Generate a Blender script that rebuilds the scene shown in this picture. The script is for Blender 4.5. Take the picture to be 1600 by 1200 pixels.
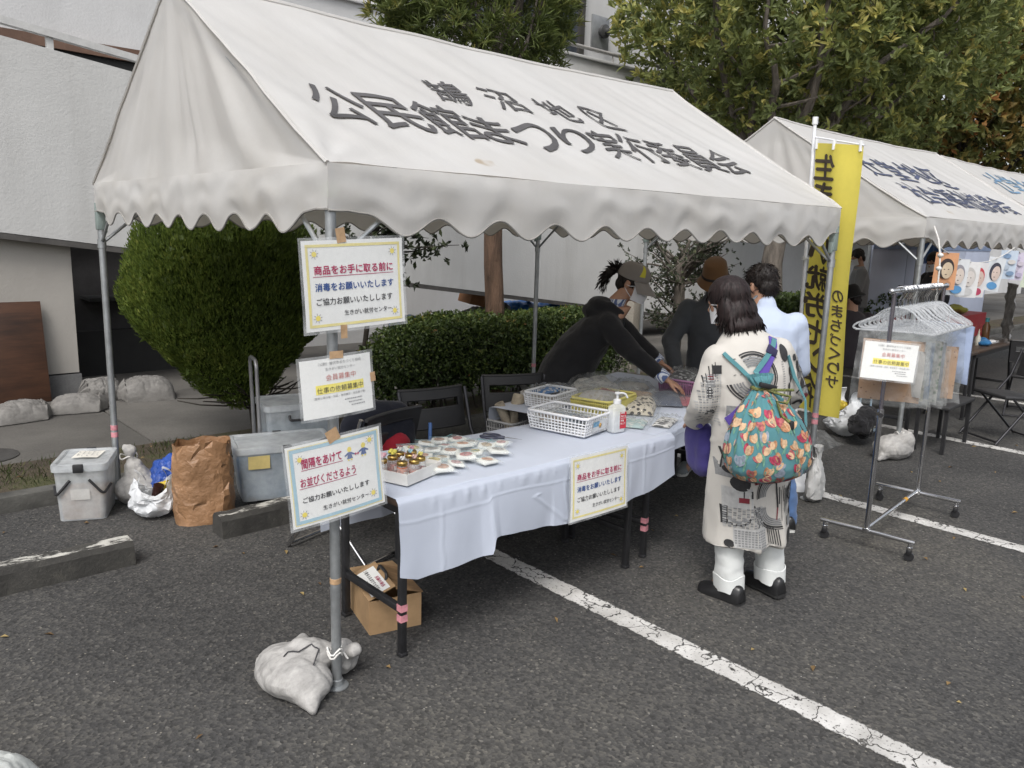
import bpy, bmesh, math, random
import numpy as np
from mathutils import Vector, Matrix, Euler, noise

for o in list(bpy.data.objects):
    bpy.data.objects.remove(o)
SC = bpy.context.scene
COL = SC.collection
R = math.radians

# ---------------------------------------------------------------- camera
cam_d = bpy.data.cameras.new('camera')
cam = bpy.data.objects.new('camera', cam_d); COL.objects.link(cam)
_r = Vector((0.7452734, -0.6661281, 0.0290004)); _u = Vector((0.1036765, 0.1587408, 0.9818618))
_r.normalize(); _b = _r.cross(_u).normalized(); _u = _b.cross(_r)
cam.matrix_world = Matrix(((_r.x, _u.x, _b.x, -1.36557), (_r.y, _u.y, _b.y, -2.46764), (_r.z, _u.z, _b.z, 1.73394), (0, 0, 0, 1)))
cam_d.sensor_fit = 'HORIZONTAL'; cam_d.sensor_width = 36; cam_d.lens = 27.83
cam_d.clip_start = .05; cam_d.clip_end = 400
SC.camera = cam

# ---------------------------------------------------------------- light
SUN_EL, SUN_AZ = R(52), R(236)           # azimuth clockwise from +Y
w = bpy.data.worlds.new('World'); SC.world = w; w.use_nodes = True
nt = w.node_tree; nt.nodes.clear()
sky = nt.nodes.new('ShaderNodeTexSky'); sky.sky_type = 'NISHITA'; sky.sun_disc = False
sky.sun_elevation = SUN_EL; sky.sun_rotation = SUN_AZ; sky.air_density = 1.0; sky.dust_density = 4.0; sky.ozone_density = 1.0
hsv = nt.nodes.new('ShaderNodeHueSaturation'); hsv.inputs['Saturation'].default_value = .30
bg = nt.nodes.new('ShaderNodeBackground'); bg.inputs[1].default_value = .15
out = nt.nodes.new('ShaderNodeOutputWorld')
nt.links.new(sky.outputs[0], hsv.inputs['Color']); nt.links.new(hsv.outputs[0], bg.inputs[0]); nt.links.new(bg.outputs[0], out.inputs[0])
sd = bpy.data.lights.new('sun', 'SUN'); sd.energy = 1.0; sd.angle = R(20); sd.color = (1, .965, .92)
so = bpy.data.objects.new('sun', sd); COL.objects.link(so)
_d = Vector((math.sin(SUN_AZ) * math.cos(SUN_EL), math.cos(SUN_AZ) * math.cos(SUN_EL), math.sin(SUN_EL)))
so.rotation_euler = _d.to_track_quat('Z', 'Y').to_euler()
SC.view_settings.view_transform = 'Standard'; SC.view_settings.look = 'None'
SC.view_settings.exposure = 0.56; SC.view_settings.gamma = 1.0
SC.view_settings.use_curve_mapping = False
SC.cycles.max_bounces = 8; SC.cycles.diffuse_bounces = 4; SC.cycles.transparent_max_bounces = 24
SC.cycles.transmission_bounces = 6; SC.cycles.glossy_bounces = 3; SC.cycles.caustics_reflective = False; SC.cycles.caustics_refractive = False
SC.cycles.use_denoising = True

random.seed(7); np.random.seed(7)
RNG = np.random.default_rng(11)

# ---------------------------------------------------------------- materials
MATS = {}
def new_mat(name):
    m = bpy.data.materials.new(name); m.use_nodes = True
    nt = m.node_tree; b = nt.nodes['Principled BSDF']
    return m, nt, b
def nd(nt, t, **kw):
    n = nt.nodes.new(t)
    for k, v in kw.items():
        if k in n.inputs.keys(): n.inputs[k].default_value = v
        else: setattr(n, k, v)
    return n
def rgba(c): return (c[0], c[1], c[2], 1)
def mul(c, k): return tuple(max(0, min(1, x * k)) for x in c[:3])
def ramp(nt, fac, stops):
    n = nt.nodes.new('ShaderNodeValToRGB'); e = n.color_ramp.elements
    while len(e) < len(stops): e.new(.5)
    for i, (p, c) in enumerate(stops):
        e[i].position = p; e[i].color = rgba(c) if len(c) == 3 else c
    nt.links.new(fac, n.inputs[0]); return n
def mixc(nt, fac, a, b, blend='MIX'):
    n = nt.nodes.new('ShaderNodeMix'); n.data_type = 'RGBA'; n.blend_type = blend
    for s, v in ((0, fac), (6, a), (7, b)):
        if isinstance(v, (int, float)): n.inputs[s].default_value = v
        elif isinstance(v, tuple): n.inputs[s].default_value = rgba(v)
        else: nt.links.new(v, n.inputs[s])
    return n.outputs[2]
def noise_n(nt, scale, detail=4, rough=.55, vec=None, dist=0):
    n = nd(nt, 'ShaderNodeTexNoise'); n.inputs['Scale'].default_value = scale; n.inputs['Detail'].default_value = detail
    n.inputs['Roughness'].default_value = rough; n.inputs['Distortion'].default_value = dist
    if vec is not None: nt.links.new(vec, n.inputs['Vector'])
    return n.outputs['Fac']
def objco(nt, scale=None):
    tc = nt.nodes.new('ShaderNodeTexCoord'); v = tc.outputs['Object']
    if scale is not None:
        mp = nt.nodes.new('ShaderNodeMapping'); mp.inputs['Scale'].default_value = scale
        nt.links.new(v, mp.inputs['Vector']); v = mp.outputs[0]
    return v
def bump(nt, b, h, strength, dist=.01, prev=None):
    n = nd(nt, 'ShaderNodeBump'); n.inputs['Strength'].default_value = strength; n.inputs['Distance'].default_value = dist
    nt.links.new(h, n.inputs['Height'])
    if prev is not None: nt.links.new(prev, n.inputs['Normal'])
    nt.links.new(n.outputs[0], b.inputs['Normal']); return n.outputs[0]
def mat(name, col, rough=.6, var=.12, scale=6, bmp=0, bscale=60, bdist=.004, metal=0, spec=.5, col2=None, trans=0, alpha=1, stretch=None, sss=0, coat=0):
    """Principled material whose colour wanders with two scales of noise (dirt, fading, wear)"""
    if name in MATS: return MATS[name]
    m, nt, b = new_mat(name); v = objco(nt, stretch)
    n1 = noise_n(nt, scale, 5, .6, v); c2 = col2 or mul(col, 1 - var * 2)
    r = ramp(nt, n1, [(.3, c2), (.62, mul(col, 1 + var * .3))])
    n2 = noise_n(nt, scale * 9, 3, .6, v)
    r2 = ramp(nt, n2, [(.3, (1 - var * .6,) * 3), (.7, (1, 1, 1))])
    c = mixc(nt, 1.0, r.outputs[0], r2.outputs[0], 'MULTIPLY')
    nt.links.new(c, b.inputs['Base Color'])
    rr = nd(nt, 'ShaderNodeMapRange'); rr.inputs['To Min'].default_value = max(.03, rough - .08); rr.inputs['To Max'].default_value = min(1, rough + .1)
    nt.links.new(n1, rr.inputs[0]); nt.links.new(rr.outputs[0], b.inputs['Roughness'])
    b.inputs['Metallic'].default_value = metal; b.inputs['Specular IOR Level'].default_value = spec
    b.inputs['Transmission Weight'].default_value = trans; b.inputs['Alpha'].default_value = alpha
    if sss: b.inputs['Subsurface Weight'].default_value = sss; b.inputs['Subsurface Radius'].default_value = (.02, .01, .006)
    if coat: b.inputs['Coat Weight'].default_value = coat
    if bmp: bump(nt, b, noise_n(nt, bscale, 4, .6, v), bmp, bdist)
    MATS[name] = m; return m
def cloth(name, col, var=.1, transl=0.0, weave=900, tint=None, scale=3, bmp=.25, rough=.9):
    """woven cloth: fine thread bump, soft fading, optional light coming through"""
    if name in MATS: return MATS[name]
    m, nt, b = new_mat(name); v = objco(nt)
    n1 = noise_n(nt, scale, 5, .6, v)
    r = ramp(nt, n1, [(.3, mul(col, 1 - var)), (.65, mul(col, 1 + var * .3))])
    nt.links.new(r.outputs[0], b.inputs['Base Color']); b.inputs['Roughness'].default_value = rough
    b.inputs['Specular IOR Level'].default_value = .2; b.inputs['Sheen Weight'].default_value = .15
    h = noise_n(nt, weave * .25, 2, .5, v); h2 = noise_n(nt, 34, 4, .6, v)
    p = bump(nt, b, h, bmp * .5, .001); bump(nt, b, h2, bmp, .006, p)
    if transl:
        t = nd(nt, 'ShaderNodeBsdfTranslucent'); t.inputs[0].default_value = rgba(tint or col)
        mx = nd(nt, 'ShaderNodeMixShader'); mx.inputs[0].default_value = transl
        o = nt.nodes['Material Output']
        nt.links.new(b.outputs[0], mx.inputs[1]); nt.links.new(t.outputs[0], mx.inputs[2]); nt.links.new(mx.outputs[0], o.inputs[0])
    MATS[name] = m; return m
def clear_plastic(name, col=(.9, .93, .95), opac=.35, rough=.15, wrinkle=0.0):
    """thin polythene / polypropylene: mostly see-through sheet with a glossy skin"""
    if name in MATS: return MATS[name]
    m, nt, b = new_mat(name); v = objco(nt)
    b.inputs['Base Color'].default_value = rgba(col); b.inputs['Roughness'].default_value = rough
    tr = nd(nt, 'ShaderNodeBsdfTransparent'); tr.inputs[0].default_value = rgba(tuple(.78 + .21 * x for x in col))
    mx = nd(nt, 'ShaderNodeMixShader'); o = nt.nodes['Material Output']
    n1 = noise_n(nt, 9, 4, .6, v)
    rr = nd(nt, 'ShaderNodeMapRange'); rr.inputs['From Min'].default_value = .3; rr.inputs['From Max'].default_value = .7
    rr.inputs['To Min'].default_value = max(.02, opac - min(.12, opac * .8)); rr.inputs['To Max'].default_value = min(1, opac + min(.12, opac))
    nt.links.new(n1, rr.inputs[0]); nt.links.new(rr.outputs[0], mx.inputs[0])
    nt.links.new(tr.outputs[0], mx.inputs[1]); nt.links.new(b.outputs[0], mx.inputs[2]); nt.links.new(mx.outputs[0], o.inputs[0])
    if wrinkle:
        vo = nd(nt, 'ShaderNodeTexVoronoi'); vo.inputs['Scale'].default_value = 26; vo.feature = 'SMOOTH_F1'; nt.links.new(v, vo.inputs['Vector'])
        bump(nt, b, vo.outputs['Distance'], wrinkle, .02)
    MATS[name] = m; return m
def leafmat(name, stops, transl=.3, rough=.5, spec=.35):
    """leaf colour comes from a per-leaf attribute, random plus any painted shade"""
    if name in MATS: return MATS[name]
    m, nt, b = new_mat(name)
    a = nd(nt, 'ShaderNodeAttribute'); a.attribute_name = 'tint'
    r = ramp(nt, a.outputs['Fac'], stops)
    nt.links.new(r.outputs[0], b.inputs['Base Color']); b.inputs['Roughness'].default_value = rough; b.inputs['Specular IOR Level'].default_value = spec
    t = nd(nt, 'ShaderNodeBsdfTranslucent'); nt.links.new(r.outputs[0], t.inputs[0])
    mx = nd(nt, 'ShaderNodeMixShader'); mx.inputs[0].default_value = transl; o = nt.nodes['Material Output']
    nt.links.new(b.outputs[0], mx.inputs[1]); nt.links.new(t.outputs[0], mx.inputs[2]); nt.links.new(mx.outputs[0], o.inputs[0])
    MATS[name] = m; return m

# ---------------------------------------------------------------- mesh helpers
def frame_from(d):
    d = Vector(d).normalized()
    a = Vector((0, 0, 1)) if abs(d.z) < .9 else Vector((1, 0, 0))
    x = d.cross(a).normalized(); y = d.cross(x).normalized()
    return x, y, d
class MB:
    def __init__(s): s.v = []; s.f = []; s.m = []; s.sm = []
    def add(s, vs, fs, mi=0, smooth=True, M=None):
        b = len(s.v)
        for p in vs:
            p = Vector(p); s.v.append(tuple(M @ p) if M else tuple(p))
        for f in fs:
            s.f.append(tuple(i + b for i in f)); s.m.append(mi); s.sm.append(smooth)
        return s
    def bm(s, bm, mi=0, smooth=False, M=None):
        bm.verts.index_update()
        s.add([v.co for v in bm.verts], [[v.index for v in f.verts] for f in bm.faces], mi, smooth, M); bm.free(); return s
    def box(s, c, size, rot=(0, 0, 0), bev=0, mi=0, seg=2, taper=1.0):
        bm = bmesh.new(); bmesh.ops.create_cube(bm, size=1)
        for v in bm.verts:
            k = taper if v.co.z < 0 else 1
            v.co = Vector((v.co.x * size[0] * k, v.co.y * size[1] * k, v.co.z * size[2]))
        if bev: bmesh.ops.bevel(bm, geom=list(bm.edges), offset=min(bev, min(size) * .49), segments=seg, affect='EDGES', profile=.5)
        M = Matrix.Translation(Vector(c)) @ Euler(rot).to_matrix().to_4x4()
        return s.bm(bm, mi, bool(bev), M)
    def tube(s, pts, r, seg=10, cap=True, mi=0, closed=False, ry=None):
        pts = [Vector(p) for p in pts]; n = len(pts)
        rs = r if isinstance(r, (list, tuple)) else [r] * n
        vs = []; fs = []; px = None
        for i, p in enumerate(pts):
            if closed: d = pts[(i + 1) % n] - pts[i - 1]
            else: d = pts[min(i + 1, n - 1)] - pts[max(i - 1, 0)]
            if d.length < 1e-9: d = Vector((0, 0, 1))
            d.normalize()
            if px is None: x, y, _ = frame_from(d)
            else:
                x = px - d * px.dot(d)
                if x.length < 1e-6: x, y, _ = frame_from(d)
                x.normalize(); y = d.cross(x)
            px = x
            for k in range(seg):
                a = 2 * math.pi * k / seg
                vs.append(p + (x * math.cos(a) + y * math.sin(a) * (ry or 1)) * rs[i])
        m = n if closed else n - 1
        for i in range(m):
            j = (i + 1) % n
            for k in range(seg):
                l = (k + 1) % seg
                fs.append((i * seg + k, i * seg + l, j * seg + l, j * seg + k))
        if cap and not closed:
            fs.append(tuple(range(seg - 1, -1, -1))); fs.append(tuple((n - 1) * seg + k for k in range(seg)))
        return s.add(vs, fs, mi, True)
    def lathe(s, prof, c=(0, 0, 0), seg=20, mi=0, axis=(0, 0, 1), cap=True):
        x, y, d = frame_from(axis); c = Vector(c); vs = []; fs = []
        for (r, z) in prof:
            for k in range(seg):
                a = 2 * math.pi * k / seg
                vs.append(c + d * z + (x * math.cos(a) + y * math.sin(a)) * r)
        n = len(prof)
        for i in range(n - 1):
            for k in range(seg):
                l = (k + 1) % seg
                fs.append((i * seg + k, (i + 1) * seg + k, (i + 1) * seg + l, i * seg + l))
        if cap:
            fs.append(tuple(range(seg))); fs.append(tuple((n - 1) * seg + k for k in range(seg - 1, -1, -1)))
        return s.add(vs, fs, mi, True)
    def loft(s, rings, cap=True, mi=0, closed=True):
        n = len(rings); k = len(rings[0]); vs = [p for r in rings for p in r]; fs = []
        for i in range(n - 1):
            for j in range(k if closed else k - 1):
                l = (j + 1) % k
                fs.append((i * k + j, i * k + l, (i + 1) * k + l, (i + 1) * k + j))
        if cap and closed:
            fs.append(tuple(range(k - 1, -1, -1))); fs.append(tuple((n - 1) * k + j for j in range(k)))
        return s.add(vs, fs, mi, True)
    def grid(s, fn, nu, nv, mi=0, smooth=True):
        vs = [fn(i / nu, j / nv) for j in range(nv + 1) for i in range(nu + 1)]
        fs = [(j * (nu + 1) + i, j * (nu + 1) + i + 1, (j + 1) * (nu + 1) + i + 1, (j + 1) * (nu + 1) + i) for j in range(nv) for i in range(nu)]
        return s.add(vs, fs, mi, smooth)
    def ball(s, c, r, seg=16, rings=10, mi=0, M=None):
        if not isinstance(r, (tuple, list)): r = (r, r, r)
        vs = []; fs = []; c = Vector(c)
        for i in range(rings + 1):
            t = math.pi * i / rings
            for k in range(seg):
                a = 2 * math.pi * k / seg
                p = Vector((r[0] * math.sin(t) * math.cos(a), r[1] * math.sin(t) * math.sin(a), r[2] * math.cos(t)))
                vs.append(c + (M @ p if M else p))
        for i in range(rings):
            for k in range(seg):
                l = (k + 1) % seg
                fs.append((i * seg + k, (i + 1) * seg + k, (i + 1) * seg + l, i * seg + l))
        return s.add(vs, fs, mi, True)
    def facets(s, fn, nu, nv, jit, seed, mi=0, wrap=False, smooth=False):
        """crumpled sheet: a coarse jittered triangle net, so that it creases in flat facets"""
        r = random.Random(seed); vs = []; fs = []
        J = [[(r.uniform(-.35, .35), r.uniform(-.35, .35), r.uniform(-1, 1)) for i in range(nu + 1)] for j in range(nv + 1)]
        for j in range(nv + 1):
            for i in range(nu + 1):
                ii = i % nu if wrap else i; a, b, c = J[j][ii]
                if not wrap and i in (0, nu): a = 0
                if j in (0, nv): b = 0
                u, v = (i + a) / nu, (j + b) / nv; p = Vector(fn(u, v)); e = 1e-3
                n = (Vector(fn(u + e, v)) - p).cross(Vector(fn(u, min(1, v + e)) if v + e <= 1 else fn(u, v - e)) - p)
                n = n.normalized() if n.length > 1e-12 else Vector((0, 0, 1)); vs.append(p + n * c * jit)
        for j in range(nv):
            for i in range(nu):
                q = (j * (nu + 1) + i, j * (nu + 1) + i + 1, (j + 1) * (nu + 1) + i + 1, (j + 1) * (nu + 1) + i)
                fs += [(q[0], q[1], q[2]), (q[0], q[2], q[3])] if r.random() < .5 else [(q[0], q[1], q[3]), (q[1], q[2], q[3])]
        return s.add(vs, fs, mi, smooth)
    def build(s, name, mats, parent=None, auto=40):
        me = bpy.data.meshes.new(name); me.from_pydata(s.v, [], s.f)
        if not isinstance(mats, (list, tuple)): mats = [mats]
        for m in mats: me.materials.append(m)
        me.polygons.foreach_set('material_index', s.m); me.polygons.foreach_set('use_smooth', s.sm)
        me.validate(clean_customdata=False)
        bm = bmesh.new(); bm.from_mesh(me); bmesh.ops.remove_doubles(bm, verts=bm.verts, dist=1e-6); bmesh.ops.recalc_face_normals(bm, faces=bm.faces); bm.to_mesh(me); bm.free()
        if auto: me.set_sharp_from_angle(angle=R(auto))
        me.update()
        o = bpy.data.objects.new(name, me); COL.objects.link(o)
        if parent: o.parent = parent
        return o
def fillet(pts, r, n=5):
    """round the inner corners of a polyline"""
    pts = [Vector(p) for p in pts]; out = [pts[0]]
    for a, b, c in zip(pts, pts[1:], pts[2:]):
        d1 = (a - b); d2 = (c - b); l = min(r, d1.length * .45, d2.length * .45)
        p1 = b + d1.normalized() * l; p2 = b + d2.normalized() * l
        for i in range(n + 1):
            t = i / n; out.append(p1 * (1 - t) ** 2 + b * 2 * t * (1 - t) + p2 * t * t)
    out.append(pts[-1]); return out
def tag(o, label=None, cat=None, group=None, kind=None):
    if label: o['label'] = label
    if cat: o['category'] = cat
    if group: o['group'] = group
    if kind: o['kind'] = kind
    return o
def thing(name, label, cat, loc=(0, 0, 0), rz=0, group=None):
    o = bpy.data.objects.new(name, None); o.empty_display_size = .1; COL.objects.link(o)
    o.location = loc; o.rotation_euler = (0, 0, rz)
    return tag(o, label, cat, group)
def copy_tree(o, parent=None):
    c = o.copy(); COL.objects.link(c)
    if parent: c.parent = parent
    for ch in list(o.children): copy_tree(ch, c)
    return c
def fbm(p, s, o=3):
    p = Vector(p) * s; t = 0; a = 1
    for i in range(o): t += a * noise.noise(p); p = p * 2.03 + Vector((7.1, 3.3, 1.7)); a *= .5
    return t
TXT = {}
def text2d(s, bold=0.0):
    """flat triangulated lettering, cap height about 1; returns verts (x,y), faces, width"""
    k = (s, bold)
    if k in TXT: return TXT[k]
    cu = bpy.data.curves.new('tx', 'FONT'); cu.body = s; cu.size = 1; cu.offset = bold; cu.resolution_u = 4
    o = bpy.data.objects.new('tx', cu); COL.objects.link(o)
    me = bpy.data.meshes.new_from_object(o.evaluated_get(bpy.context.evaluated_depsgraph_get()))
    vs = [(v.co.x, v.co.y) for v in me.vertices]; fs = [tuple(p.vertices) for p in me.polygons]
    bpy.data.objects.remove(o); bpy.data.curves.remove(cu); bpy.data.meshes.remove(me)
    xs = [v[0] for v in vs]; ys = [v[1] for v in vs]
    x0, y0, x1, y1 = min(xs), min(ys), max(xs), max(ys)
    TXT[k] = ([(x - x0, y - y0) for x, y in vs], fs, x1 - x0, y1 - y0); return TXT[k]
def put_text(mb, s, fn, x, y, w=None, h=None, bold=0.0, mi=0, sub=0, align='l', tf=None, lift=.0003):
    """letters s in the box x,y,w,h of a 2-d surface; fn(x,y,l)->Vector, l lifts off the surface. bold strikes the
    letters several times slightly apart, each strike a hair above the last. tf bends the letters in the plane"""
    vs, fs, tw, th = text2d(s, 0.0)
    if w is None: sx = sy = h / th
    elif h is None: sx = sy = w / tw
    else: sx = w / tw; sy = h / th
    ox = x if align == 'l' else (x - tw * sx / 2 if align == 'c' else x - tw * sx)
    bm = bmesh.new(); bv = [bm.verts.new((a, b, 0)) for a, b in vs]
    for f in fs:
        try: bm.faces.new([bv[i] for i in f])
        except ValueError: pass
    if sub:
        for _ in range(3):
            es = [e for e in bm.edges if e.calc_length() * max(sx, sy) > sub]
            if not es: break
            bmesh.ops.subdivide_edges(bm, edges=es, cuts=1)
            bmesh.ops.triangulate(bm, faces=bm.faces)
    bm.verts.index_update()
    st = [(0, 0)] if bold <= 0 else [(-bold, 0), (bold, 0), (0, bold), (0, -bold)]
    for k, (da, db) in enumerate(st):
        out = []
        for v in bm.verts:
            a, b = (v.co.x + da) * sx, (v.co.y + db) * sy
            if tf: a, b = tf(a, b)
            out.append(fn(ox + a, y + b, lift * k))
        mb.add(out, [[v.index for v in f.verts] for f in bm.faces], mi, False)
    bm.free()
    return tw * sx

# ---- bodies and other soft closed shapes: overlapping tapered shapes grown into one continuous skin
def capsule(mb, a, b, ra, rb, seg=14, flat=None):
    """tapered limb from a to b with round ends; flat=(axis, factor) squashes it along an axis"""
    a = Vector(a); b = Vector(b); d = b - a; L = d.length
    if L < 1e-6: mb.ball(a, ra, seg, 8); return
    x, y, d = frame_from(d); rings = []
    prof = []
    for i in range(5): t = math.pi / 2 * i / 5; prof.append((-math.cos(t) * ra, math.sin(t) * ra))
    prof += [(0, ra), (L, rb)]
    for i in range(1, 6): t = math.pi / 2 * i / 5; prof.append((L + math.sin(t) * rb, math.cos(t) * rb))
    vs = []
    for z, r in prof:
        for k in range(seg):
            an = 2 * math.pi * k / seg
            o = (x * math.cos(an) + y * math.sin(an)) * max(r, .0005)
            if flat: f = Vector(flat[0]).normalized(); o = o - f * o.dot(f) * (1 - flat[1])
            vs.append(a + d * z + o)
    n = len(prof); fs = []
    for i in range(n - 1):
        for k in range(seg):
            l = (k + 1) % seg; fs.append((i * seg + k, i * seg + l, (i + 1) * seg + l, (i + 1) * seg + k))
    fs.append(tuple(range(seg - 1, -1, -1))); fs.append(tuple((n - 1) * seg + k for k in range(seg)))
    mb.add(vs, fs)
def chain(mb, pts, rs, flat=None):
    for a, b, ra, rb in zip(pts, pts[1:], rs, rs[1:]): capsule(mb, a, b, ra, rb, flat=flat)
def skin(mb, name, mats, parent=None, voxel=.012, smooth=6, fn=None, mfn=None, sub=False):
    """remesh the overlapping shapes into ONE surface, smooth it, then displace with fn(co, normal)->co"""
    me = bpy.data.meshes.new('t'); me.from_pydata(mb.v, [], mb.f); me.validate()
    bm = bmesh.new(); bm.from_mesh(me); bmesh.ops.remove_doubles(bm, verts=bm.verts, dist=1e-6); bmesh.ops.recalc_face_normals(bm, faces=bm.faces); bm.to_mesh(me); bm.free()
    o = bpy.data.objects.new('t', me); COL.objects.link(o)
    md = o.modifiers.new('r', 'REMESH'); md.mode = 'VOXEL'; md.voxel_size = voxel
    if smooth:
        ms = o.modifiers.new('s', 'SMOOTH'); ms.factor = .5; ms.iterations = smooth
    if sub:
        su = o.modifiers.new('u', 'SUBSURF'); su.levels = 1
    res = bpy.data.meshes.new_from_object(o.evaluated_get(bpy.context.evaluated_depsgraph_get()))
    bpy.data.objects.remove(o); bpy.data.meshes.remove(me)
    res.name = name
    if fn:
        ns = [v.normal.copy() for v in res.vertices]
        for v, n in zip(res.vertices, ns): v.co = fn(v.co.copy(), n)
    if not isinstance(mats, (list, tuple)): mats = [mats]
    for m in mats: res.materials.append(m)
    res.polygons.foreach_set('use_smooth', [True] * len(res.polygons))
    if mfn:
        for p in res.polygons: p.material_index = mfn(p.center, p.normal)
    res.update()
    ob = bpy.data.objects.new(name, res); COL.objects.link(ob)
    if parent: ob.parent = parent
    return ob

# ---- foliage: many leaf-sized faces, each with its own tint, random plus any painted shade
def leaves(name, mat_, P, D, N, L, W, tint, parent=None, fold=.25, curve=.15):
    """P base points, D directions, N normals (n,3); L,W lengths and widths (n,)"""
    n = len(P); D = D / np.linalg.norm(D, axis=1, keepdims=True)
    S = np.cross(D, N); S /= np.maximum(np.linalg.norm(S, axis=1, keepdims=True), 1e-6); U = np.cross(S, D)
    L = np.asarray(L)[:, None]; W = np.asarray(W)[:, None]
    m = P + D * L * .5 + U * L * curve * .5
    V = np.stack([P, m + S * W * .5 + U * W * fold, P + D * L, m - S * W * .5 + U * W * fold], 1).reshape(-1, 3)
    me = bpy.data.meshes.new(name); me.vertices.add(4 * n); me.vertices.foreach_set('co', V.astype(np.float32).ravel())
    b = (np.arange(n) * 4)[:, None]
    F = np.concatenate([b + np.array([[0, 1, 2]]), b + np.array([[0, 2, 3]])], 1).reshape(-1)
    me.loops.add(6 * n); me.loops.foreach_set('vertex_index', F.astype(np.int32))
    me.polygons.add(2 * n); me.polygons.foreach_set('loop_start', np.arange(0, 6 * n, 3, dtype=np.int32)); me.polygons.foreach_set('loop_total', np.full(2 * n, 3, dtype=np.int32))
    me.update(calc_edges=True)
    a = me.attributes.new('tint', 'FLOAT', 'POINT'); a.data.foreach_set('value', np.repeat(np.clip(tint, 0, 1), 4).astype(np.float32))
    me.materials.append(mat_)
    o = bpy.data.objects.new(name, me); COL.objects.link(o)
    if parent: o.parent = parent
    return o
def unit(n):
    v = RNG.normal(size=(n, 3)); return v / np.linalg.norm(v, axis=1, keepdims=True)
# ================================================================ SETTING
GZ = .08                                            # level of the planting strip and the walk
def asphalt_mat():
    m, nt, b = new_mat('asphalt'); v = objco(nt)
    big = noise_n(nt, .42, 6, .65, v); base = ramp(nt, big, [(.30, (.043, .043, .0435)), (.50, (.070, .069, .068)), (.66, (.090, .087, .081)), (.80, (.108, .100, .088))])
    vo = nd(nt, 'ShaderNodeTexVoronoi'); vo.inputs['Scale'].default_value = 85; nt.links.new(v, vo.inputs['Vector'])
    st = ramp(nt, vo.outputs['Color'], [(.0, (.45, .45, .45)), (.55, (.9, .9, .9)), (.82, (1.25, 1.22, 1.15)), (1, (2.0, 1.95, 1.85))])
    c = mixc(nt, 1, base.outputs[0], st.outputs[0], 'MULTIPLY')
    vs = nd(nt, 'ShaderNodeTexVoronoi'); vs.inputs['Scale'].default_value = 34; nt.links.new(v, vs.inputs['Vector'])
    lt = ramp(nt, vs.outputs['Distance'], [(.10, (1, 1, 1)), (.17, (0, 0, 0))])
    pk = nd(nt, 'ShaderNodeSeparateColor'); nt.links.new(vs.outputs['Color'], pk.inputs[0])
    sel = ramp(nt, pk.outputs[0], [(.80, (0, 0, 0)), (.86, (1, 1, 1))])
    f = mixc(nt, 1, lt.outputs[0], sel.outputs[0], 'MULTIPLY')
    c = mixc(nt, f, c, (.21, .195, .165))
    vw = nd(nt, 'ShaderNodeTexVoronoi'); vw.inputs['Scale'].default_value = 15; nt.links.new(v, vw.inputs['Vector'])
    lw = ramp(nt, vw.outputs['Distance'], [(.035, (1, 1, 1)), (.055, (0, 0, 0))])
    c = mixc(nt, lw.outputs[0], c, (.32, .31, .29))
    nt.links.new(c, b.inputs['Base Color']); b.inputs['Roughness'].default_value = .9; b.inputs['Specular IOR Level'].default_value = .25
    h = mixc(nt, .5, vo.outputs['Distance'], vs.outputs['Distance'])
    p = bump(nt, b, h, .9, .006); bump(nt, b, noise_n(nt, 8, 5, .6, v), .25, .02, p); return m
def paint_mat():
    m, nt, b = new_mat('road_paint'); v = objco(nt)
    n = noise_n(nt, 14, 6, .65, v); vo = nd(nt, 'ShaderNodeTexVoronoi', feature='DISTANCE_TO_EDGE'); vo.inputs['Scale'].default_value = 6.5
    vd = nd(nt, 'ShaderNodeVectorMath', operation='ADD'); nz = nd(nt, 'ShaderNodeTexNoise'); nz.inputs['Scale'].default_value = 9; nz.inputs['Detail'].default_value = 4
    sc = nd(nt, 'ShaderNodeVectorMath', operation='SCALE'); sc.inputs['Scale'].default_value = .16
    nt.links.new(v, nz.inputs['Vector']); nt.links.new(nz.outputs['Color'], sc.inputs[0]); nt.links.new(v, vd.inputs[0]); nt.links.new(sc.outputs[0], vd.inputs[1]); nt.links.new(vd.outputs[0], vo.inputs['Vector'])
    crack = ramp(nt, vo.outputs['Distance'], [(.008, (0, 0, 0)), (.026, (1, 1, 1))])
    wear = ramp(nt, n, [(.36, (0, 0, 0)), (.40, (1, 1, 1))])
    fine = ramp(nt, noise_n(nt, 75, 3, .6, v), [(.33, (0, 0, 0)), (.4, (1, 1, 1))])
    a = mixc(nt, 1, crack.outputs[0], wear.outputs[0], 'MULTIPLY'); a = mixc(nt, 1, a, fine.outputs[0], 'MULTIPLY')
    # ragged sides
    sp = nd(nt, 'ShaderNodeSeparateXYZ'); nt.links.new(v, sp.inputs[0])
    ab = nd(nt, 'ShaderNodeMath', operation='ABSOLUTE'); nt.links.new(sp.outputs[0], ab.inputs[0])
    ad = nd(nt, 'ShaderNodeMath', operation='MULTIPLY_ADD'); nt.links.new(noise_n(nt, 22, 4, .7, v), ad.inputs[0]); ad.inputs[1].default_value = .05; nt.links.new(ab.outputs[0], ad.inputs[2])
    ed = ramp(nt, ad.outputs[0], [(.083, (1, 1, 1)), (.09, (0, 0, 0))]); a = mixc(nt, 1, a, ed.outputs[0], 'MULTIPLY')
    col = ramp(nt, noise_n(nt, 5, 5, .6, v), [(.3, (.36, .35, .33)), (.65, (.62, .61, .59))])
    nt.links.new(col.outputs[0], b.inputs['Base Color']); b.inputs['Roughness'].default_value = .75
    nt.links.new(a, b.inputs['Alpha']); bump(nt, b, n, .3, .004); return m
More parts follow.
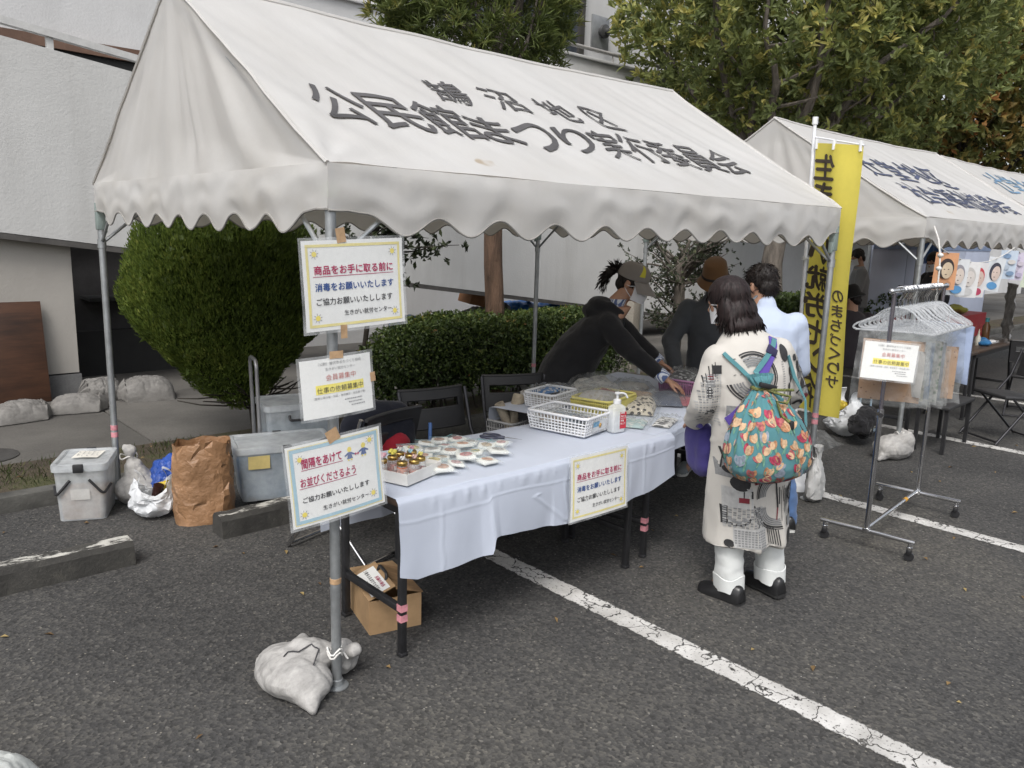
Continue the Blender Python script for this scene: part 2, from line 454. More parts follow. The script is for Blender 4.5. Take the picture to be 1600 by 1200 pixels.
def plaster(name, col, dirt=(.42, .41, .38), streak=.5):
    m, nt, b = new_mat(name); v = objco(nt)
    n = noise_n(nt, 1.3, 6, .62, v); st = noise_n(nt, 1, 6, .65, objco(nt, (2.6, 2.6, .28)))
    c = ramp(nt, n, [(.3, mul(col, .9)), (.65, col)]).outputs[0]
    f = ramp(nt, st, [(.5, (0, 0, 0)), (.78, (streak,) * 3)])
    c = mixc(nt, f.outputs[0], c, dirt)
    nt.links.new(c, b.inputs['Base Color']); b.inputs['Roughness'].default_value = .9; b.inputs['Specular IOR Level'].default_value = .2
    p = bump(nt, b, noise_n(nt, 38, 4, .65, v), .4, .008); bump(nt, b, noise_n(nt, 5, 4, .6, v), .2, .02, p); return m
def soil_mat():
    m, nt, b = new_mat('soil'); v = objco(nt)
    c = ramp(nt, noise_n(nt, 2.2, 6, .65, v), [(.3, (.045, .036, .026)), (.5, (.075, .06, .042)), (.64, (.07, .075, .03)), (.8, (.12, .10, .06))])
    f = ramp(nt, noise_n(nt, 120, 3, .7, v), [(.3, (.55, .55, .55)), (.7, (1.3, 1.25, 1.15))])
    nt.links.new(mixc(nt, 1, c.outputs[0], f.outputs[0], 'MULTIPLY'), b.inputs['Base Color']); b.inputs['Roughness'].default_value = .95
    bump(nt, b, noise_n(nt, 45, 5, .7, v), .8, .02); return m
def concrete(name, col, bmp=.4, dark=.55):
    m, nt, b = new_mat(name); v = objco(nt)
    c = ramp(nt, noise_n(nt, 1.1, 6, .65, v), [(.28, mul(col, dark)), (.6, col), (.8, mul(col, 1.1))])
    f = ramp(nt, noise_n(nt, 60, 4, .7, v), [(.3, (.75, .75, .75)), (.6, (1, 1, 1))])
    nt.links.new(mixc(nt, 1, c.outputs[0], f.outputs[0], 'MULTIPLY'), b.inputs['Base Color']); b.inputs['Roughness'].default_value = .88
    bump(nt, b, noise_n(nt, 50, 5, .7, v), bmp, .006); return m
def kerb_mat():
    m, nt, b = new_mat('wheel_stop_concrete'); v = objco(nt)
    c = ramp(nt, noise_n(nt, 6, 6, .7, v), [(.3, (.022, .021, .02)), (.6, (.05, .048, .043)), (.8, (.09, .085, .072))])
    g = nd(nt, 'ShaderNodeNewGeometry'); sp = nd(nt, 'ShaderNodeSeparateXYZ'); nt.links.new(g.outputs['Normal'], sp.inputs[0])
    up = ramp(nt, sp.outputs[2], [(.8, (0, 0, 0)), (.95, (1, 1, 1))])
    ch = ramp(nt, noise_n(nt, 7, 6, .75, objco(nt, (.55, 1.6, 1))), [(.49, (0, 0, 0)), (.54, (1, 1, 1))])
    f = mixc(nt, 1, up.outputs[0], ch.outputs[0], 'MULTIPLY')
    nt.links.new(mixc(nt, f, c.outputs[0], (.50, .49, .45)), b.inputs['Base Color']); b.inputs['Roughness'].default_value = .9
    bump(nt, b, noise_n(nt, 60, 5, .7, v), .7, .01); return m
ASPH = asphalt_mat(); PAINT = paint_mat(); SOIL = soil_mat()
WALLM = plaster('pale_plaster', (.54, .54, .53), (.36, .355, .34)); UPM = plaster('upper_plaster', (.60, .60, .60), (.42, .42, .41), streak=.3); PILM = plaster('pillar_plaster', (.40, .38, .35), streak=.2)
WALK = concrete('walk_concrete', (.125, .118, .107)); PLINTH = concrete('plinth_concrete', (.2, .2, .2)); POSTC = concrete('post_concrete', (.36, .33, .28), .3, .75)
KERBM = kerb_mat(); DARK = mat('opening_shade_and_dark_board', (.03, .03, .03), .9)  # near-black paints the shade of the wall opening; storage boards share it
GREY_METAL = mat('galvanised_steel', (.42, .44, .45), .42, .1, 20, metal=.75, spec=.5)
RAILM = mat('painted_rail', (.34, .33, .32), .5, .1, 15)
PALERAIL = mat('pale_painted_rail', (.55, .55, .54), .6, .1, 10)

g = MB().grid(lambda u, v: ((u - .4) * 300, (v - .45) * 300, 0), 60, 60, smooth=False); tag(g.build('ground', ASPH, auto=0), kind='structure')
# painted bay lines, 4 mm sheets
for X, y0, y1 in ((1.31, -6, 2.3), (3.82, -6, 2.3), (6.33, -6, 2.3), (8.84, -6, 2.3)):
    o = MB().grid(lambda u, v: ((u - .5) * .17, y0 + v * (y1 - y0), 0), 2, 40, smooth=False).build('parking_line', PAINT, auto=0); o.location = (X, 0, .004); tag(o, kind='structure')
o = MB().box((24, 2.93, .03), (60, .12, .14), bev=.012).build('kerb', mat('kerb_stone', (.09, .088, .08), .9, .3, 4, .6, 50, .008)); o.location.x = -2; tag(o, kind='structure')
g = MB()
def soil_fn(u, v):
    x = -8 + 45 * u; y = 2.985 + .66 * v
    return (x, y, GZ + .012 + .025 * fbm((x, y, 0), 1.7) * (1 if .02 < v < .98 else 0))
g.grid(soil_fn, 300, 8); tag(g.build('planting_strip', SOIL), kind='structure')
# walk slabs with open joints
g = MB()
for i, x in enumerate(np.arange(-9.95, 30, 2.62)): g.box((x + 1.31, 4.62, 0.02), (2.605, 1.93, .13), bev=.006)
for i, x in enumerate(np.arange(-9.95, 30, 2.62)): g.box((x + 1.31, 6.66, 0.02), (2.605, 2.12, .126), bev=.006)
tag(g.build('walkway', WALK), kind='structure')
o = MB().lathe([(.21, 0), (.21, .006), (.19, .009), (0.001, .009)], seg=28).build('manhole_cover', mat('cast_iron', (.06, .058, .055), .6, .2, 20, .6, 90)); o.location = (-.52, 3.95, .086)
tag(o, 'round dark iron cover set in the concrete walkway', 'manhole cover')

# wheel stops in the parking bays
def wheel_stop(x0, x1, y, label):
    L = x1 - x0; h = .125; g = MB(); n = 24; rings = []
    for i in range(n + 1):
        x = -L / 2 + L * i / n; k = 1
        d = .006 * fbm((x * 3, y, 0), 3)
        rings.append([(x, -.075 + d, -.01), (x, -.066 + d, h - .025), (x, -.045, h + d), (x, .045, h + d), (x, .066, h - .025), (x, .075, -.01)])
    g.loft(rings); o = g.build('wheel_stop', KERBM, auto=30); o.location = ((x0 + x1) / 2, y, 0); o.rotation_euler.z = 0
    return tag(o, label, 'wheel stop', 'wheel stops of the parking bays')
wheel_stop(-1.35, -.22, 1.72, 'chipped white topped concrete wheel stop alone on the asphalt at left')
wheel_stop(.26, .98, 1.78, 'concrete wheel stop behind the lowest sign, end by the paper sack')

# ---- the building: ramp parapet, pillar wall, terrace and facade
bld = thing('building', 'white plastered building with a sloping vehicle ramp and an upper terrace', 'building', (0, 5.75, 0))
def prism(g, poly, y0, y1, mi=0):
    n = len(poly); g.add([(x, y0, z) for x, z in poly] + [(x, y1, z) for x, z in poly],
        [tuple(range(n)), tuple(range(2 * n - 1, n - 1, -1))] + [(i, (i + 1) % n, n + (i + 1) % n, n + i)[::-1] for i in range(n)], mi, False)
xs = (-9, 12.9)
top = lambda x: 3.265 - .133 * x
bot = lambda x: 1.61 - .121 * x
g = MB(); prism(g, [(-9, bot(-9)), (12.9, bot(12.9)), (12.9, top(12.9)), (-9, top(-9))], 0, .18); g.build('ramp_wall', WALLM, bld)
g = MB(); prism(g, [(-9, bot(-9) - .02), (14, bot(14) - .02), (14, bot(14) + .2), (-9, bot(-9) + .2)], .181, .85); g.build('narrowed_ramp_deck', PLINTH, bld)  # deck shaped narrower than the real ramp so skylight falls in behind it
g = MB(); prism(g, [(-9, bot(-9) - .055), (12.9, bot(12.9) - .055), (12.9, bot(12.9) - .005), (-9, bot(-9) - .005)], -.012, .17); g.build('drip_edge', mat('dark_drip_edge', (.09, .085, .08), .7, .2), bld)
g = MB()
g.add([(-9, -.0, top(-9) + .105), (3, -.0, top(3) + .105), (3, -.0, top(3) + .165), (-9, -.0, top(-9) + .165), (-9, .08, top(-9) + .105), (3, .08, top(3) + .105), (3, .08, top(3) + .165), (-9, .08, top(-9) + .165)],
      [(0, 1, 2, 3), (7, 6, 5, 4), (0, 4, 5, 1), (3, 2, 6, 7), (1, 5, 6, 2), (0, 3, 7, 4)], smooth=False)
for x in (-3.5, -1.5, .5, 2.5): g.box((x, .05, top(x) + .05), (.055, .05, .13))
g.build('ramp_rail', PALERAIL, bld)
g = MB(); prism(g, [(-7, .30), (.56, .30), (.56, bot(.56) - .03), (-7, bot(-7) - .03)], .12, .5); g.build('pillar_wall', PILM, bld)
g = MB(); prism(g, [(-7, .05), (.575, .05), (.575, .285), (-7, .285)], .1, .5); g.build('plinth', PLINTH, bld)
g = MB(); g.box((4, 1.95, 2.4), (26, .15, 4.7)); g.build('terrace_wall', UPM, bld)
g = MB(); g.box((4, 1.93, 4.765), (26.02, .22, .05), bev=.008); g.build('coping', plaster('coping_plaster', (.6, .6, .6), streak=.6), bld)
g = MB(); g.tube([(7.5, 1.9, 4.94), (16, 1.9, 4.94)], .032, 10)
for x in (7.6, 8.75, 10, 11.3, 12.6): g.tube([(x, 1.9, 4.78), (x, 1.9, 4.93)], .02, 8)
g.build('terrace_rail', RAILM, bld)
g = MB(); g.box((4, 3.4, 7), (30, .2, 7)); g.build('facade', UPM, bld)
g = MB(); g.box((8.6, 3.27, 6.05), (3.9, .06, 2.7)); g.build('window', mat('dark_window_glass', (.07, .08, .10), .12, .3, 1.2, spec=.8), bld)
g = MB()
for x in (6.7, 8.6, 10.5): g.box((x, 3.22, 6.05), (.13, .1, 2.7))
g.box((8.6, 3.22, 4.74), (3.93, .1, .09)); g.build('window_frame', mat('bronze_aluminium', (.10, .095, .09), .45, .1, metal=.5), bld)
pl = MB().box((11.12, 3.28, 5.72), (.5, .03, .62), bev=.004).build('lamp_plate', mat('brushed_steel_plate', (.38, .39, .4), .45, .1, metal=.6), bld)
MB().lathe([(.09, 0), (.09, .05), (.13, .06), (.13, .12), (.06, .15), (.055, .24), (.001, .25)], (11.14, 3.26, 5.74), axis=(0, -1, -.1)).build('lamp_body', mat('dark_lamp', (.06, .06, .06), .4), pl)
# brown shutter, flat sheet painted as an opening's shade, seen over the ramp rail
g = MB(); g.box((3.6, 1.86, 3.38), (5.7, .02, .55)); g.build('opening_shade_sheet', DARK, bld)
g = MB(); prism(g, [(.35, 3.55), (6.4, 3.42), (6.4, 3.65), (.35, 3.66)], 1.80, 1.845); g.build('shutter_box', mat('brown_shutter', (.16, .09, .06), .6, .2, 2), bld)

# brown plywood board leaning on the pillar wall
o = MB().box((0, 0, .46), (.95, .025, .92), bev=.003).build('plywood_board', mat('stained_plywood', (.075, .032, .016), .55, .35, 2.5, .2, 60, .003, col2=(.03, .014, .008), stretch=(.5, 1, 4)))
o.location = (-.21, 5.67, .086); o.rotation_euler = (R(-9), 0, 0); tag(o, 'dark brown plywood board leaning on the white pillar wall', 'board')

# ================================================================ PLANTS
BARK = mat('hinoki_bark', (.17, .105, .07), .9, .35, 5, .9, 26, .03, stretch=(3, 3, .35)); GBARK = mat('grey_bark', (.19, .165, .14), .9, .3, 6, .7, 30, .02, stretch=(2, 2, .6)); DBARK = mat('dark_bark', (.045, .038, .03), .9, .3, 8, .7, 40, .01)
L_THUJA = leafmat('thuja_leaf', [(0, (.06, .09, .022)), (.4, (.125, .18, .034)), (.75, (.20, .25, .05)), (1, (.30, .31, .08))], .45)
L_HEDGE = leafmat('hedge_leaf', [(0, (.04, .064, .022)), (.5, (.09, .135, .036)), (.80, (.165, .20, .05)), (.92, (.24, .21, .05)), (1, (.24, .11, .045))], .2, .4)
L_POD = leafmat('podocarpus_leaf', [(0, (.07, .095, .03)), (.55, (.15, .19, .055)), (.85, (.26, .27, .08)), (1, (.34, .29, .08))], .25, .45)
L_TOB = leafmat('tobira_leaf', [(0, (.10, .125, .05)), (.55, (.20, .24, .085)), (.84, (.31, .33, .10)), (.92, (.42, .39, .11)), (1, (.48, .44, .15))], .4, .42)
L_AUT = leafmat('autumn_leaf', [(0, (.06, .08, .03)), (.55, (.14, .15, .045)), (.82, (.26, .18, .05)), (1, (.33, .15, .055))], .35, .55)
L_DARK = leafmat('small_dark_leaf', [(0, (.018, .024, .014)), (.6, (.04, .052, .026)), (1, (.09, .11, .05))], .2, .35)
L_GREY = leafmat('grey_green_leaf', [(0, (.035, .045, .028)), (.6, (.075, .092, .055)), (1, (.15, .165, .09))], .25, .5)
GRASSM = leafmat('grass_blade', [(0, (.035, .055, .015)), (.6, (.075, .10, .03)), (1, (.19, .16, .07))], .3, .6)

def limb(mb, a, b, ra, rb, n=7, wob=.06, seed=0, seg=8):
    a = Vector(a); b = Vector(b); L = (b - a).length; pts = []; rs = []
    for i in range(n + 1):
        t = i / n; p = a.lerp(b, t); k = wob * L * (math.sin(math.pi * t))
        p += Vector((noise.noise((t * 2.2, seed, .3)), noise.noise((t * 2.2, seed, 5.3)), noise.noise((t * 2.2, seed, 9.3)) * .5)) * k
        pts.append(p); rs.append(ra + (rb - ra) * t)
    mb.tube(pts, rs, seg); return pts

def shell_points(n, fn, thick=.35):
    """points spread through the outer shell of a closed shape r=fn(dir)"""
    d = unit(n); r = np.array([fn(v) for v in d]); k = 1 - thick * RNG.random(n) ** 1.6
    return d, d * (r * k)[:, None], k

# --- clipped thuja by the rear post
t = thing('thuja_bush', 'large clipped rounded green conifer bush behind the paper sack', 'bush', (1.07, 3.46, GZ))
mb = MB(); limb(mb, (.18, -.12, -.05), (.12, .0, 1.0), .085, .05, seed=2); limb(mb, (.16, -.1, .2), (-.15, .1, .8), .035, .02, seed=3); limb(mb, (.16, -.1, .25), (.45, .1, .8), .035, .02, seed=4)
for i in range(26):
    a = random.uniform(0, 6.28); limb(mb, (.15, -.08, .2 + .2 * random.random()), (.1 + .5 * math.cos(a), .5 * math.sin(a), .28 + .35 * random.random()), .01, .004, n=4, seed=i, seg=5, wob=.2)
mb.build('trunk', DBARK, t)
def thuja_r(v):
    x, y, z = v
    rz = 1.0 if z > 0 else .86
    e = (abs(x / .74) ** 2.2 + abs(y / .66) ** 2.2 + abs(z / rz) ** 2.2) ** (-1 / 2.2)
    if z < 0: e *= 1 - .30 * min(1, -z * 1.3) * (abs(x) + .4)
    return e * (1 + .05 * fbm(v, 3.2) + .035 * fbm(v, 9, 2))
n = 72000; d, p, k = shell_points(n, thuja_r, .16); P = p + np.array([0, 0, 1.02])
keep = (P[:, 2] > .14) & ~((P[:, 2] < .42) & (d[:, 0] > .08) & (RNG.random(n) < .75)); P, d, k = P[keep], d[keep], k[keep]; n = len(P)
D = d * .55 + unit(n) * .38 + np.array([0, 0, .85]); N = d + unit(n) * .9
cl = np.array([fbm(v, 3.5) for v in P]); tint = .34 + .26 * cl + RNG.normal(0, .16, n) - (1 - k) * .7 + .12 * (-d[:, 0])  # tint paints shade inside the bush and a lit left side
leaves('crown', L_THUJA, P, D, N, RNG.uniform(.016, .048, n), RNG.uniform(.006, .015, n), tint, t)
# inner leaves so that the bush is not hollow, tinted dark as painted shade
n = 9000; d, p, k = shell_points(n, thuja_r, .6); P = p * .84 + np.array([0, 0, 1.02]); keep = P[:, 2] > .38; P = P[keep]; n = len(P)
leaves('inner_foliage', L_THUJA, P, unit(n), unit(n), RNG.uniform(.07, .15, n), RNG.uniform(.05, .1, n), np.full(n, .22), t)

# --- clipped hedge
t = thing('clipped_hedge', 'low clipped leafy hedge behind the two folding chairs', 'hedge', (3.75, 3.42, GZ))
HX, HY, HZ = 1.62, .42, .88
n = 46000; P = []; Nn = []
u = RNG.random((n * 2, 3))
x = (u[:, 0] * 2 - 1) * HX; y = (u[:, 1] * 2 - 1) * HY; z = u[:, 2] * HZ
lump = np.array([fbm((a, b, c), 2.2) for a, b, c in zip(x, y, z)])
ez = HZ * (1 - np.clip((-x / HX - .55) / .45, 0, 1) ** 1.6 * .62) * (1 - .25 * np.clip((x / HX - .8) / .2, 0, 1) ** 2)
e = np.maximum.reduce([np.abs(x) / HX, np.abs(y) / HY * (1 + .05 * lump), z / ez]) + .25 * (np.clip(np.abs(y) / HY - .6, 0, 1) * np.clip(z / ez - .6, 0, 1) * 2.5) + .06 * lump
keep = (e < 1.0) & (e > .80) & (z > .12 + .12 * RNG.random(len(z))); keep &= ~((z < .38) & (RNG.random(len(z)) < .5))
P = np.stack([x, y, z], 1)[keep][:n]; ee = e[keep][:n]; n = len(P)
D = unit(n) + np.array([0, -.3, .5]); N = unit(n) * .7 + np.array([0, -.2, .8]); tint = .38 + .22 * lump[keep][:n] + RNG.normal(0, .2, n) + .25 * (P[:, 2] / HZ - .6) - (1 - ee) * .8  # tint paints shade into the inside; lighter towards the top
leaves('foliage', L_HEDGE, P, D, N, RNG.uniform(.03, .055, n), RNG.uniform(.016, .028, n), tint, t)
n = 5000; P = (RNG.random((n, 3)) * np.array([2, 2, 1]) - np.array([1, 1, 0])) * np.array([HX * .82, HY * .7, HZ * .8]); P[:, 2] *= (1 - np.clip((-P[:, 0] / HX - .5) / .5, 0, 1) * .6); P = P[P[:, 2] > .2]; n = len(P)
leaves('inner_foliage', L_HEDGE, P, unit(n), unit(n), RNG.uniform(.06, .12, n), RNG.uniform(.04, .08, n), np.full(n, .04), t)  # filler leaves tinted near black to paint the hedge's inner shade
mb = MB()
for i in range(60):
    x = random.uniform(-1.5, 1.55); y = random.uniform(-.22, .25); limb(mb, (x, y, -.02), (x + random.uniform(-.25, .25), y * 1.5, random.uniform(.35, .6)), .011, .005, n=4, seed=i, seg=5)
mb.build('stems', DBARK, t)

def whorls(name, m, C, Dr, per, L, W, tint, parent, spread=.8, droop=0.0):
    """rosettes of leaves at the twig ends"""
    n = len(C); Pn = np.repeat(C, per, 0); Dn = np.repeat(Dr, per, 0)
    D = Dn + unit(n * per) * spread + np.array([0, 0, -droop]); N = Dn + unit(n * per) * .4
    Lr = RNG.uniform(L * .65, L * 1.15, n * per); Wr = RNG.uniform(W * .7, W * 1.2, n * per)
    tt = np.repeat(tint, per) + RNG.normal(0, .09, n * per)
    return leaves(name, m, Pn + RNG.normal(0, L * .12, (n * per, 3)), D, N, Lr, Wr, tt, parent)

# --- hinoki-barked tree with clipped needle crown behind the stall
t = thing('podocarpus_tree', 'tree with shaggy reddish trunk rising from the hedge, narrow leaved crown', 'tree', (3.76, 3.52, GZ))
mb = MB(); pts = limb(mb, (.04, 0, -.05), (-.06, .05, 3.2), .105, .075, n=14, wob=.02, seed=5, seg=14)
o = mb.build('trunk', BARK, t)
for v in o.data.vertices:
    a = math.atan2(v.co.y, v.co.x); k = 1 + .10 * noise.noise((math.cos(a) * 3, math.sin(a) * 3, v.co.z * .7)) + (.25 * max(0, .35 - v.co.z) if v.co.z < .35 else 0)
    v.co.x *= k; v.co.y *= k
mb = MB(); cc = np.array([-.16, .12, 3.85]); rad = np.array([1.04, .80, 1.2])
for i in range(28):
    a = random.uniform(0, 6.28); e = random.uniform(-.5, .9); q = cc + rad * .82 * np.array([math.cos(a) * math.cos(e), math.sin(a) * math.cos(e), math.sin(e)])
    limb(mb, (-.06, .05, random.uniform(2.4, 3.3)), q, .03, .008, n=6, seed=i, seg=6, wob=.12)
mb.build('branches', GBARK, t)
n = 2600; d = unit(n); lum = np.array([fbm(v, 2.6) for v in d]); r = (1 - .38 * RNG.random(n)) * (1 + .12 * lum); C_ = cc + d * rad * r[:, None]; keep = lum + RNG.normal(0, .25, n) > -.38; C_, d, lum = C_[keep], d[keep], lum[keep]
whorls('crown', L_POD, C_, d * .6 + np.array([0, 0, .6]), 15, .13, .013, .42 + .3 * lum + RNG.normal(0, .15, len(C_)), t, .75)

# --- little dark-leaved tree seen behind the top sign
t = thing('dark_leaved_tree', 'small dark leaved tree showing behind the top sign, against the white wall', 'tree', (2.42, 3.78, GZ))
mb = MB(); limb(mb, (0, 0, -.05), (.05, .02, 1.9), .028, .018, seed=8); tips = []
for i in range(34):
    a = random.uniform(-1.5, 1.5) if i % 3 else random.uniform(0, 6.28); r = random.uniform(.35, .98); z0 = random.uniform(1.3, 1.9)
    q = Vector((.05 + r * math.cos(a), r * .7 * math.sin(a), z0 + random.uniform(-.15, .4))); pp = limb(mb, (.05, 0, z0), q, .011, .003, n=6, seed=i, seg=5, wob=.2)
    tips += [tuple(x) for x in pp[2:]]
mb.build('trunk', DBARK, t); C_ = np.array(tips); C_ = np.repeat(C_, 3, 0) + RNG.normal(0, .05, (len(C_) * 3, 3))
whorls('crown', L_DARK, C_, unit(len(C_)) + np.array([0, 0, -.3]), 4, .075, .034, .45 + RNG.normal(0, .2, len(C_)), t, 1.0)

# --- sparse grey-green tree beyond the seller
t = thing('sparse_garden_tree', 'thin grey leaved garden tree with bare lower branches, right of the seller', 'tree', (6.95, 3.62, GZ))
mb = MB(); limb(mb, (0, 0, -.05), (0, .02, 1.32), .085, .065, n=8, wob=.03, seed=4, seg=12); tips = []
for i in range(46):
    a = random.uniform(0, 6.28); low = i < 14; z0 = random.uniform(.45, 1.1) if low else random.uniform(1.05, 1.35)
    r = random.uniform(.45, .85); q = Vector((r * math.cos(a), r * math.sin(a) * .8, z0 + (random.uniform(.0, .45) if low else random.uniform(.05, .95))))
    if low and q.x > .1: q.x *= -1
    pp = limb(mb, (0, 0, z0), q, .022 if not low else .014, .004, n=7, seed=i, seg=6, wob=.22); tips += [tuple(x) for x in pp[3:]]
    for j in range(3):
        s = pp[random.randint(2, 6)]; q2 = s + Vector((random.uniform(-.25, .25), random.uniform(-.2, .2), random.uniform(-.02, .28))); p2 = limb(mb, s, q2, .006, .002, n=4, seed=i * 5 + j, seg=5, wob=.2); tips += [tuple(x) for x in p2[1:]]
mb.build('trunk', GBARK, t); C_ = np.array(tips); keep = RNG.random(len(C_)) < .85; C_ = C_[keep]; C_ = np.repeat(C_, 2, 0) + RNG.normal(0, .03, (len(C_) * 2, 3))
whorls('crown', L_GREY, C_, unit(len(C_)) + np.array([0, 0, .5]), 4, .052, .02, .5 + RNG.normal(0, .2, len(C_)), t, .9)

# --- the big spreading tree at upper right, the autumn tree behind it, far hedge
def big_tree(name, label, loc, H, cc, rad, m, nb, nw, per, L, W, bark, rt, bias, seed, gap=-.3, fr=2.0):
    t = thing(name, label, 'tree', loc); mb = MB(); random.seed(seed)
    pts = limb(mb, (0, 0, -.1), (0.1, 0, H), rt, rt * .7, n=8, wob=.05, seed=seed, seg=14); mb.build('trunk', bark, t)
    cc = np.array(cc); rad = np.array(rad); mb = MB()
    for i in range(nb):
        a = 2 * math.pi * (i + random.random()) / nb; e = random.uniform(-.45, .9); rr = random.uniform(.6, .9)
        q = cc + rad * rr * np.array([math.cos(a) * math.cos(e), math.sin(a) * math.cos(e), math.sin(e)])
        pp = limb(mb, (0.08, 0, random.uniform(H * .6, H)), q, rt * .42, .02, n=9, seed=i + seed, seg=8, wob=.16)
        for j in range(4):
            s = pp[random.randint(3, 8)]; limb(mb, s, s + Vector((random.uniform(-1, 1) * rad[0] * .3, random.uniform(-1, 1) * rad[1] * .3, random.uniform(-.2, 1) * rad[2] * .3)), .03, .008, n=5, seed=i * 7 + j, seg=5, wob=.2)
    mb.build('branches', bark, t)
    d = unit(nw); lum = np.array([fbm(v, fr) for v in d]); r = (1 - .62 * RNG.random(nw) ** 1.4) * (1 + .16 * lum)
    C_ = cc + d * rad * r[:, None]; l2 = np.array([fbm(v, 1.25) for v in C_]); keep = (l2 + RNG.normal(0, .18, nw) > gap); C_, d, l2 = C_[keep], d[keep], l2[keep]
    whorls('crown', m, C_, d * .5 + unit(len(C_)) * .4 + np.array([0, 0, .5]), per, L, W, bias + .26 * l2 + RNG.normal(0, .2, len(C_)), t, .8)
    return t
big_tree('spreading_tree', 'big spreading evergreen tree above the second tent, yellowing leaf clusters', (10.1, 4.15, GZ), 2.7, (1.75, .5, 5.4), (3.95, 3.0, 2.5), L_TOB, 15, 12500, 7, .165, .055, GBARK, .19, .55, 21, gap=-.20)
big_tree('autumn_tree', 'orange tinged autumn tree at the right edge behind the far tents', (19.5, 5.2, 0), 3.0, (.0, .3, 5.4), (4.8, 3.4, 3.5), L_AUT, 14, 9500, 6, .22, .10, DBARK, .17, .55, 33, gap=-.2)
random.seed(5)
def box_hedge(name, label, loc, hx, hy, hz, n, tb):
    t = thing(name, label, 'hedge', loc); x = RNG.uniform(-hx, hx, n * 3); y = RNG.uniform(-hy, hy, n * 3); z = RNG.uniform(.05, hz, n * 3)
    l = np.array([fbm((a, b, c), 1.6) for a, b, c in zip(x, y, z)]); e = np.maximum.reduce([np.abs(x) / hx, np.abs(y) / hy, z / hz]) + .1 * l
    k = (e > .8) & (e < 1); P = np.stack([x, y, z], 1)[k][:n]; m = len(P)
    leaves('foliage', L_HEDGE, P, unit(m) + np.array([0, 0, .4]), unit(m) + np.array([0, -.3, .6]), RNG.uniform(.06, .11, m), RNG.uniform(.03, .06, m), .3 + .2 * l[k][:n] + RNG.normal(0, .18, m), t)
    mb = MB()
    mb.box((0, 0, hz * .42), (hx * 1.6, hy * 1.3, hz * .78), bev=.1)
    mb.build('shade_core', mat('hedge_core_shade', (.014, .018, .008), .95, .4, 12, 1, 20, .06), t)  # solid near-black core painting the shade behind the outer leaves
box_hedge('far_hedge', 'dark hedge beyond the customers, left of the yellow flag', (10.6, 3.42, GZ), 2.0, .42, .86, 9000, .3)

# grass and weeds in the planting strip
n = 16000; x = RNG.uniform(-4.5, 9, n); y = RNG.uniform(2.99, 3.62, n); l = np.array([fbm((a, b, 0), 1.1) for a, b in zip(x, y)])
k = (l + RNG.normal(0, .25, n) > .0) & ((x < .9) | (RNG.random(n) < .12)); P = np.stack([x[k], y[k], np.full(k.sum(), GZ + .005)], 1); m = len(P)
o = leaves('grass', GRASSM, P, unit(m) * .7 + np.array([0, 0, 1.0]), unit(m), RNG.uniform(.018, .065, m), RNG.uniform(.0018, .0042, m), .4 + RNG.normal(0, .25, m)); tag(o, 'thin grass and weeds growing in the planting strip', 'grass', kind='stuff')
# dry leaves scattered on asphalt, soil and walk
n = 420; x = RNG.uniform(-1.2, 7, n); y = RNG.uniform(-1.6, 3.6, n); z = np.where(y > 3.0, GZ + .045, .006); k = ((y < 2.75) & (RNG.random(n) < .30)) | (y > 3.05)
P = np.stack([x, y, z], 1)[k]; m = len(P); D = unit(m) * np.array([1, 1, .1]); N = np.tile(np.array([0, 0, 1.]), (m, 1)) + unit(m) * .25
o = leaves('fallen_leaves', leafmat('dry_leaf', [(0, (.10, .06, .03)), (.6, (.24, .16, .07)), (1, (.36, .28, .12))], .1, .8), P, D, N, RNG.uniform(.02, .055, m), RNG.uniform(.006, .022, m), RNG.random(m)); tag(o, 'dry leaves and needles fallen on the ground', 'leaf litter', kind='stuff')
# grey-green concrete post by the planting strip
o = MB().box((0, 0, .53), (.17, .12, 1.06), bev=.015, taper=1.35).build('concrete_post', POSTC); o.location = (6.45, 3.95, GZ); o.rotation_euler.z = .2
tag(o, 'tapered pale concrete post in front of the ramp, behind the seller', 'post')
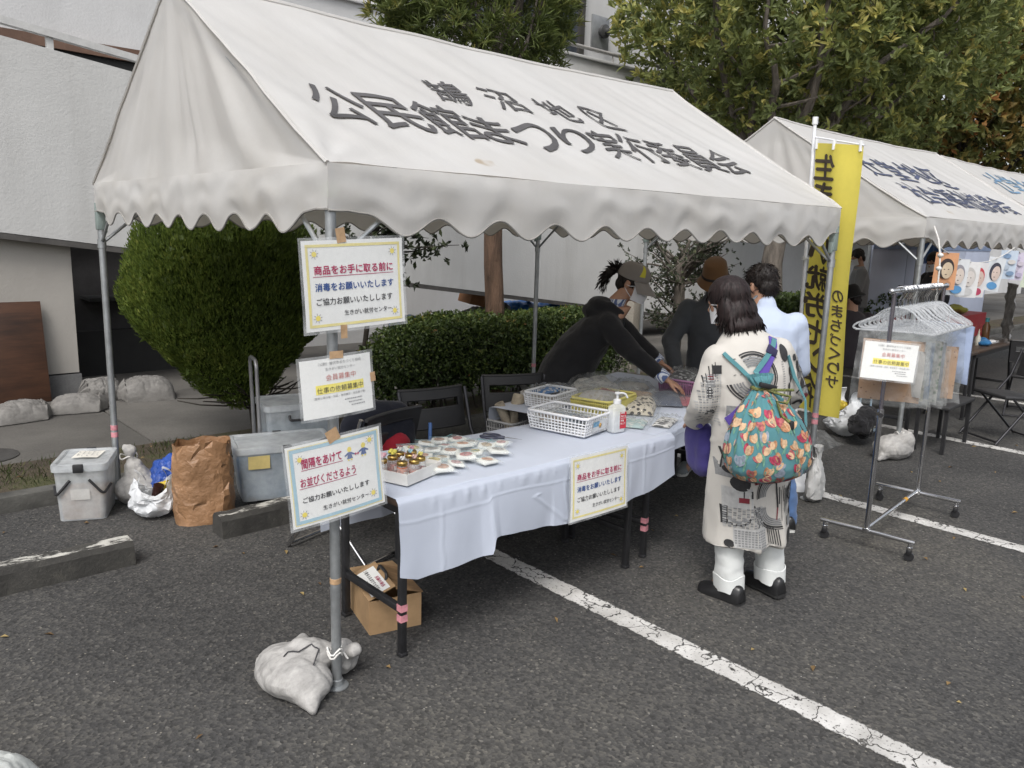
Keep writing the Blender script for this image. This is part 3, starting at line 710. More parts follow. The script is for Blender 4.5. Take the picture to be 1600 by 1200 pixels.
# ================================================================ TENTS
def canopy_mat():
    m, nt, b = new_mat('tent_canvas'); v = objco(nt)
    n = noise_n(nt, 1.1, 6, .65, v); c = ramp(nt, n, [(.3, (.60, .592, .575)), (.6, (.66, .656, .645))]).outputs[0]
    # rain dirt gathering along the eaves, a few brown stains
    sp = nd(nt, 'ShaderNodeSeparateXYZ'); nt.links.new(v, sp.inputs[0])
    lo = nd(nt, 'ShaderNodeMapRange'); lo.inputs['From Min'].default_value = 2.15; lo.inputs['From Max'].default_value = 1.85; nt.links.new(sp.outputs[2], lo.inputs[0])
    d = ramp(nt, noise_n(nt, 2.6, 6, .7, v), [(.46, (0, 0, 0)), (.78, (.4, .4, .4))]); f = mixc(nt, 1, d.outputs[0], lo.outputs[0], 'MULTIPLY'); c = mixc(nt, f, c, (.50, .46, .39))
    s = ramp(nt, noise_n(nt, 3.1, 3, .5, objco(nt, (1, 1, 1.4))), [(.765, (0, 0, 0)), (.80, (.8, .8, .8))]); c = mixc(nt, s.outputs[0], c, (.42, .33, .22))
    nt.links.new(c, b.inputs['Base Color']); b.inputs['Roughness'].default_value = .62; b.inputs['Specular IOR Level'].default_value = .3
    p = bump(nt, b, noise_n(nt, 16, 5, .65, v), .18, .008); p = bump(nt, b, noise_n(nt, 3, 4, .6, objco(nt, (3, 1, .6))), .16, .02, p); bump(nt, b, noise_n(nt, 400, 2, .5, v), .15, .001, p)
    t = nd(nt, 'ShaderNodeBsdfTranslucent'); t.inputs[0].default_value = (.70, .64, .55, 1); mx = nd(nt, 'ShaderNodeMixShader'); mx.inputs[0].default_value = .30; o = nt.nodes['Material Output']
    nt.links.new(b.outputs[0], mx.inputs[1]); nt.links.new(t.outputs[0], mx.inputs[2]); nt.links.new(mx.outputs[0], o.inputs[0]); return m
CANV = canopy_mat(); BIND = mat('grey_edge_binding', (.30, .29, .27), .8, .15, 15)
INK = mat('canvas_ink', (.088, .085, .088), .8, .2, 3); INKB = mat('blue_canvas_ink', (.07, .085, .15), .8, .2, 3); INKP = mat('pale_blue_canvas_ink', (.16, .28, .42), .8, .2, 3)
TAPE = mat('packing_tape', (.50, .33, .19), .45, .15, 30); PINK = mat('pink_tape', (.62, .26, .30), .6, .15, 40); ROPE = mat('white_rope', (.68, .67, .64), .85, .1, 60, .5, 200)
TL, TW, TE, TR_ = 3.66, 2.80, 1.95, 2.81; SL = math.hypot(TW / 2, TR_ - TE)
def tent_funcs(sd):
    rs = (TR_ - TE) / (TW / 2); nF = Vector((0, -(TR_ - TE), TW / 2)).normalized()
    def corner(u, v, p=1):
        k = 0
        for cu in (0, TL):
            dx = (u - cu) * (1 if cu == 0 else -1); dy = v * SL; r = math.hypot(dx, dy)
            k += .010 * math.sin(9 * math.atan2(dy, dx + 1e-4) + 1.3 * cu + sd) * math.exp(-r / .38) * min(1, r / .08)
        return k
    def roof(u, v, side=1, off=0.0):
        d = -.03 * math.sin(math.pi * v) * (1 - .55 * abs(math.cos(math.pi * u / TL * 2)) ** 6) + .0
        d += (.0125 * noise.noise(((u + v * SL * .42) * 3.4, v * .9, sd)) + .007 * noise.noise(((u + v * SL * .5) * 8.5, v * 1.5, sd + 3.1))) * min(1, v * 6, (1.03 - v) * 9)
        d += corner(u, v) + .005 * noise.noise((u * 2.1, v * 3, sd + 7))
        zr = -.022 * math.sin(math.pi * u / TL) * v + .006 * noise.noise((u * 3, 4, sd)) * v
        y = v * TW / 2 if side > 0 else TW - v * TW / 2
        n = Vector((nF.x, nF.y * side, nF.z))
        return Vector((u, y, TE + (TR_ - TE) * v + zr)) + n * (d + off)
    def scal(s, Lh):
        ph = .033 * math.cos(2 * math.pi * s / .31); e = min(s, Lh - s); k = min(1, max(0, (e - .07) / .14)); k = k * k * (3 - 2 * k)
        return TE - .205 + .05 * (1 - k) - ph * k + .012 * noise.noise((s * 1.7, 2.2, sd))
    def val(s, w, side):                       # valance: 0 front, 1 back, 2 left, 3 right
        Lh = TL if side < 2 else TW
        zb = scal(s, Lh); z = TE * (1 - w) + zb * w
        o = .004 + .017 * math.sin(math.pi * min(1, w * 1.05)) * (.65 + .5 * noise.noise((s * 1.3, side, sd))) + .010 * w * noise.noise((s * 3.2, side + .5, sd)) + .008 * noise.noise((s * 3.3 - w * 1.3, w * 2.2, side + sd)) + .006 * noise.noise((s * 9, w * 3, side + sd))
        z += .008 * noise.noise((s * 5, w * 3, side + sd)) * w
        e = min(s, Lh - s); o *= min(1, e / .1) if e < .1 else 1
        o += .0015 * math.cos(2 * math.pi * s / .31) * w ** 4
        return Vector({0: (s, -o, z), 1: (s, TW + o, z), 2: (-o, s, z), 3: (TL + o, s, z)}[side])
    def gable(s, t, end):
        y = s * TW; zr = TE + (TR_ - TE) * (1 - abs(2 * s - 1)); z = TE + (zr - TE) * t
        an = math.atan2(y - TW / 2, TR_ + .12 - z); e = min(1, 6 * t * (1 - t) + .0) * min(1, s * 8, (1 - s) * 8)
        d = e * (.018 * noise.noise((an * 6.5, (TR_ - z) * .7, sd + end)) + .009 * noise.noise((an * 16, (TR_ - z), sd + end))) - .012 * e
        d += .012 * e * noise.noise((y * 2, z * 2.4, end + sd))
        return Vector((-d if end == 0 else TL + d, y, z))
    return roof, val, gable, scal
def make_tent(loc, label, sd, lettering, poles=True):
    t = thing('festival_tent', label, 'tent', loc, 0, 'white festival tents standing in a row')
    roof, val, gable, scal = tent_funcs(sd)
    g = MB(); g.grid(lambda a, b: roof(a * TL, b, 1), 150, 60); g.grid(lambda a, b: roof(a * TL, b, -1), 100, 30)
    for end in (0, 1): g.grid(lambda a, b: gable(a, b, end), 84, 30)
    c = g.build('canopy', CANV, t, auto=50)
    for side, nm, lab in ((0, 'valance', None), (1, 'valance', None), (2, 'valance', None), (3, 'valance', None)):
        Lh = TL if side < 2 else TW; nu = 190 if side < 2 else 150
        g = MB(); g.grid(lambda a, b: val(a * Lh, b, side), nu, 12); vo = g.build('valance', CANV, t, auto=0)
        e = MB(); e.tube([val(a * Lh / nu, 1, side) for a in range(nu + 1)], .0045, 5); e.build('edge_binding', BIND, vo)
    # ridge cap roll and end seams
    s = MB(); s.tube([roof(a / 60 * TL, 1, 1) + Vector((0, 0, -.004)) for a in range(61)], .016, 8)
    for u in (0, TL):
        for side in (1, -1): s.tube([roof(u, b / 40, side, -.002) for b in range(41)], .009, 6)
    s.build('seam', CANV, t)
    for (txt, u0, u1, v0, v1, ink, bold, gap) in lettering:
        g = MB(); n = len(txt); pitch = (u1 - u0) / n; hh = (v1 - v0)
        for i, ch in enumerate(txt):
            k = .97 - gap; j = random.uniform(-.012, .012)
            put_text(g, ch, lambda x, y, l: roof(x, y, 1, .006 + l), u0 + pitch * i + pitch * (1 - k) / 2, v0 + j * .5, pitch * k, hh * (.88 if ch in 'まつり' else 1), bold, sub=.05,
                     tf=lambda a, b: (a + .06 * pitch * math.sin(b / hh * 3 + i), b + hh * (.05 * math.sin(a / pitch * 3 + i) + .07 * (a / pitch - .5))))
        g.build('lettering', ink, t, auto=0)
    if poles:
        f = MB(); r = .016; i_ = .03
        f.tube([(i_, i_, 1.915), (TL - i_, i_, 1.915)], r, 10); f.tube([(i_, TW - i_, 1.915), (TL - i_, TW - i_, 1.915)], r, 10)
        f.tube([(i_, i_, 1.915), (i_, TW - i_, 1.915)], r, 10); f.tube([(TL - i_, i_, 1.915), (TL - i_, TW - i_, 1.915)], r, 10); f.tube([(i_, TW / 2, 2.73), (TL - i_, TW / 2, 2.73)], r, 10)
        f.build('eave_pipes', GREY_METAL, t)
        for x in (i_, TL / 2, TL - i_):
            f = MB(); f.tube(fillet([(x, i_, 1.915), (x, TW / 2, 2.73), (x, TW - i_, 1.915)], .05), .014, 8); f.build('rafter', GREY_METAL, t)
        for (x, y) in ((.02, .02), (TL - .02, .02), (.02, TW - .02), (TL - .02, TW - .02)):
            p = MB(); p.tube([(x, y, .006), (x, y, 1.10), (x, y, 1.105), (x, y, 1.93)], [.0195, .0195, .0195, .0195], 14)
            sx = 1 if x < 1 else -1; sy = 1 if y < 1 else -1
            po = p.build('pole', GREY_METAL, t)
            b = MB(); b.lathe([(.045, 0), (.045, .004), (.026, .008), (.024, .03), (.02, .032)], (x, y, .002), seg=22); b.tube([(x + .035, y, .006), (x + .035, y, .010)], .006, 8); b.build('foot_plate', GREY_METAL, po)
            if x > 1 or y > 1: b = MB(); b.box((x, y, 1.76), (.05, .044, .16), bev=.006); b.box((x + sx * .028, y, 1.70), (.012, .03, .07), bev=.003); b.build('sliding_bracket', mat('greenish_zinc', (.33, .40, .38), .5, .1, 20, metal=.5), po)
            b = MB(); b.tube([(x, y, 1.60), (x + sx * .36, y, 1.90)], .0095, 8); b.tube([(x, y, 1.60), (x, y + sy * .36, 1.90)], .0095, 8); b.tube([(x, y, 1.575), (x, y, 1.625)], .025, 12); b.build('brace', GREY_METAL, po)
    return t
TENT1 = make_tent((0, 0, 0), 'nearest white festival tent with black brush lettering over the sales table', 1.7, [
    ('公民館まつり実行委員会', .17, 3.16, .225, .425, INK, .009, .05), ('鵠沼地区', .90, 2.42, .49, .635, INK, .007, .38)])
make_tent((5.27, .09, 0), 'second white festival tent with dark blue lettering behind the clothes rack', 8.3, [
    ('社会福祉協議会', .60, 3.20, .16, .40, INKB, .008, .06), ('辻堂地区', .45, 2.45, .46, .70, INKB, .008, .14)])
make_tent((9.2, .13, 0), 'farthest white festival tent at right edge with pale blue lettering', 15.1, [
    ('辻堂地区', .70, 2.9, .56, .86, INKP, .006, .16)])
# tape bands round the poles, belonging to the poles
def band(tent, k, z, h, m, x=None):
    po = [c for c in tent.children if c.name.startswith('pole')][k]
    cx = sum((v.co.x for v in po.data.vertices)) / len(po.data.vertices); cy = sum((v.co.y for v in po.data.vertices)) / len(po.data.vertices)
    MB().lathe([(.0195, 0), (.0212, .001), (.0212, h - .001), (.0195, h)], (cx, cy, z), seg=18, cap=False).build('tape_band', m, po)
band(TENT1, 0, .425, .022, TAPE); band(TENT1, 0, 1.835, .05, mat('green_tape', (.30, .52, .26), .6))
for k, z in ((1, .53), (1, .575), (2, .40), (2, .445), (3, .52)): band(TENT1, k, z, .032, PINK)

# ================================================================ SIGNS AND FLAG
PAPER = mat('white_paper', (.80, .80, .78), .55, .03, 4); LAM = clear_plastic('laminate_film', (.9, .92, .93), .12, .12)
CRIM = mat('crimson_print', (.42, .035, .11), .5, .05); BLUEP = mat('blue_print', (.035, .085, .27), .5, .05); BLKP = mat('dark_print', (.045, .045, .05), .5, .05); GREYP = mat('grey_print', (.26, .26, .27), .5, .05)
YELP = mat('yellow_print', (.80, .66, .11), .5, .05); BORD = mat('pale_yellow_border', (.80, .70, .27), .5, .08); BORDB = mat('pale_blue_border', (.36, .55, .65), .5, .08); HILI = mat('highlighter_yellow', (.86, .74, .10), .5, .04); REDP = mat('rose_print', (.52, .20, .18), .5, .05)
PRINTS = [CRIM, BLUEP, BLKP, GREYP, YELP, BORD, BORDB, HILI, REDP]
def make_sign(label, loc, rot, W, H, kind, bend=0.0, tapes=(), film=True, grp=None):
    s = thing('notice_sign', label, 'sign', loc); s.rotation_euler = rot
    if grp: s['group'] = grp
    def S(x, y, o=0.0):          # page coordinates 0..W, 0..H from the lower left, facing -Y
        a = x - W / 2; b = y - H / 2
        return Vector((a, -o - bend * (1 - (2 * a / W) ** 2) + .004 * math.sin(b * 9 + a * 5), b))
    m = .010
    g = MB(); g.grid(lambda u, v: S(m + u * (W - 2 * m), m + v * (H - 2 * m)), 18, 10); g.build('paper', PAPER, s, auto=0)
    if film:
        g = MB(); g.grid(lambda u, v: S(u * W, v * H, .0012), 18, 10); g.grid(lambda u, v: S(u * W, v * H, -.0012), 18, 10); g.build('laminate', LAM, s, auto=0)
    g = MB(); o = .0010
    def rect(x0, y0, x1, y1, mi, oo=o):
        g.grid(lambda u, v: S(x0 + u * (x1 - x0), y0 + v * (y1 - y0), oo), 14, 10, mi)
    def sun(x, y, r):
        n = 20; g.add([S(x + r * .48 * math.cos(6.2832 * i / n), y + r * .48 * math.sin(6.2832 * i / n), o) for i in range(n)], [tuple(range(n))], 4)
        for i in range(8):
            a = 6.2832 * i / 8 + .2; c, q = math.cos(a), math.sin(a)
            g.add([S(x + r * .56 * c - .0016 * q, y + r * .56 * q + .0016 * c, o), S(x + r * .56 * c + .0016 * q, y + r * .56 * q - .0016 * c, o), S(x + r * c, y + r * q, o)], [(0, 1, 2)], 3)
    def line(txt, x, y, w, mi, bold=.012, h=None): return put_text(g, txt, lambda a, b, l: S(a, b, o * 1.6 + l * .3), x, y, w, h, bold, mi)
    def frame(k, mi, th):
        rect(k, k, W - k, k + th, mi); rect(k, H - k - th, W - k, H - k, mi); rect(k, k + th, k + th, H - k - th, mi); rect(W - k - th, k + th, W - k, H - k - th, mi)
    if kind in ('hands', 'queue'):
        sx, sy = W / .42, H / .32
        frame(.023, 5 if kind == 'hands' else 6, .0095 if kind == 'hands' else .012)
        if kind == 'queue': frame(.019, 5, .0025)
        q = .026; r = .019
        if kind == 'hands':
            for (a, b) in ((.055, .055), (W - .055, .055), (.055, H - .055), (W - .055, H - .055)): sun(a, b, r)
            line('商品をお手に取る前に', .05 * sx, .198 * sy, .315 * sx, 0, .022); rect(.045 * sx, .190 * sy, .368 * sx, .1925 * sy, 0)
            line('消毒をお願いいたします', .05 * sx, .143 * sy, .315 * sx, 1, .02)
            line('ご協力お願いいたしします', .052 * sx, .096 * sy, .305 * sx, 2, .012)
            line('生きがい就労センター', .155 * sx, .056 * sy, .195 * sx, 2, .006)
        else:
            for (a, b) in ((.055, .055), (W - .058, .062), (.058, H - .062), (W - .055, H - .052)): sun(a, b, r)
            line('間隔をあけて', .068 * sx, .222 * sy, .165 * sx, 0, .02, .034 * sy); rect(.064 * sx, .215 * sy, .236 * sx, .2175 * sy, 0)
            line('お並びくださるよう', .055 * sx, .157 * sy, .232 * sx, 0, .014, .033 * sy); rect(.050 * sx, .150 * sy, .290 * sx, .1525 * sy, 0)
            line('ご協力お願いいたしします', .058 * sx, .098 * sy, .285 * sx, 2, .014); line('生きがい就労センター', .135 * sx, .054 * sy, .20 * sx, 2, .006)
            for i, (a, b) in enumerate(((.268 * sx, .222 * sy), (.330 * sx, .225 * sy))):     # two little paper-doll figures keeping apart
                n = 16; g.add([S(a + .009 * math.cos(6.283 * k / n), b + .029 + .010 * math.sin(6.283 * k / n), o) for k in range(n)], [tuple(range(n))], 4)
                g.add([S(a - .006, b + .019, o), S(a - .021, b + .010, o), S(a - .020, b + .005, o), S(a - .008, b + .009, o), S(a - .012, b - .006, o), S(a + .012, b - .006, o), S(a + .008, b + .009, o), S(a + .020, b + .005, o), S(a + .021, b + .010, o), S(a + .006, b + .019, o)], [tuple(range(10))], 1, False)
                for e in (-1, 1): g.add([S(a + e * .003, b - .006, o), S(a + e * .009, b - .006, o), S(a + e * .009, b - .013, o), S(a + e * .003, b - .013, o)], [(0, 1, 2, 3)], 4)
            line('↔', .289 * sx, .224 * sy, .02 * sx, 0, .03)
    else:
        sx, sy = W / .29, H / .215
        line('（公財）藤沢市まちづくり協会', .075 * sx, .183 * sy, .165 * sx, 3, -.004); line('生きがい就労センター', .10 * sx, .165 * sy, .115 * sx, 3, -.004)
        line('会員募集中', .10 * sx, .131 * sy, .115 * sx, 8, -.006); rect(.060 * sx, .088 * sy, .245 * sx, .119 * sy, 7); line('仕事の依頼募集中', .064 * sx, .091 * sy, .178 * sx, 2, -.004)
        line('（簡単な軽作業・除草・賞状書き・宛名書き等）', .05 * sx, .072 * sy, .20 * sx, 3, 0.0)
        for y, x0, x1 in ((.057, .165, .235), (.046, .18, .235), (.035, .19, .245)):      # three lines too small to read
            x = x0
            while x < x1: w_ = random.uniform(.003, .007); rect(x * sx, y * sy, min(x + w_, x1) * sx, (y + .0042) * sy, 3); x += w_ + .002
    g.build('print', PRINTS, s, auto=0)
    for (x, y, w_, h_, a) in tapes:
        tg = MB(); ca, sa = math.cos(a), math.sin(a)
        tg.grid(lambda u, v: S(W / 2 + x + (u - .5) * w_ * ca - (v - .5) * h_ * sa, H / 2 + y + (u - .5) * w_ * sa + (v - .5) * h_ * ca, .0022 + .0012 * noise.noise((u * 4, v * 4, x))), 5, 5); tg.build('tape', TAPE, s, auto=0)
    return s
make_sign('top sign on the front pole, yellow border, notice about disinfecting hands', (.090, -.026, 1.544), (0, R(-2.6), R(1)), .425, .325, 'hands', .004, ((-.052, .168, .036, .05, .12), (-.062, -.162, .026, .048, -.02)))
make_sign('middle plain white sign on the front pole with one highlighted line', (.012, -.026, 1.188), (0, R(-3.2), R(-3)), .292, .226, 'plain', .010, ((.0, .112, .052, .026, -.05), (.142, .012, .022, .034, .05)))
make_sign('lowest sign on the front pole, pale blue border with two tiny figures', (.006, -.028, .856), (0, R(-4.6), R(-2)), .390, .318, 'queue', .008, ((-.006, .158, .048, .046, .35),))
make_sign('yellow bordered sign taped to the front of the white tablecloth', (1.398, -.058, .570), (R(-2), R(.5), R(0)), .425, .328, 'hands', .004, grp=None)

# --- yellow banner flag, read from behind
fl = thing('banner_flag', 'tall yellow banner flag on a white pole beside the near tent', 'flag', (3.9, .33, 0))
FY = mat('yellow_banner_cloth', (.76, .65, .12), .85, .08, 3)
nt = FY.node_tree; b_ = nt.nodes['Principled BSDF']; t_ = nd(nt, 'ShaderNodeBsdfTranslucent'); t_.inputs[0].default_value = (.80, .68, .10, 1); mx_ = nd(nt, 'ShaderNodeMixShader'); mx_.inputs[0].default_value = .35
nt.links.new(b_.outputs[0], mx_.inputs[1]); nt.links.new(t_.outputs[0], mx_.inputs[2]); nt.links.new(mx_.outputs[0], nt.nodes['Material Output'].inputs[0])
WPOLE = mat('white_plastic_pole', (.74, .75, .77), .35, .05, 8); WPLA = mat('white_plastic', (.72, .73, .74), .35, .06, 8)
MB().tube([(-.03, -.07, .0), (0, 0, 1.2), (.02, .045, 2.54)], .0125, 10).build('pole', WPOLE, fl); 
MB().tube([(.02, .045, 2.52), (.02, .045, 2.57)], .019, 10).build('pole_cap', WPLA, fl)
def F(x, z, o=0.0):           # x from the pole edge, z height
    t = x / .42; k = (z - .57) / 1.8; base = Vector((-.03 + .045 * k, -.05 + .085 * k, z)); d = Vector((-.165, -.44, 0)) / .47
    rip = .020 * math.sin(t * 7.5 + .4 * math.sin(z * 1.3)) * min(1, t * 3) + .012 * math.sin(z * 4 + t * 5)
    n = Vector((.44, -.165, 0)).normalized()
    return base + d * (x * (1 - .10 * (1 - k))) + n * (rip + o) + Vector((0, 0, -.05 * t * k - .03 * (1 - k) * (1 - t) * 0))
g = MB(); g.grid(lambda u, v: F(.02 + u * .40, .57 + v * 1.83), 40, 60); g.build('cloth', FY, fl, auto=0)
g = MB(); chars = '生きがい就労センター'; z = 2.305
for i, ch in enumerate(chars):
    if ch == 'ー':
        g.grid(lambda u, v: F(.15 + .035 * u, .60 + .15 * v, -.004), 2, 4)
    else: put_text(g, ch, lambda a, b_, l: F(.27 - a, b_, -.004 - l), .03, z - .145, .22, .165, .03, sub=.03)
    z -= .186
for i, ch in enumerate('のまちづくりサ'): put_text(g, ch, lambda a, b_, l: F(.385 - a, b_, -.004 - l), 0.0, 1.36 - .098 * i, .085, .08, .02, sub=.03)
g.build('lettering', mat('banner_ink', (.06, .045, .03), .8, .1), fl, auto=0)
g = MB(); g.tube([(.02, .045, 2.44), F(.43, 2.40)], .006, 8); g.build('top_bar', WPOLE, fl)
for x in (.03, .21, .40): p = F(x, 2.38); MB().tube([p + Vector((0, 0, -.02)), p + Vector((0, 0, .045))], .012, 8).build('loop', WPLA, fl)
for z in (.75, 1.17, 1.62, 2.05): p = F(.02, z); g = MB(); g.tube([p + Vector((0, .035, -.012)), p + Vector((0, .035, .012))], .02, 8); g.tube([p + Vector((0, .03, 0)), p], .008, 6); g.build('loop', WPLA, fl)
g = MB(); g.lathe([(.19, 0), (.19, .02), (.16, .06), (.04, .075), (.025, .11)], (-.03, -.07, 0), seg=24); g.build('base', WPLA, fl)
# ================================================================ TABLES, CLOTHS AND GOODS
from mathutils.bvhtree import BVHTree
def bvh_of(o):
    me = o.data; return BVHTree.FromPolygons([v.co.copy() for v in me.vertices], [tuple(p.vertices) for p in me.polygons])
def stick(mb, bv, co, up, polys, off=.002):
    """lay flat shapes [(points2d, material index)] on a curved surface round the surface point nearest to co"""
    h = bv.find_nearest(Vector(co))
    if h[0] is None: return
    p, n = h[0], h[1]; up = Vector(up); y = (up - n * up.dot(n))
    if y.length < 1e-4: y = frame_from(n)[0]
    y.normalize(); x = y.cross(n)
    for k, (pts, mi) in enumerate(polys):
        vs = []
        for a, b in pts:
            q = p + x * a + y * b; h2 = bv.find_nearest(q)
            vs.append(h2[0] + h2[1] * (off + .0004 * k) if h2[0] else q)
        mb.add(vs, [tuple(range(len(vs)))], mi, False)
def fanpoly(cx, cy, rx, ry, n=10, rot=0):
    return [(cx + rx * math.cos(2 * math.pi * i / n) * math.cos(rot) - ry * math.sin(2 * math.pi * i / n) * math.sin(rot), cy + rx * math.cos(2 * math.pi * i / n) * math.sin(rot) + ry * math.sin(2 * math.pi * i / n) * math.cos(rot)) for i in range(n)]
BLACKP = mat('black_painted_steel', (.022, .022, .024), .45, .2, 20, .1, 80); BLKPLA = mat('black_plastic', (.02, .02, .022), .5, .15, 20); TOPM = mat('dark_wood_laminate', (.07, .045, .032), .4, .2, 2, stretch=(.4, 6, 6))
CLOTH = cloth('white_tablecloth', (.51, .555, .65), .05, .12, tint=(.5, .55, .65), bmp=.12)
CHROME = mat('chrome_tube', (.62, .62, .63), .14, .05, 12, metal=1.0)
def folding_table(label, loc, rz, L, D, grp='black folding tables under the stall cloths', cy=(.05, .50), cx=(.06, None), h=.70, top=TOPM):
    t = thing('folding_table', label, 'table', loc, rz, grp)
    MB().box((L / 2, D / 2, h - .014), (L, D, .028), bev=.004).build('tabletop', top, t)
    f = MB(); f.box((L / 2, .04, h - .055), (L - .08, .02, .05)); f.box((L / 2, D - .04, h - .055), (L - .08, .02, .05)); f.box((.05, D / 2, h - .056), (.02, D - .10, .048)); f.box((L - .05, D / 2, h - .056), (.02, D - .10, .048)); f.build('apron', BLACKP, t)
    for x in (.06, L - .06):
        for y in cy:
            g = MB(); g.box((x, y, h / 2 - .03), (.030, .030, h - .072), bev=.004); lg = g.build('leg', BLACKP, t)
            MB().box((x, y, .009), (.036, .036, .018), bev=.004).build('foot_cap', BLKPLA, lg)
        MB().box((x, (cy[0] + cy[1]) / 2, .205), (.024, cy[1] - cy[0] - .03, .030), bev=.003).build('cross_bar', BLACKP, t)
    return t
T1 = folding_table('black legged folding table at the front pole, under the long white cloth', (.28, 0, 0), 0, 1.54, .60)
T2 = folding_table('black legged folding table under the cloth beside the patterned coat customer', (1.90, .02, 0), R(14), 1.62, .60)
T3 = folding_table('black legged folding table in front of the seller, second row', (1.86, .66, 0), R(14), 1.62, .46, cy=(.05, .40))
def leg_band(t, k, z):
    l = [c for c in t.children if c.name.startswith('leg')][k]; c = l.data.vertices; x = sum(v.co.x for v in c) / len(c); y = sum(v.co.y for v in c) / len(c)
    for dz in (0, .045): MB().box((x, y, z + dz), (.0325, .0325, .030)).build('tape_band', PINK, l)
leg_band(T1, 0, .17); leg_band(T2, 0, .17)
# long white cloth on the first table: top, front drape with folds, short back drape
HEM = [(.26, .40), (.36, .365), (.70, .385), (.725, .385), (.74, .455), (1.0, .42), (1.25, .395), (1.6, .41), (1.85, .44), (2.0, .485), (2.06, .50)]
def hem(x):
    for (a, p), (b, q) in zip(HEM, HEM[1:]):
        if x <= b: t = max(0, (x - a) / (b - a)); return p + (q - p) * t
    return HEM[-1][1]
def cloth_fn(X0, X1, hemf, depth, h, seed, back=.2, sag=.0):
    def fn(u, v):
        x = X0 + (X1 - X0) * u
        wv = .0035 * noise.noise((x * 5, v * 4, seed)) + .0025 * noise.noise((x * 13, v * 9, seed)) * 1
        if v < .55:                                        # hanging front, v=0 the hem
            k = 1 - v / .55; L = (h - hemf(x)); z = h - .012 - (L - .012) * k
            fold = (.030 * noise.noise((x * 3.2, .4 + k * .3, seed)) + .012 * noise.noise((x * 8 + k * .5, k * .4, seed + 3))) * k ** .8 * (.35 if 1.12 < x < 1.66 and X0 < .5 and X1 > 1.9 else 1)
            for xc in (.47, 1.21, 1.78): fold += .0032 * max(0, 1 - abs(x - xc + .03 * noise.noise((k * 3, xc, 1))) / .012) * min(1, k * 5)      # ironed-in creases
            for kc in (.26,): fold += .002 * max(0, 1 - abs(k - kc - .02 * noise.noise((x * 3, kc, 2))) / .03)
            fold += .004 * max(0, 1 - abs((x - .98) * .8 - abs(k - .45) * .32 - .02) / .02) * (k > .4) * (k < .95)
            fold += .012 * max(0, noise.noise((x * 22, seed, 1.0))) * max(0, 1 - abs(k - .08) * 7)   # puckers under the table edge
            if abs(x - .728) < .05 and X0 < .5: fold += .018 * k * (1 - abs(x - .728) / .05)
            return Vector((x + .012 * noise.noise((x * 4, k * 2, seed + 8)) * k, -.012 - abs(.02 * k ** .5) - fold, z + .004 * noise.noise((x * 8, seed, k))))
        if v < .60:
            t = (v - .55) / .05; a = t * math.pi / 2; return Vector((x, -.012 + .012 * math.sin(a), h - .012 + .012 * math.sin(a)))
        if v < .92:
            t = (v - .60) / .32; y = t * depth; return Vector((x, y, h + max(0, wv) + .0035 * max(0, noise.noise((x * 2.2, y * 6, seed + 2)))))
        t = (v - .92) / .08; return Vector((x + .01 * t, depth + .006 + .03 * t * abs(noise.noise((x * 5, t, seed))), h - back * t))
    return fn
g = MB(); g.grid(cloth_fn(.275, 2.03, hem, .615, .704, 2.2, .33), 220, 110); tc = g.build('tablecloth', CLOTH, auto=0); tag(tc, 'long white tablecloth draped over the near folding table', 'tablecloth', 'white tablecloths on the stall')
g = MB(); g.grid(cloth_fn(.0, 1.66, lambda x: .575 - .05 * x + .02 * math.sin(x * 5), 1.07, .703, 6.4, .1), 160, 80); c2 = g.build('tablecloth', CLOTH, auto=0); c2.location = (1.915, .03, .0015); c2.rotation_euler.z = R(14)
tag(c2, 'white tablecloth with short drop under the baskets and packed goods', 'tablecloth', 'white tablecloths on the stall')
TZ = .712
# --- tray of small jars
CARD = mat('white_carton', (.68, .67, .64), .7, .06, 8); GOLD = mat('gold_lid', (.55, .37, .12), .28, .08, 30, metal=1); GLASSJ = clear_plastic('jar_glass', (.93, .95, .95), .28, .05)
tr = MB(); W_, D_, H_ = .235, .20, .048
for (cx, cy, sx, sy, sz) in ((0, 0, W_, D_, .004), (0, -D_ / 2, W_ + .004, .004, H_), (0, D_ / 2, W_ + .004, .004, H_), (-W_ / 2, 0, .004, D_ - .004, H_), (W_ / 2, 0, .004, D_ - .004, H_)): tr.box((cx, cy, sz / 2 if sz > .01 else .002), (sx, sy, sz))
o = tr.build('carton_tray', CARD); o.location = (.47, .225, TZ); o.rotation_euler.z = R(19); tag(o, 'shallow white carton tray holding small gold lidded jars', 'tray')
fills = [(.42, .16, .07), (.50, .09, .06), (.55, .30, .22), (.42, .03, .03), (.36, .37, .34), (.58, .16, .06), (.47, .12, .08), (.45, .20, .14)]
tops = [(.70, .36, .42), (.70, .62, .12), (.66, .62, .58), (.62, .55, .15), (.60, .30, .34), (.72, .70, .66), (.65, .45, .40), (.35, .55, .62)]
JL = ['jar of orange filling with pink flower on top, rear left of the tray', 'jar with big yellow flower wrapped in clear film on its lid', 'pale pink jar with white bow, rear right of the tray', 'jar of red filling in the front of the tray', 'clear grey jar at the right end of the tray', 'jar with orange ribbon at the left front of the tray', 'rosy jar with small pink flower, middle of the tray', 'pink jar with pale blue flower between red and grey jars']
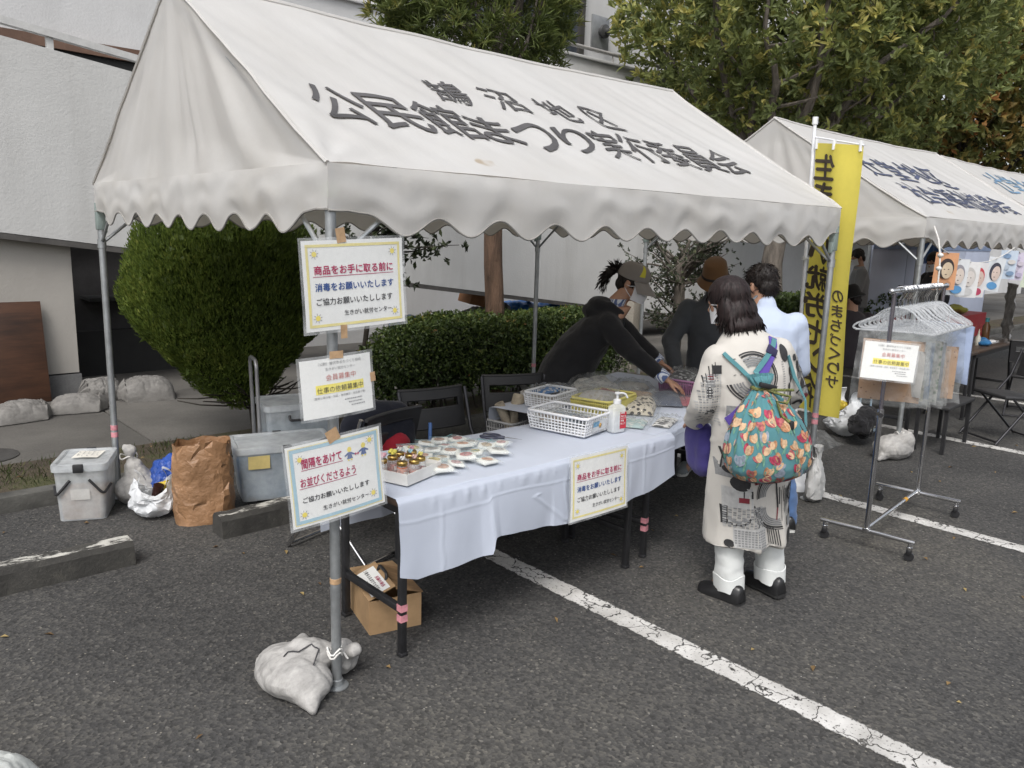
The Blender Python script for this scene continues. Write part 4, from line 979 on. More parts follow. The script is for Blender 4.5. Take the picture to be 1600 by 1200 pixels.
for i, (px, py) in enumerate(((-.085, .055), (-.02, .05), (.04, .06), (.035, -.055), (.09, .03), (-.065, -.035), (-.015, -.06), (.045, .005))):
    c, s_ = math.cos(R(19)), math.sin(R(19))
    j = thing('jar', JL[i], 'jar', (.47 + px * c - py * s_, .225 + px * s_ + py * c, TZ + .005), 0, 'small jars in the carton tray')
    MB().lathe([(.018, 0), (.0225, .003), (.0235, .012), (.0235, .048), (.019, .058), (.019, .062)], seg=20).build('glass_jar', GLASSJ, j)
    MB().lathe([(.017, .002), (.0222, .004), (.0225, .030 + .012 * (i % 3)), (.001, .031 + .012 * (i % 3))], seg=18).build('filling', mat('jar_filling_%d' % i, fills[i], .4, .2, 60, .3, 200), j)
    MB().lathe([(.0215, .060), (.0222, .061), (.0222, .073), (.020, .076), (.001, .077)], seg=24).build('lid', GOLD, j)
    f = MB(); rr = .019 if i in (0, 1) else .011
    for k in range(9): a = k * .7; f.ball((rr * .6 * math.cos(a) * (k > 0), rr * .6 * math.sin(a) * (k > 0), .081 + rr * .4 + .004 * (k % 3)), (rr * .5, rr * .42, rr * .4), 8, 6)
    f.build('flower_topper', mat('fabric_flower_%d' % i, tops[i], .9, .2, 60, .6, 150, .004), j)
    b = MB(); b.grid(lambda u, v: Vector((.0238 * math.sin((u - .5) * .7), -.0238 * math.cos((u - .5) * .7), .018 + .018 * v)), 5, 2); b.build('label', mat('jar_tag', (.66, .62, .60), .6), j)
# --- packets of little pads with printed tops
FILM = clear_plastic('packet_film', (.90, .95, .95), .20, .1); PADW = mat('pad_white', (.70, .69, .64), .85, .05, 30); TEALE = mat('teal_packet_edge', (.16, .38, .40), .5)
prints = [('red and blue', (.45, .07, .06)), ('yellow', (.62, .48, .12)), ('tan', (.46, .33, .18)), ('rust', (.45, .20, .09)), ('orange', (.60, .25, .10)), ('grey', (.36, .33, .30)), ('pink', (.55, .28, .27))]
spots = [(.60, .44), (.70, .50), (.80, .53), (.90, .555), (.66, .36), (.76, .42), (.86, .47), (.97, .52), (.64, .27), (.73, .31), (.82, .36), (.92, .41), (1.01, .45), (.72, .20), (.82, .25), (.92, .30), (1.02, .34), (.62, .17), (1.09, .33), (1.0, .245), (.86, .16)]
random.seed(12)
ROWS = (('back row', spots[0:4]), ('second row from back', spots[4:8]), ('middle row', spots[8:13]), ('second row from front', spots[13:17]), ('front edge', sorted(spots[17:21])))
ORD = ['first', 'second', 'third', 'fourth', 'fifth', 'sixth', 'seventh', 'eighth', 'ninth', 'tenth']
spots = [(q, '%s from the jars in the %s' % (ORD[k], nm_)) for nm_, r_ in ROWS for k, q in enumerate(r_)]
for i, ((x, y), place) in enumerate(spots):
    nm, col = prints[i % 7]
    p = thing('pad_packet', 'packet with %s pad, %s' % (nm, place), 'packet', (x, y, TZ + .002 + .004 * (i % 3)), random.uniform(-.9, 1.0), 'film packets of pads on the white cloth'); p.scale = (random.uniform(.82, 1.18),) * 3; p.rotation_euler = (R(random.uniform(-3, 7)), R(random.uniform(-6, 6)), p.rotation_euler.z)
    g = MB(); g.box((0, -.012, .010), (.078, .062, .015), (R(random.uniform(-6, 6)), R(random.uniform(-5, 5)), 0), bev=.005); g.build('pad', PADW, p)
    g = MB(); g.lathe([(.026, .0192), (.020, .0205), (.001, .0208)], (0, -.012, 0), seg=14); g.build('printed_motif', mat('motif_%d' % (i % 7), col, .8, .4, 60), p)
    g = MB(); g.grid(lambda u, v: Vector(((u - .5) * .115, (v - .5) * .135, .004 + .020 * max(0, 1 - ((u - .5) * 2) ** 4) * max(0, 1 - ((v - .42) * 2) ** 4) + .003 * noise.noise((u * 5, v * 5, i)))), 10, 12); g.build('film', FILM, p, auto=0)
    g = MB(); g.grid(lambda u, v: Vector(((u - .5) * .115, .064 + .006 * v, .0075)), 4, 1); g.build('fold_line', TEALE, p, auto=0)
# --- scissors
g = thing('scissors', 'dark handled scissors lying on the white cloth', 'scissors', (1.19, .435, TZ + .006), R(-62))
a = MB()
for sgn in (1, -1): a.tube([(-.055 + .045 * math.cos(k * .524), .022 * sgn + .022 * math.sin(k * .524), .004) for k in range(12)], .006, 6, closed=True)
a.tube([(-.02, .012, .004), (.02, 0, .004)], .008, 8); a.tube([(-.02, -.012, .004), (.02, 0, .005)], .008, 8); a.build('handles', mat('dark_blue_plastic', (.035, .04, .07), .4), g)
a = MB(); a.add([(.01, .007, .004), (.115, .001, .004), (.01, -.006, .004), (.01, .007, .007), (.115, .001, .006), (.01, -.006, .007)], [(0, 1, 2), (5, 4, 3), (0, 3, 4, 1), (1, 4, 5, 2), (2, 5, 3, 0)], smooth=False); a.build('blades', CHROME, g)
# --- lattice baskets
def basket(name, label, loc, rz, W, D, H, m, taper=.90, nx=13, nz=5, ribs=False):
    t = thing('basket', label, 'basket', loc, rz, 'plastic baskets on the stall'); g = MB()
    cs = [(-1, -1), (1, -1), (1, 1), (-1, 1)]
    def pt(c0, c1, u, z): k = taper + (1 - taper) * z / H; return Vector(((c0[0] + (c1[0] - c0[0]) * u) * W / 2 * k, (c0[1] + (c1[1] - c0[1]) * u) * D / 2 * k, z))
    for c0, c1 in zip(cs, cs[1:] + cs[:1]):
        Ls = W if c0[1] == c1[1] else D; n = max(4, int(nx * Ls / W)); d = (Vector((c1[0] - c0[0], c1[1] - c0[1], 0))).normalized(); ang = math.atan2(d.y, d.x)
        for i in range(n + 1): g.tube([pt(c0, c1, i / n, .006), pt(c0, c1, i / n, H - .008)], .0032 if not ribs else .0042, 5)
        for k in range(nz if not ribs else 2):
            z = .008 + (H - .02) * k / max(1, (nz if not ribs else 2) - 1) * (.78 if not ribs else .9); g.tube([pt(c0, c1, u / 6, z) for u in range(7)], .0035, 5)
    g.build('lattice', m, t)
    g = MB(); rim = []
    for c0, c1 in zip(cs, cs[1:] + cs[:1]): rim += [pt(c0, c1, .06 + .88 * u / 8, H) for u in range(9)]
    g.tube(rim, .0075, 8, closed=True); g.build('rim', m, t)
    g = MB(); g.box((0, 0, .004), (W * taper - .004, D * taper - .004, .006), bev=.002); g.build('base', m, t); return t
WBASK = mat('white_basket_plastic', (.72, .73, .75), .35, .05, 8); YBASK = mat('yellow_basket_plastic', (.62, .55, .16), .4, .08, 8); PBASK = mat('purple_basket_plastic', (.36, .19, .33), .4, .1, 8)
b1 = basket('basket', 'white lattice basket with bagged goods at the near end of the table', (1.635, .385, TZ), R(12), .27, .37, .10, WBASK)
lb = MB(); lb.grid(lambda u, v: Vector((-.065 + .13 * u, -.181 - .003 * v, .022 + .056 * v)), 6, 3); lb.build('label', mat('basket_label', (.66, .68, .68), .4), b1, auto=0)
lb = MB(); lb.grid(lambda u, v: Vector((-.062 + .06 * u, -.1825 - .003 * v, .046 + .028 * v)), 3, 3); lb.build('blue_patch', mat('label_blue', (.20, .42, .60), .4, .3, 60), b1, auto=0)
lb = MB(); lb.lathe([(.013, 0), (.001, .0005)], (.01, -.184, .048), axis=(0, -1, 0)); lb.build('orange_patch', mat('label_orange', (.66, .38, .10), .4), b1, auto=0)
b2 = basket('basket', 'yellow ribbed basket of clear bags behind the sanitiser bottle', (2.10, .555, TZ), R(14), .36, .25, .10, YBASK, ribs=True, nx=26)
b3 = basket('basket', 'second white lattice basket, left of the yellow basket', (1.97, .87, TZ), R(14), .28, .21, .09, WBASK)
b4 = basket('basket', 'purple basket by the customer in the patterned coat, black bagged things', (3.00, .60, TZ), R(14), .34, .30, .11, PBASK, ribs=True, nx=26)
b5 = basket('basket', 'small grey basket with rolled paper on the chair behind the table', (1.80, 1.02, .46), R(10), .26, .2, .16, mat('grey_basket_plastic', (.45, .45, .44), .45))
# --- folded goods in clear bags: one builder, many individuals
POLY = clear_plastic('polythene_bag', (.70, .72, .72), .09, .05, wrinkle=.7)
def packet(label, loc, rz, W, D, H, col, col2=None, tilt=(0, 0), seed=0, film=True, stripes=False, name='wrapped_good', grp='goods in clear bags laid out on the stall'):
    t = thing(name, label, 'packed goods', loc, rz, grp); t.rotation_euler = (tilt[0], tilt[1], rz)
    m = cloth('good_cloth_%d' % seed, col, .25, 0, bmp=.4)
    if col2:
        nt = m.node_tree; b = nt.nodes['Principled BSDF']; vo = nd(nt, 'ShaderNodeTexVoronoi'); vo.inputs['Scale'].default_value = 38 if not stripes else 55; nt.links.new(objco(nt, (1, .3, 1) if stripes else None), vo.inputs['Vector'])
        r_ = ramp(nt, vo.outputs['Distance'], [(.38, col2), (.46, col)]); nt.links.new(r_.outputs[0], b.inputs['Base Color'])
    g = MB(); g.grid(lambda u, v: Vector(((u - .5) * W, (v - .5) * D, H * (1 - abs(2 * u - 1) ** 6) * (1 - abs(2 * v - 1) ** 6) * (.85 + .3 * noise.noise((u * 3, v * 3, seed))) + .003)), 22, 18); g.grid(lambda u, v: Vector(((u - .5) * W, (v - .5) * D, .001)), 2, 2); g.build('folded_cloth', m, t)
    if film:
        g = MB(); g.grid(lambda u, v: Vector(((u - .5) * (W + .07), (v - .5) * (D + .06), .004 + (H + .006) * (1 - abs(2 * u - 1) ** 5) * (1 - abs(2 * v - 1) ** 5) + .022 * abs(noise.noise((u * 7, v * 6, seed + 3))) + .009 * noise.noise((u * 15, v * 13, seed)))), 34, 28); g.build('clear_bag', POLY, t, auto=0)
    return t
random.seed(4)
A = lambda x, y: (1.90 + x * math.cos(R(14)) - y * math.sin(R(14)), .02 + x * math.sin(R(14)) + y * math.cos(R(14)))
def P2(x, y, z=TZ): a, b = A(x, y); return (a, b, z)
packet('blue and brown cloth pouches bagged inside the near white basket', (1.66, .43, TZ + .045), .5, .19, .20, .02, (.20, .28, .36), (.12, .10, .09), (R(6), R(4)), 1)
packet('brown cloth pouch in the near white basket, against its rear corner', (1.57, .45, TZ + .055), .9, .12, .15, .02, (.26, .20, .16), None, (R(8), R(-8)), 2)
packet('striped navy pouch in the near white basket, front side', (1.67, .33, TZ + .055), .1, .15, .10, .02, (.16, .17, .20), (.50, .45, .38), (R(-6), R(10)), 3)
packet('clear bags with grey cloth heaped in the yellow basket', (2.06, .56, TZ + .075), R(14), .24, .18, .06, (.34, .33, .31), (.28, .26, .22), (0, R(5)), 4)
packet('brick red folded cloth at the back of the yellow basket', (2.15, .60, TZ + .085), R(16), .17, .12, .03, (.36, .10, .07), None, (R(8), 0), 5)
packet('bag of cream and black patterned pouches right of the sanitiser bottle', P2(.52, .36), R(34), .32, .24, .065, (.50, .45, .36), (.035, .03, .03), (0, 0), 6)
packet('clear bag of black spotted cloth at the front edge beside the bottle', P2(.30, .07), R(24), .22, .10, .02, (.55, .54, .52), (.02, .02, .025), (0, 0), 7, stripes=True)
packet('navy and red edged folded bags under the pointing hand', P2(.86, .31), R(40), .30, .20, .05, (.085, .10, .14), None, (0, 0), 8)
packet('dusky red packet beneath the navy folded bags', P2(.93, .23), R(24), .28, .22, .018, (.42, .10, .13), None, (0, 0), 9)
packet('tan cloth packet between the navy bags and the purple basket', P2(.78, .47, TZ + .012), R(20), .24, .18, .04, (.46, .33, .22), None, (0, R(4)), 10)
packet('grey print bag of fabrics behind the cream patterned pouches', P2(.56, .72), R(10), .34, .22, .085, (.38, .37, .34), (.16, .16, .16), (R(5), 0), 11)
packet('crumpled clear bag of pale cloth near the seller', P2(.84, .80), R(-8), .30, .22, .10, (.44, .43, .40), (.25, .25, .24), (R(8), 0), 12)
packet('white wrapped bundle at the table end by the seller cuff', P2(1.08, .66), R(20), .22, .20, .05, (.56, .55, .52), None, (0, 0), 13)
packet('black shiny pouch standing in the purple basket', (2.98, .62, TZ + .105), R(20), .25, .18, .04, (.03, .03, .032), (.30, .30, .30), (R(6), R(-4)), 14)
packet('silver grey pouch in the purple basket, nearest the coat', (3.03, .53, TZ + .105), R(5), .20, .14, .03, (.22, .22, .23), (.02, .02, .02), (R(-4), 0), 15)
packet('pale teal packets fanned behind the sanitiser bottle', P2(.16, .20), R(30), .20, .14, .02, (.32, .42, .42), (.55, .55, .52), (0, 0), 16)
packet('white folded paper sheet left of the second white basket', (1.80, .72, TZ), R(35), .22, .20, .012, (.66, .65, .62), None, (0, 0), 17, film=False)
# grey carton with blue bagged item
bx = thing('open_carton', 'low grey carton with a blue bagged thing, in front of the seller', 'carton', P2(.38, .88), R(14))
g = MB()
for (cx, cy, sx, sy, sz) in ((0, 0, .32, .22, .004), (0, -.11, .324, .004, .07), (0, .11, .324, .004, .07), (-.16, 0, .004, .216, .07), (.16, 0, .004, .216, .07)): g.box((cx, cy, max(sz / 2, .002)), (sx, sy, sz))
g.build('carton', mat('grey_carton', (.40, .38, .35), .8, .1, 10), bx)
packet('blue cloth in a clear bag lying across the grey carton', P2(.40, .90, TZ + .055), R(8), .24, .16, .03, (.05, .16, .36), (.45, .45, .46), (R(-5), 0), 18)
# rolled kraft paper in the small grey basket
g = MB(); g.tube([(-.07, -.02, .0), (.08, .03, .28)], .04, 14); g.tube([(.02, -.03, .0), (-.08, .04, .25)], .03, 12); o = g.build('paper_roll', mat('kraft_wrap', (.42, .36, .27), .8, .2, 10, .8, 30, .01)); o.location = (1.80, 1.02, .47); tag(o, 'crumpled cream paper rolls sticking out of the grey basket', 'paper roll')
# --- hand sanitiser bottle
bt = thing('sanitiser_bottle', 'clear hand sanitiser pump bottle with red label on the table corner', 'bottle', (1.80, .20, TZ), R(-8))
def rr_ring(w, d, r, z, n=5):
    out = []
    for cx, cy, a0 in ((w / 2 - r, d / 2 - r, 0), (-w / 2 + r, d / 2 - r, 90), (-w / 2 + r, -d / 2 + r, 180), (w / 2 - r, -d / 2 + r, 270)):
        for i in range(n): a = R(a0 + 90 * i / (n - 1)); out.append(Vector((cx + r * math.cos(a), cy + r * math.sin(a), z)))
    return out
g = MB(); g.loft([rr_ring(.082, .052, .012, 0), rr_ring(.088, .057, .014, .004), rr_ring(.090, .058, .014, .120), rr_ring(.086, .054, .016, .136), rr_ring(.050, .040, .018, .148), rr_ring(.034, .034, .0169, .152)]); g.build('bottle', clear_plastic('bottle_plastic', (.90, .92, .93), .45, .12), bt)
g = MB(); g.loft([rr_ring(.082, .050, .012, .004), rr_ring(.083, .051, .012, .100)]); g.build('liquid', clear_plastic('gel', (.86, .89, .90), .25, .05), bt)
g = MB(); g.lathe([(.018, .150), (.021, .153), (.021, .172), (.012, .176), (.006, .178), (.006, .200)], seg=18); g.box((0, 0, .207), (.026, .022, .014), bev=.005); g.tube(fillet([(0, 0, .208), (.040, -.012, .206), (.056, -.017, .180)], .02), .0055, 10); g.build('pump', WPLA, bt)
g = MB(); RED = mat('red_label', (.50, .03, .05), .4, .06, 20)
g.grid(lambda u, v: Vector((.0 + .043 * u, -.0298, .02 + .09 * v)), 2, 2); lab = g.build('label', RED, bt, auto=0)
g = MB()
for txt, y, w_ in (('消毒', .088, .026), ('アルコール', .070, .034), ('手指', .046, .022), ('ポンプ', .030, .030)): put_text(g, txt, lambda a, b, l: Vector((.004 + a, -.0303 - l, .012 + b)), 0, y, w_, .010, .01)
g.grid(lambda u, v: Vector((.005 + .034 * u, -.0302, .075 + .002 * v)), 1, 1); g.build('label_print', PAPER, lab, auto=0)
# --- cardboard box under the table
CB = mat('cardboard', (.42, .27, .14), .75, .14, 5, .2, 120, .002)
cb = thing('cardboard_box', 'brown cardboard box with white paper note under the table', 'box', (.475, .385, 0), R(-14))
g = MB()
w_, d_, h_ = .235, .285, .155
for (cx, cy, sx, sy) in ((0, -d_ / 2, w_, .005), (0, d_ / 2, w_, .005), (-w_ / 2, 0, .005, d_ - .005), (w_ / 2, 0, .005, d_ - .005)): g.box((cx, cy, h_ / 2), (sx, sy, h_))
g.box((0, 0, .003), (w_ - .006, d_ - .006, .005)); g.build('carton', CB, cb)
fl1 = MB().box((-.062, 0, h_ + .028), (.13, d_, .004), (0, R(-22), 0)).build('flap', CB, cb)
MB().box((.064, .0, h_ + .02), (.13, d_, .004), (0, R(17), 0)).build('flap', mat('cardboard_worn', (.36, .22, .11), .75, .25, 8, .3, 100, .002), cb)
MB().box((.01, d_ / 2 + .045, h_ + .003), (w_ * .9, .10, .004), (R(-6), 0, 0)).build('flap', CB, cb)
g = MB(); M_ = Matrix.Translation(Vector((-.062, 0, h_ + .028))) @ Euler((0, R(-22), 0)).to_matrix().to_4x4()
g.grid(lambda u, v: M_ @ Vector(((u - .5) * .09, (v - .5) * .24 - .01, .0030)), 3, 3); nb = g.build('note', PAPER, cb, auto=0)
g = MB()
for i, (txt, col) in enumerate((('在庫の補充', 0), ('マジックでなまえを書く', 2), ('お忘れなく', 2))): put_text(g, txt, lambda a, b, l: M_ @ Vector((.035 - i * .026 - .018 + b, -.12 + a + .01, .0036 + l)), .01, 0, .20 if i == 1 else .11, .018, .01, col)
g.build('handwriting', PRINTS, nb, auto=0)
g = MB()
for i, ch in enumerate(('↑', '♀', '☂')):
    y = -.02 + i * .03; g.grid(lambda u, v: Vector((w_ / 2 + .0032, y + .022 * u, .135 + .0015 * v)), 1, 1, 2); g.grid(lambda u, v: Vector((w_ / 2 + .0032, y + .022 * u, .162 + .0015 * v)), 1, 1, 2)
    g.grid(lambda u, v: Vector((w_ / 2 + .0032, y + .0012 * u, .1365 + .0255 * v)), 1, 1, 2); g.grid(lambda u, v: Vector((w_ / 2 + .0032, y + .0208 + .0012 * u, .1365 + .0255 * v)), 1, 1, 2)
    g.grid(lambda u, v: Vector((w_ / 2 + .0034, y + .009 + .004 * u, .141 + .016 * v)), 1, 1, 2)
g.build('handling_marks', PRINTS, cb, auto=0)
g = MB(); g.tube(fillet([(-.02, -.06, h_ + .03), (-.01, -.05, h_ + .075), (-.01, .05, h_ + .075), (-.02, .06, h_ + .03)], .03), .007, 8); g.build('carry_handle', BLKPLA, cb)

# ================================================================ CHAIRS, CONTAINERS, BAGS AT LEFT
CHB = mat('black_chair_vinyl', (.028, .028, .030), .5, .15, 10, .2, 200, .001); CHF = mat('chair_frame_dark', (.05, .05, .055), .35, .1, 20, metal=.7)
def folding_chair(label, loc, rz, frame=CHF):
    t = thing('folding_chair', label, 'chair', loc, rz, 'black folding chairs at the stalls')
    g = MB(); g.box((0, -.02, .42), (.40, .36, .035), (R(-3), 0, 0), bev=.014, seg=3); g.build('seat', CHB, t)
    g = MB(); W2, z0, z1, s0, s1 = .215, .575, .80, .685, .745
    def bp(x, z): return Vector((x, .235 + .05 * (z - .6) / .2 - .03 * (1 - (x / .22) ** 2) + .03, z))
    for (xa, xb, za, zb) in ((-W2, W2, z0, s0), (-W2, W2, s1, z1), (-W2, -W2 + .045, s0, s1), (W2 - .045, W2, s0, s1)):
        f = lambda u, v, o: bp(xa + (xb - xa) * u, za + (zb - za) * v) + Vector((0, o, 0))
        g.grid(lambda u, v: f(u, v, -.008), 12, 4); g.grid(lambda u, v: f(u, v, .008), 12, 4)
    ring = [bp(-W2, z0), bp(W2, z0), bp(W2, z1), bp(-W2, z1)]; 
    g.tube([bp(-W2 + 2 * W2 * i / 12, z1) for i in range(13)], .011, 8); g.tube([bp(-W2 + 2 * W2 * i / 12, z0) for i in range(13)], .009, 8); g.tube([bp(-W2 + .045 + (2 * W2 - .09) * i / 10, s0) for i in range(11)], .009, 8); g.tube([bp(-W2 + .045 + (2 * W2 - .09) * i / 10, s1) for i in range(11)], .009, 8)
    g.build('backrest', CHB, t)
    for s in (-1, 1):
        g = MB(); g.tube([(s * .222, .285, .80), (s * .222, .20, .56), (s * .222, -.26, .012)], .0115, 10); g.build('leg', frame, t)
        g = MB(); g.tube([(s * .200, -.12, .415), (s * .200, .30, .012)], .0105, 10); g.build('leg', frame, t)
    g = MB(); g.tube([(-.222, -.24, .03), (.222, -.24, .03)], .010, 8); g.build('stretcher', frame, t)
    g = MB(); g.tube([(-.200, .29, .02), (.200, .29, .02)], .010, 8); g.build('stretcher', frame, t); return t
folding_chair('black folding chair behind the heap of film packets', (1.36, 1.02, 0), R(-8))
folding_chair('black folding chair half hidden behind the white baskets, beside the seller', (2.02, 1.12, 0), R(-22))
ch3 = folding_chair('folding chair with chrome legs under a dark coat behind the front pole', (.78, 1.20, 0), R(196), CHROME)
# dark coat and red bag on that chair, tap piece
g = MB(); g.ball((0, 0, .09), (.25, .22, .11)); g.ball((.06, -.16, .26), (.25, .09, .15)); g.ball((.12, -.10, .16), (.2, .16, .14)); capsule(g, (-.16, -.16, .20), (-.24, -.14, .02), .07, .05)
o = skin(g, 'dark_coat', cloth('navy_coat', (.014, .016, .025), .3, bmp=.5), voxel=.016, smooth=4, fn=lambda c, n: c + n * (.020 * fbm(c, 6)))
o.location = (.80, 1.20, .44); tag(o, 'crumpled navy coat heaped on the chair behind the lowest sign', 'coat')
g = MB(); g.ball((0, 0, .08), (.10, .07, .10)); o = skin(g, 'red_pouch', cloth('red_fabric', (.34, .02, .035), .2), voxel=.012, smooth=3, fn=lambda c, n: c + n * .012 * fbm(c, 9)); o.location = (.92, .98, .50); tag(o, 'small red pouch beside the dark coat, behind the jars', 'pouch')
g = thing('tap_coupling', 'grey pipe piece with blue lever lying behind the table', 'pipe piece', (1.02, .80, .62), R(35))
MB().tube([(-.09, 0, 0), (.09, 0, .01)], .014, 10).build('pipe', mat('grey_pvc', (.33, .34, .35), .4), g); MB().tube([(.0, 0, .01), (.03, .01, .12)], .010, 8).build('lever', mat('blue_lever', (.05, .13, .34), .4), g)
o = MB().box((0, 0, .31), (.30, .22, .62), bev=.01).build('storage_stool', mat('dark_stool', (.03, .03, .033), .7)); o.location = (1.02, .80, -.008); tag(o, 'dark low stool under the blue levered pipe piece', 'stool')

PP = clear_plastic('translucent_polypropylene', (.66, .69, .71), .44, .35); PPC = clear_plastic('clear_container', (.62, .66, .69), .42, .3)
def container(label, loc, rz, W, D, H, m, lidm, body_fill=None, fillh=.5, name='storage_container', wheels=False, taper=.9, straps=True):
    t = thing(name, label, 'container', loc, rz)
    z0 = .035 if wheels else .0
    g = MB(); r0 = rr_ring(W * taper, D * taper, .03, z0 + .004); r1 = rr_ring(W, D, .035, H); g.loft([rr_ring(W * taper - .02, D * taper - .02, .03, z0), r0, r1], cap=False); g.build('body', m, t)
    if body_fill:
        g = MB(); k = taper + (1 - taper) * fillh; g.loft([rr_ring(W * taper - .03, D * taper - .03, .03, z0 + .008), rr_ring(W * k - .025, D * k - .025, .03, z0 + H * fillh)]); g.build('contents', body_fill, t)
    g = MB(); g.loft([rr_ring(W + .022, D + .022, .04, H - .028), rr_ring(W + .026, D + .026, .042, H), rr_ring(W + .022, D + .022, .04, H + .012), rr_ring(W - .02, D - .02, .035, H + .014), rr_ring(W - .04, D - .04, .03, H + .004), rr_ring(W - .10, D - .10, .02, H + .006)], cap=True); g.build('lid', lidm, t)
    if wheels:
        for sx in (-1, 1):
            for sy in (-1, 1): MB().lathe([(.001, -.012), (.03, -.012), (.032, 0), (.03, .012), (.001, .012)], (sx * W * .36, sy * D * .38, .032), axis=(0, 1, 0), seg=16).build('wheel', BLKPLA, t)
    if straps:
        for sy in (-1, 1):
            MB().box((0, sy * (D / 2 + .012), H - .008), (.055, .020, .05), bev=.005).build('latch', BLKPLA, t)
    return t
tk = container('translucent lidded bucket box with paper note, leftmost on the asphalt', (-.195, 2.62, 0), R(-25), .275, .36, .335, PP, PP, mat('brown_contents', (.40, .27, .17), .8, .2, 4, .4, 30, .01, stretch=(1, 1, 8)), .40, 'lidded_box')
g = MB()
for s in (-1, 1): g.tube(fillet([(s * .050, -.183, .255), (s * .125, -.188, .165), (s * .150, -.10, .20)], .03), .008, 8)
g.build('handle', BLKPLA, tk)
g = MB(); g.grid(lambda u, v: Vector((-.065 + .14 * u + .02 * v, -.05 + .155 * v, .3525 + .003 * math.sin(u * 4 + v * 2))), 6, 6); nn = g.build('paper_note', mat('note_paper', (.70, .68, .62), .7, .05), tk, auto=0)
g = MB()
for i in range(5):
    x = -.04 + i * .026
    for k in range(7): g.grid(lambda u, v: Vector((x + (.002 + .010 * ((k * 7 + i) % 3) / 3) * u, -.03 + .017 * k + .011 * v + .002 * u, .3580)), 1, 1, 3) if (k * 3 + i) % 4 else None
g.build('scribble', PRINTS, nn, auto=0)
g = MB(); g.grid(lambda u, v: Vector((-.05 + .10 * u, -.178 - .006 * v, .135 + .065 * v)), 2, 2); g.build('side_label', clear_plastic('side_label', (.72, .72, .70), .5, .5), tk, auto=0)
c1 = container('clear wheeled storage box with yellow label beside the paper sack', (.86, 2.20, 0), R(-16), .60, .36, .375, PPC, PP, mat('blue_contents', (.16, .27, .38), .8, .2, 3, .4, 20, .02), .55, wheels=True)
g = MB(); g.grid(lambda u, v: Vector((-.235 + .13 * u, -.1835 - .004 * v, .25 + .085 * v)), 2, 2); g.build('side_label', mat('yellow_paper_label', (.62, .50, .20), .8), c1, auto=0)
g = MB(); g.tube(fillet([(-.312, -.03, .30), (-.33, -.03, .33), (-.33, .06, .33), (-.312, .06, .30)], .02), .009, 8); g.build('handle', BLKPLA, c1)
ht = thing('hand_cart', 'folding hand cart with grey bent tube handle behind the clear boxes', 'cart', (1.12, 2.52, 0), R(-14))
MB().box((0, 0, .10), (.46, .34, .03), bev=.01).build('platform', mat('grey_platform', (.25, .25, .26), .5), ht)
MB().tube(fillet([(-.26, -.11, .10), (-.275, -.12, .86), (-.275, .11, .86), (-.26, .10, .10)], .06), .0125, 10).build('handle', mat('grey_tube', (.36, .36, .37), .35, .1, metal=.6), ht)
for sx in (-1, 1):
    for sy in (-1, 1): MB().lathe([(.001, -.014), (.04, -.014), (.043, 0), (.04, .014), (.001, .014)], (sx * .18, sy * .14, .043), axis=(0, 1, 0), seg=16).build('wheel', BLKPLA, ht)
c2_ = container('pale blue lidded storage box standing on the hand cart', (1.14, 2.52, .116), R(-14), .50, .36, .43, PPC, PP, mat('light_blue_contents', (.28, .38, .46), .8, .2, 3), .6, straps=False)
MB().tube(fillet([(-.10, -.185, .37), (-.10, -.205, .34), (.0, -.205, .34), (.0, -.185, .37)], .02), .009, 8).build('handle', BLKPLA, c2_)

# paper sack
KR = mat('kraft_paper_sack', (.33, .185, .095), .42, .14, 4, .6, 26, .02, spec=.5)
sk = thing('paper_sack', 'open crumpled brown paper sack in front of the green bush', 'sack', (.31, 2.10, 0), R(-20))
def sack(u, v, inner=0):
    a = 2 * math.pi * u; h = .475; wx, wy = .165 - .012 * inner, .125 - .012 * inner
    e = (abs(math.cos(a)) ** 3.2 + abs(math.sin(a)) ** 3.2) ** (-1 / 3.2); z = h * v * (1 + .075 * noise.noise((math.cos(a) * 1.5, math.sin(a) * 1.5, 3)) * v)
    k = 1.0 - .07 * v + .05 * math.sin(v * 3.1)
    ridge = .015 + abs(noise.noise((math.cos(a) * 2.2, math.sin(a) * 2.2, z * 5))) * .022
    return Vector((wx * e * math.cos(a) * k, wy * e * math.sin(a) * k, z)) * 1.0 + Vector((math.cos(a), math.sin(a), 0)) * (ridge - .02) * (.25 + .9 * min(1, v * 1.6))
g = MB(); g.facets(lambda u, v: sack(u, v), 26, 12, .0075, 3, wrap=True); g.facets(lambda u, v: sack(u, .62 + .38 * v, 1), 30, 5, .006, 5, wrap=True); g.build('sack_body', KR, sk, auto=0); [o_ for o_ in [sk.children[0]] if o_.data.polygons.foreach_set('use_smooth', [True] * len(o_.data.polygons)) or o_.data.set_sharp_from_angle(angle=R(26))]
g = MB(); g.grid(lambda u, v: Vector(((u - .5) * .26, (v - .5) * .18, .375 + .05 * abs(noise.noise((u * 4, v * 4, 2))) + .03 * noise.noise((u * 9, v * 9, 5)))), 26, 20); g.build('crumpled_filling', KR, sk, auto=0)
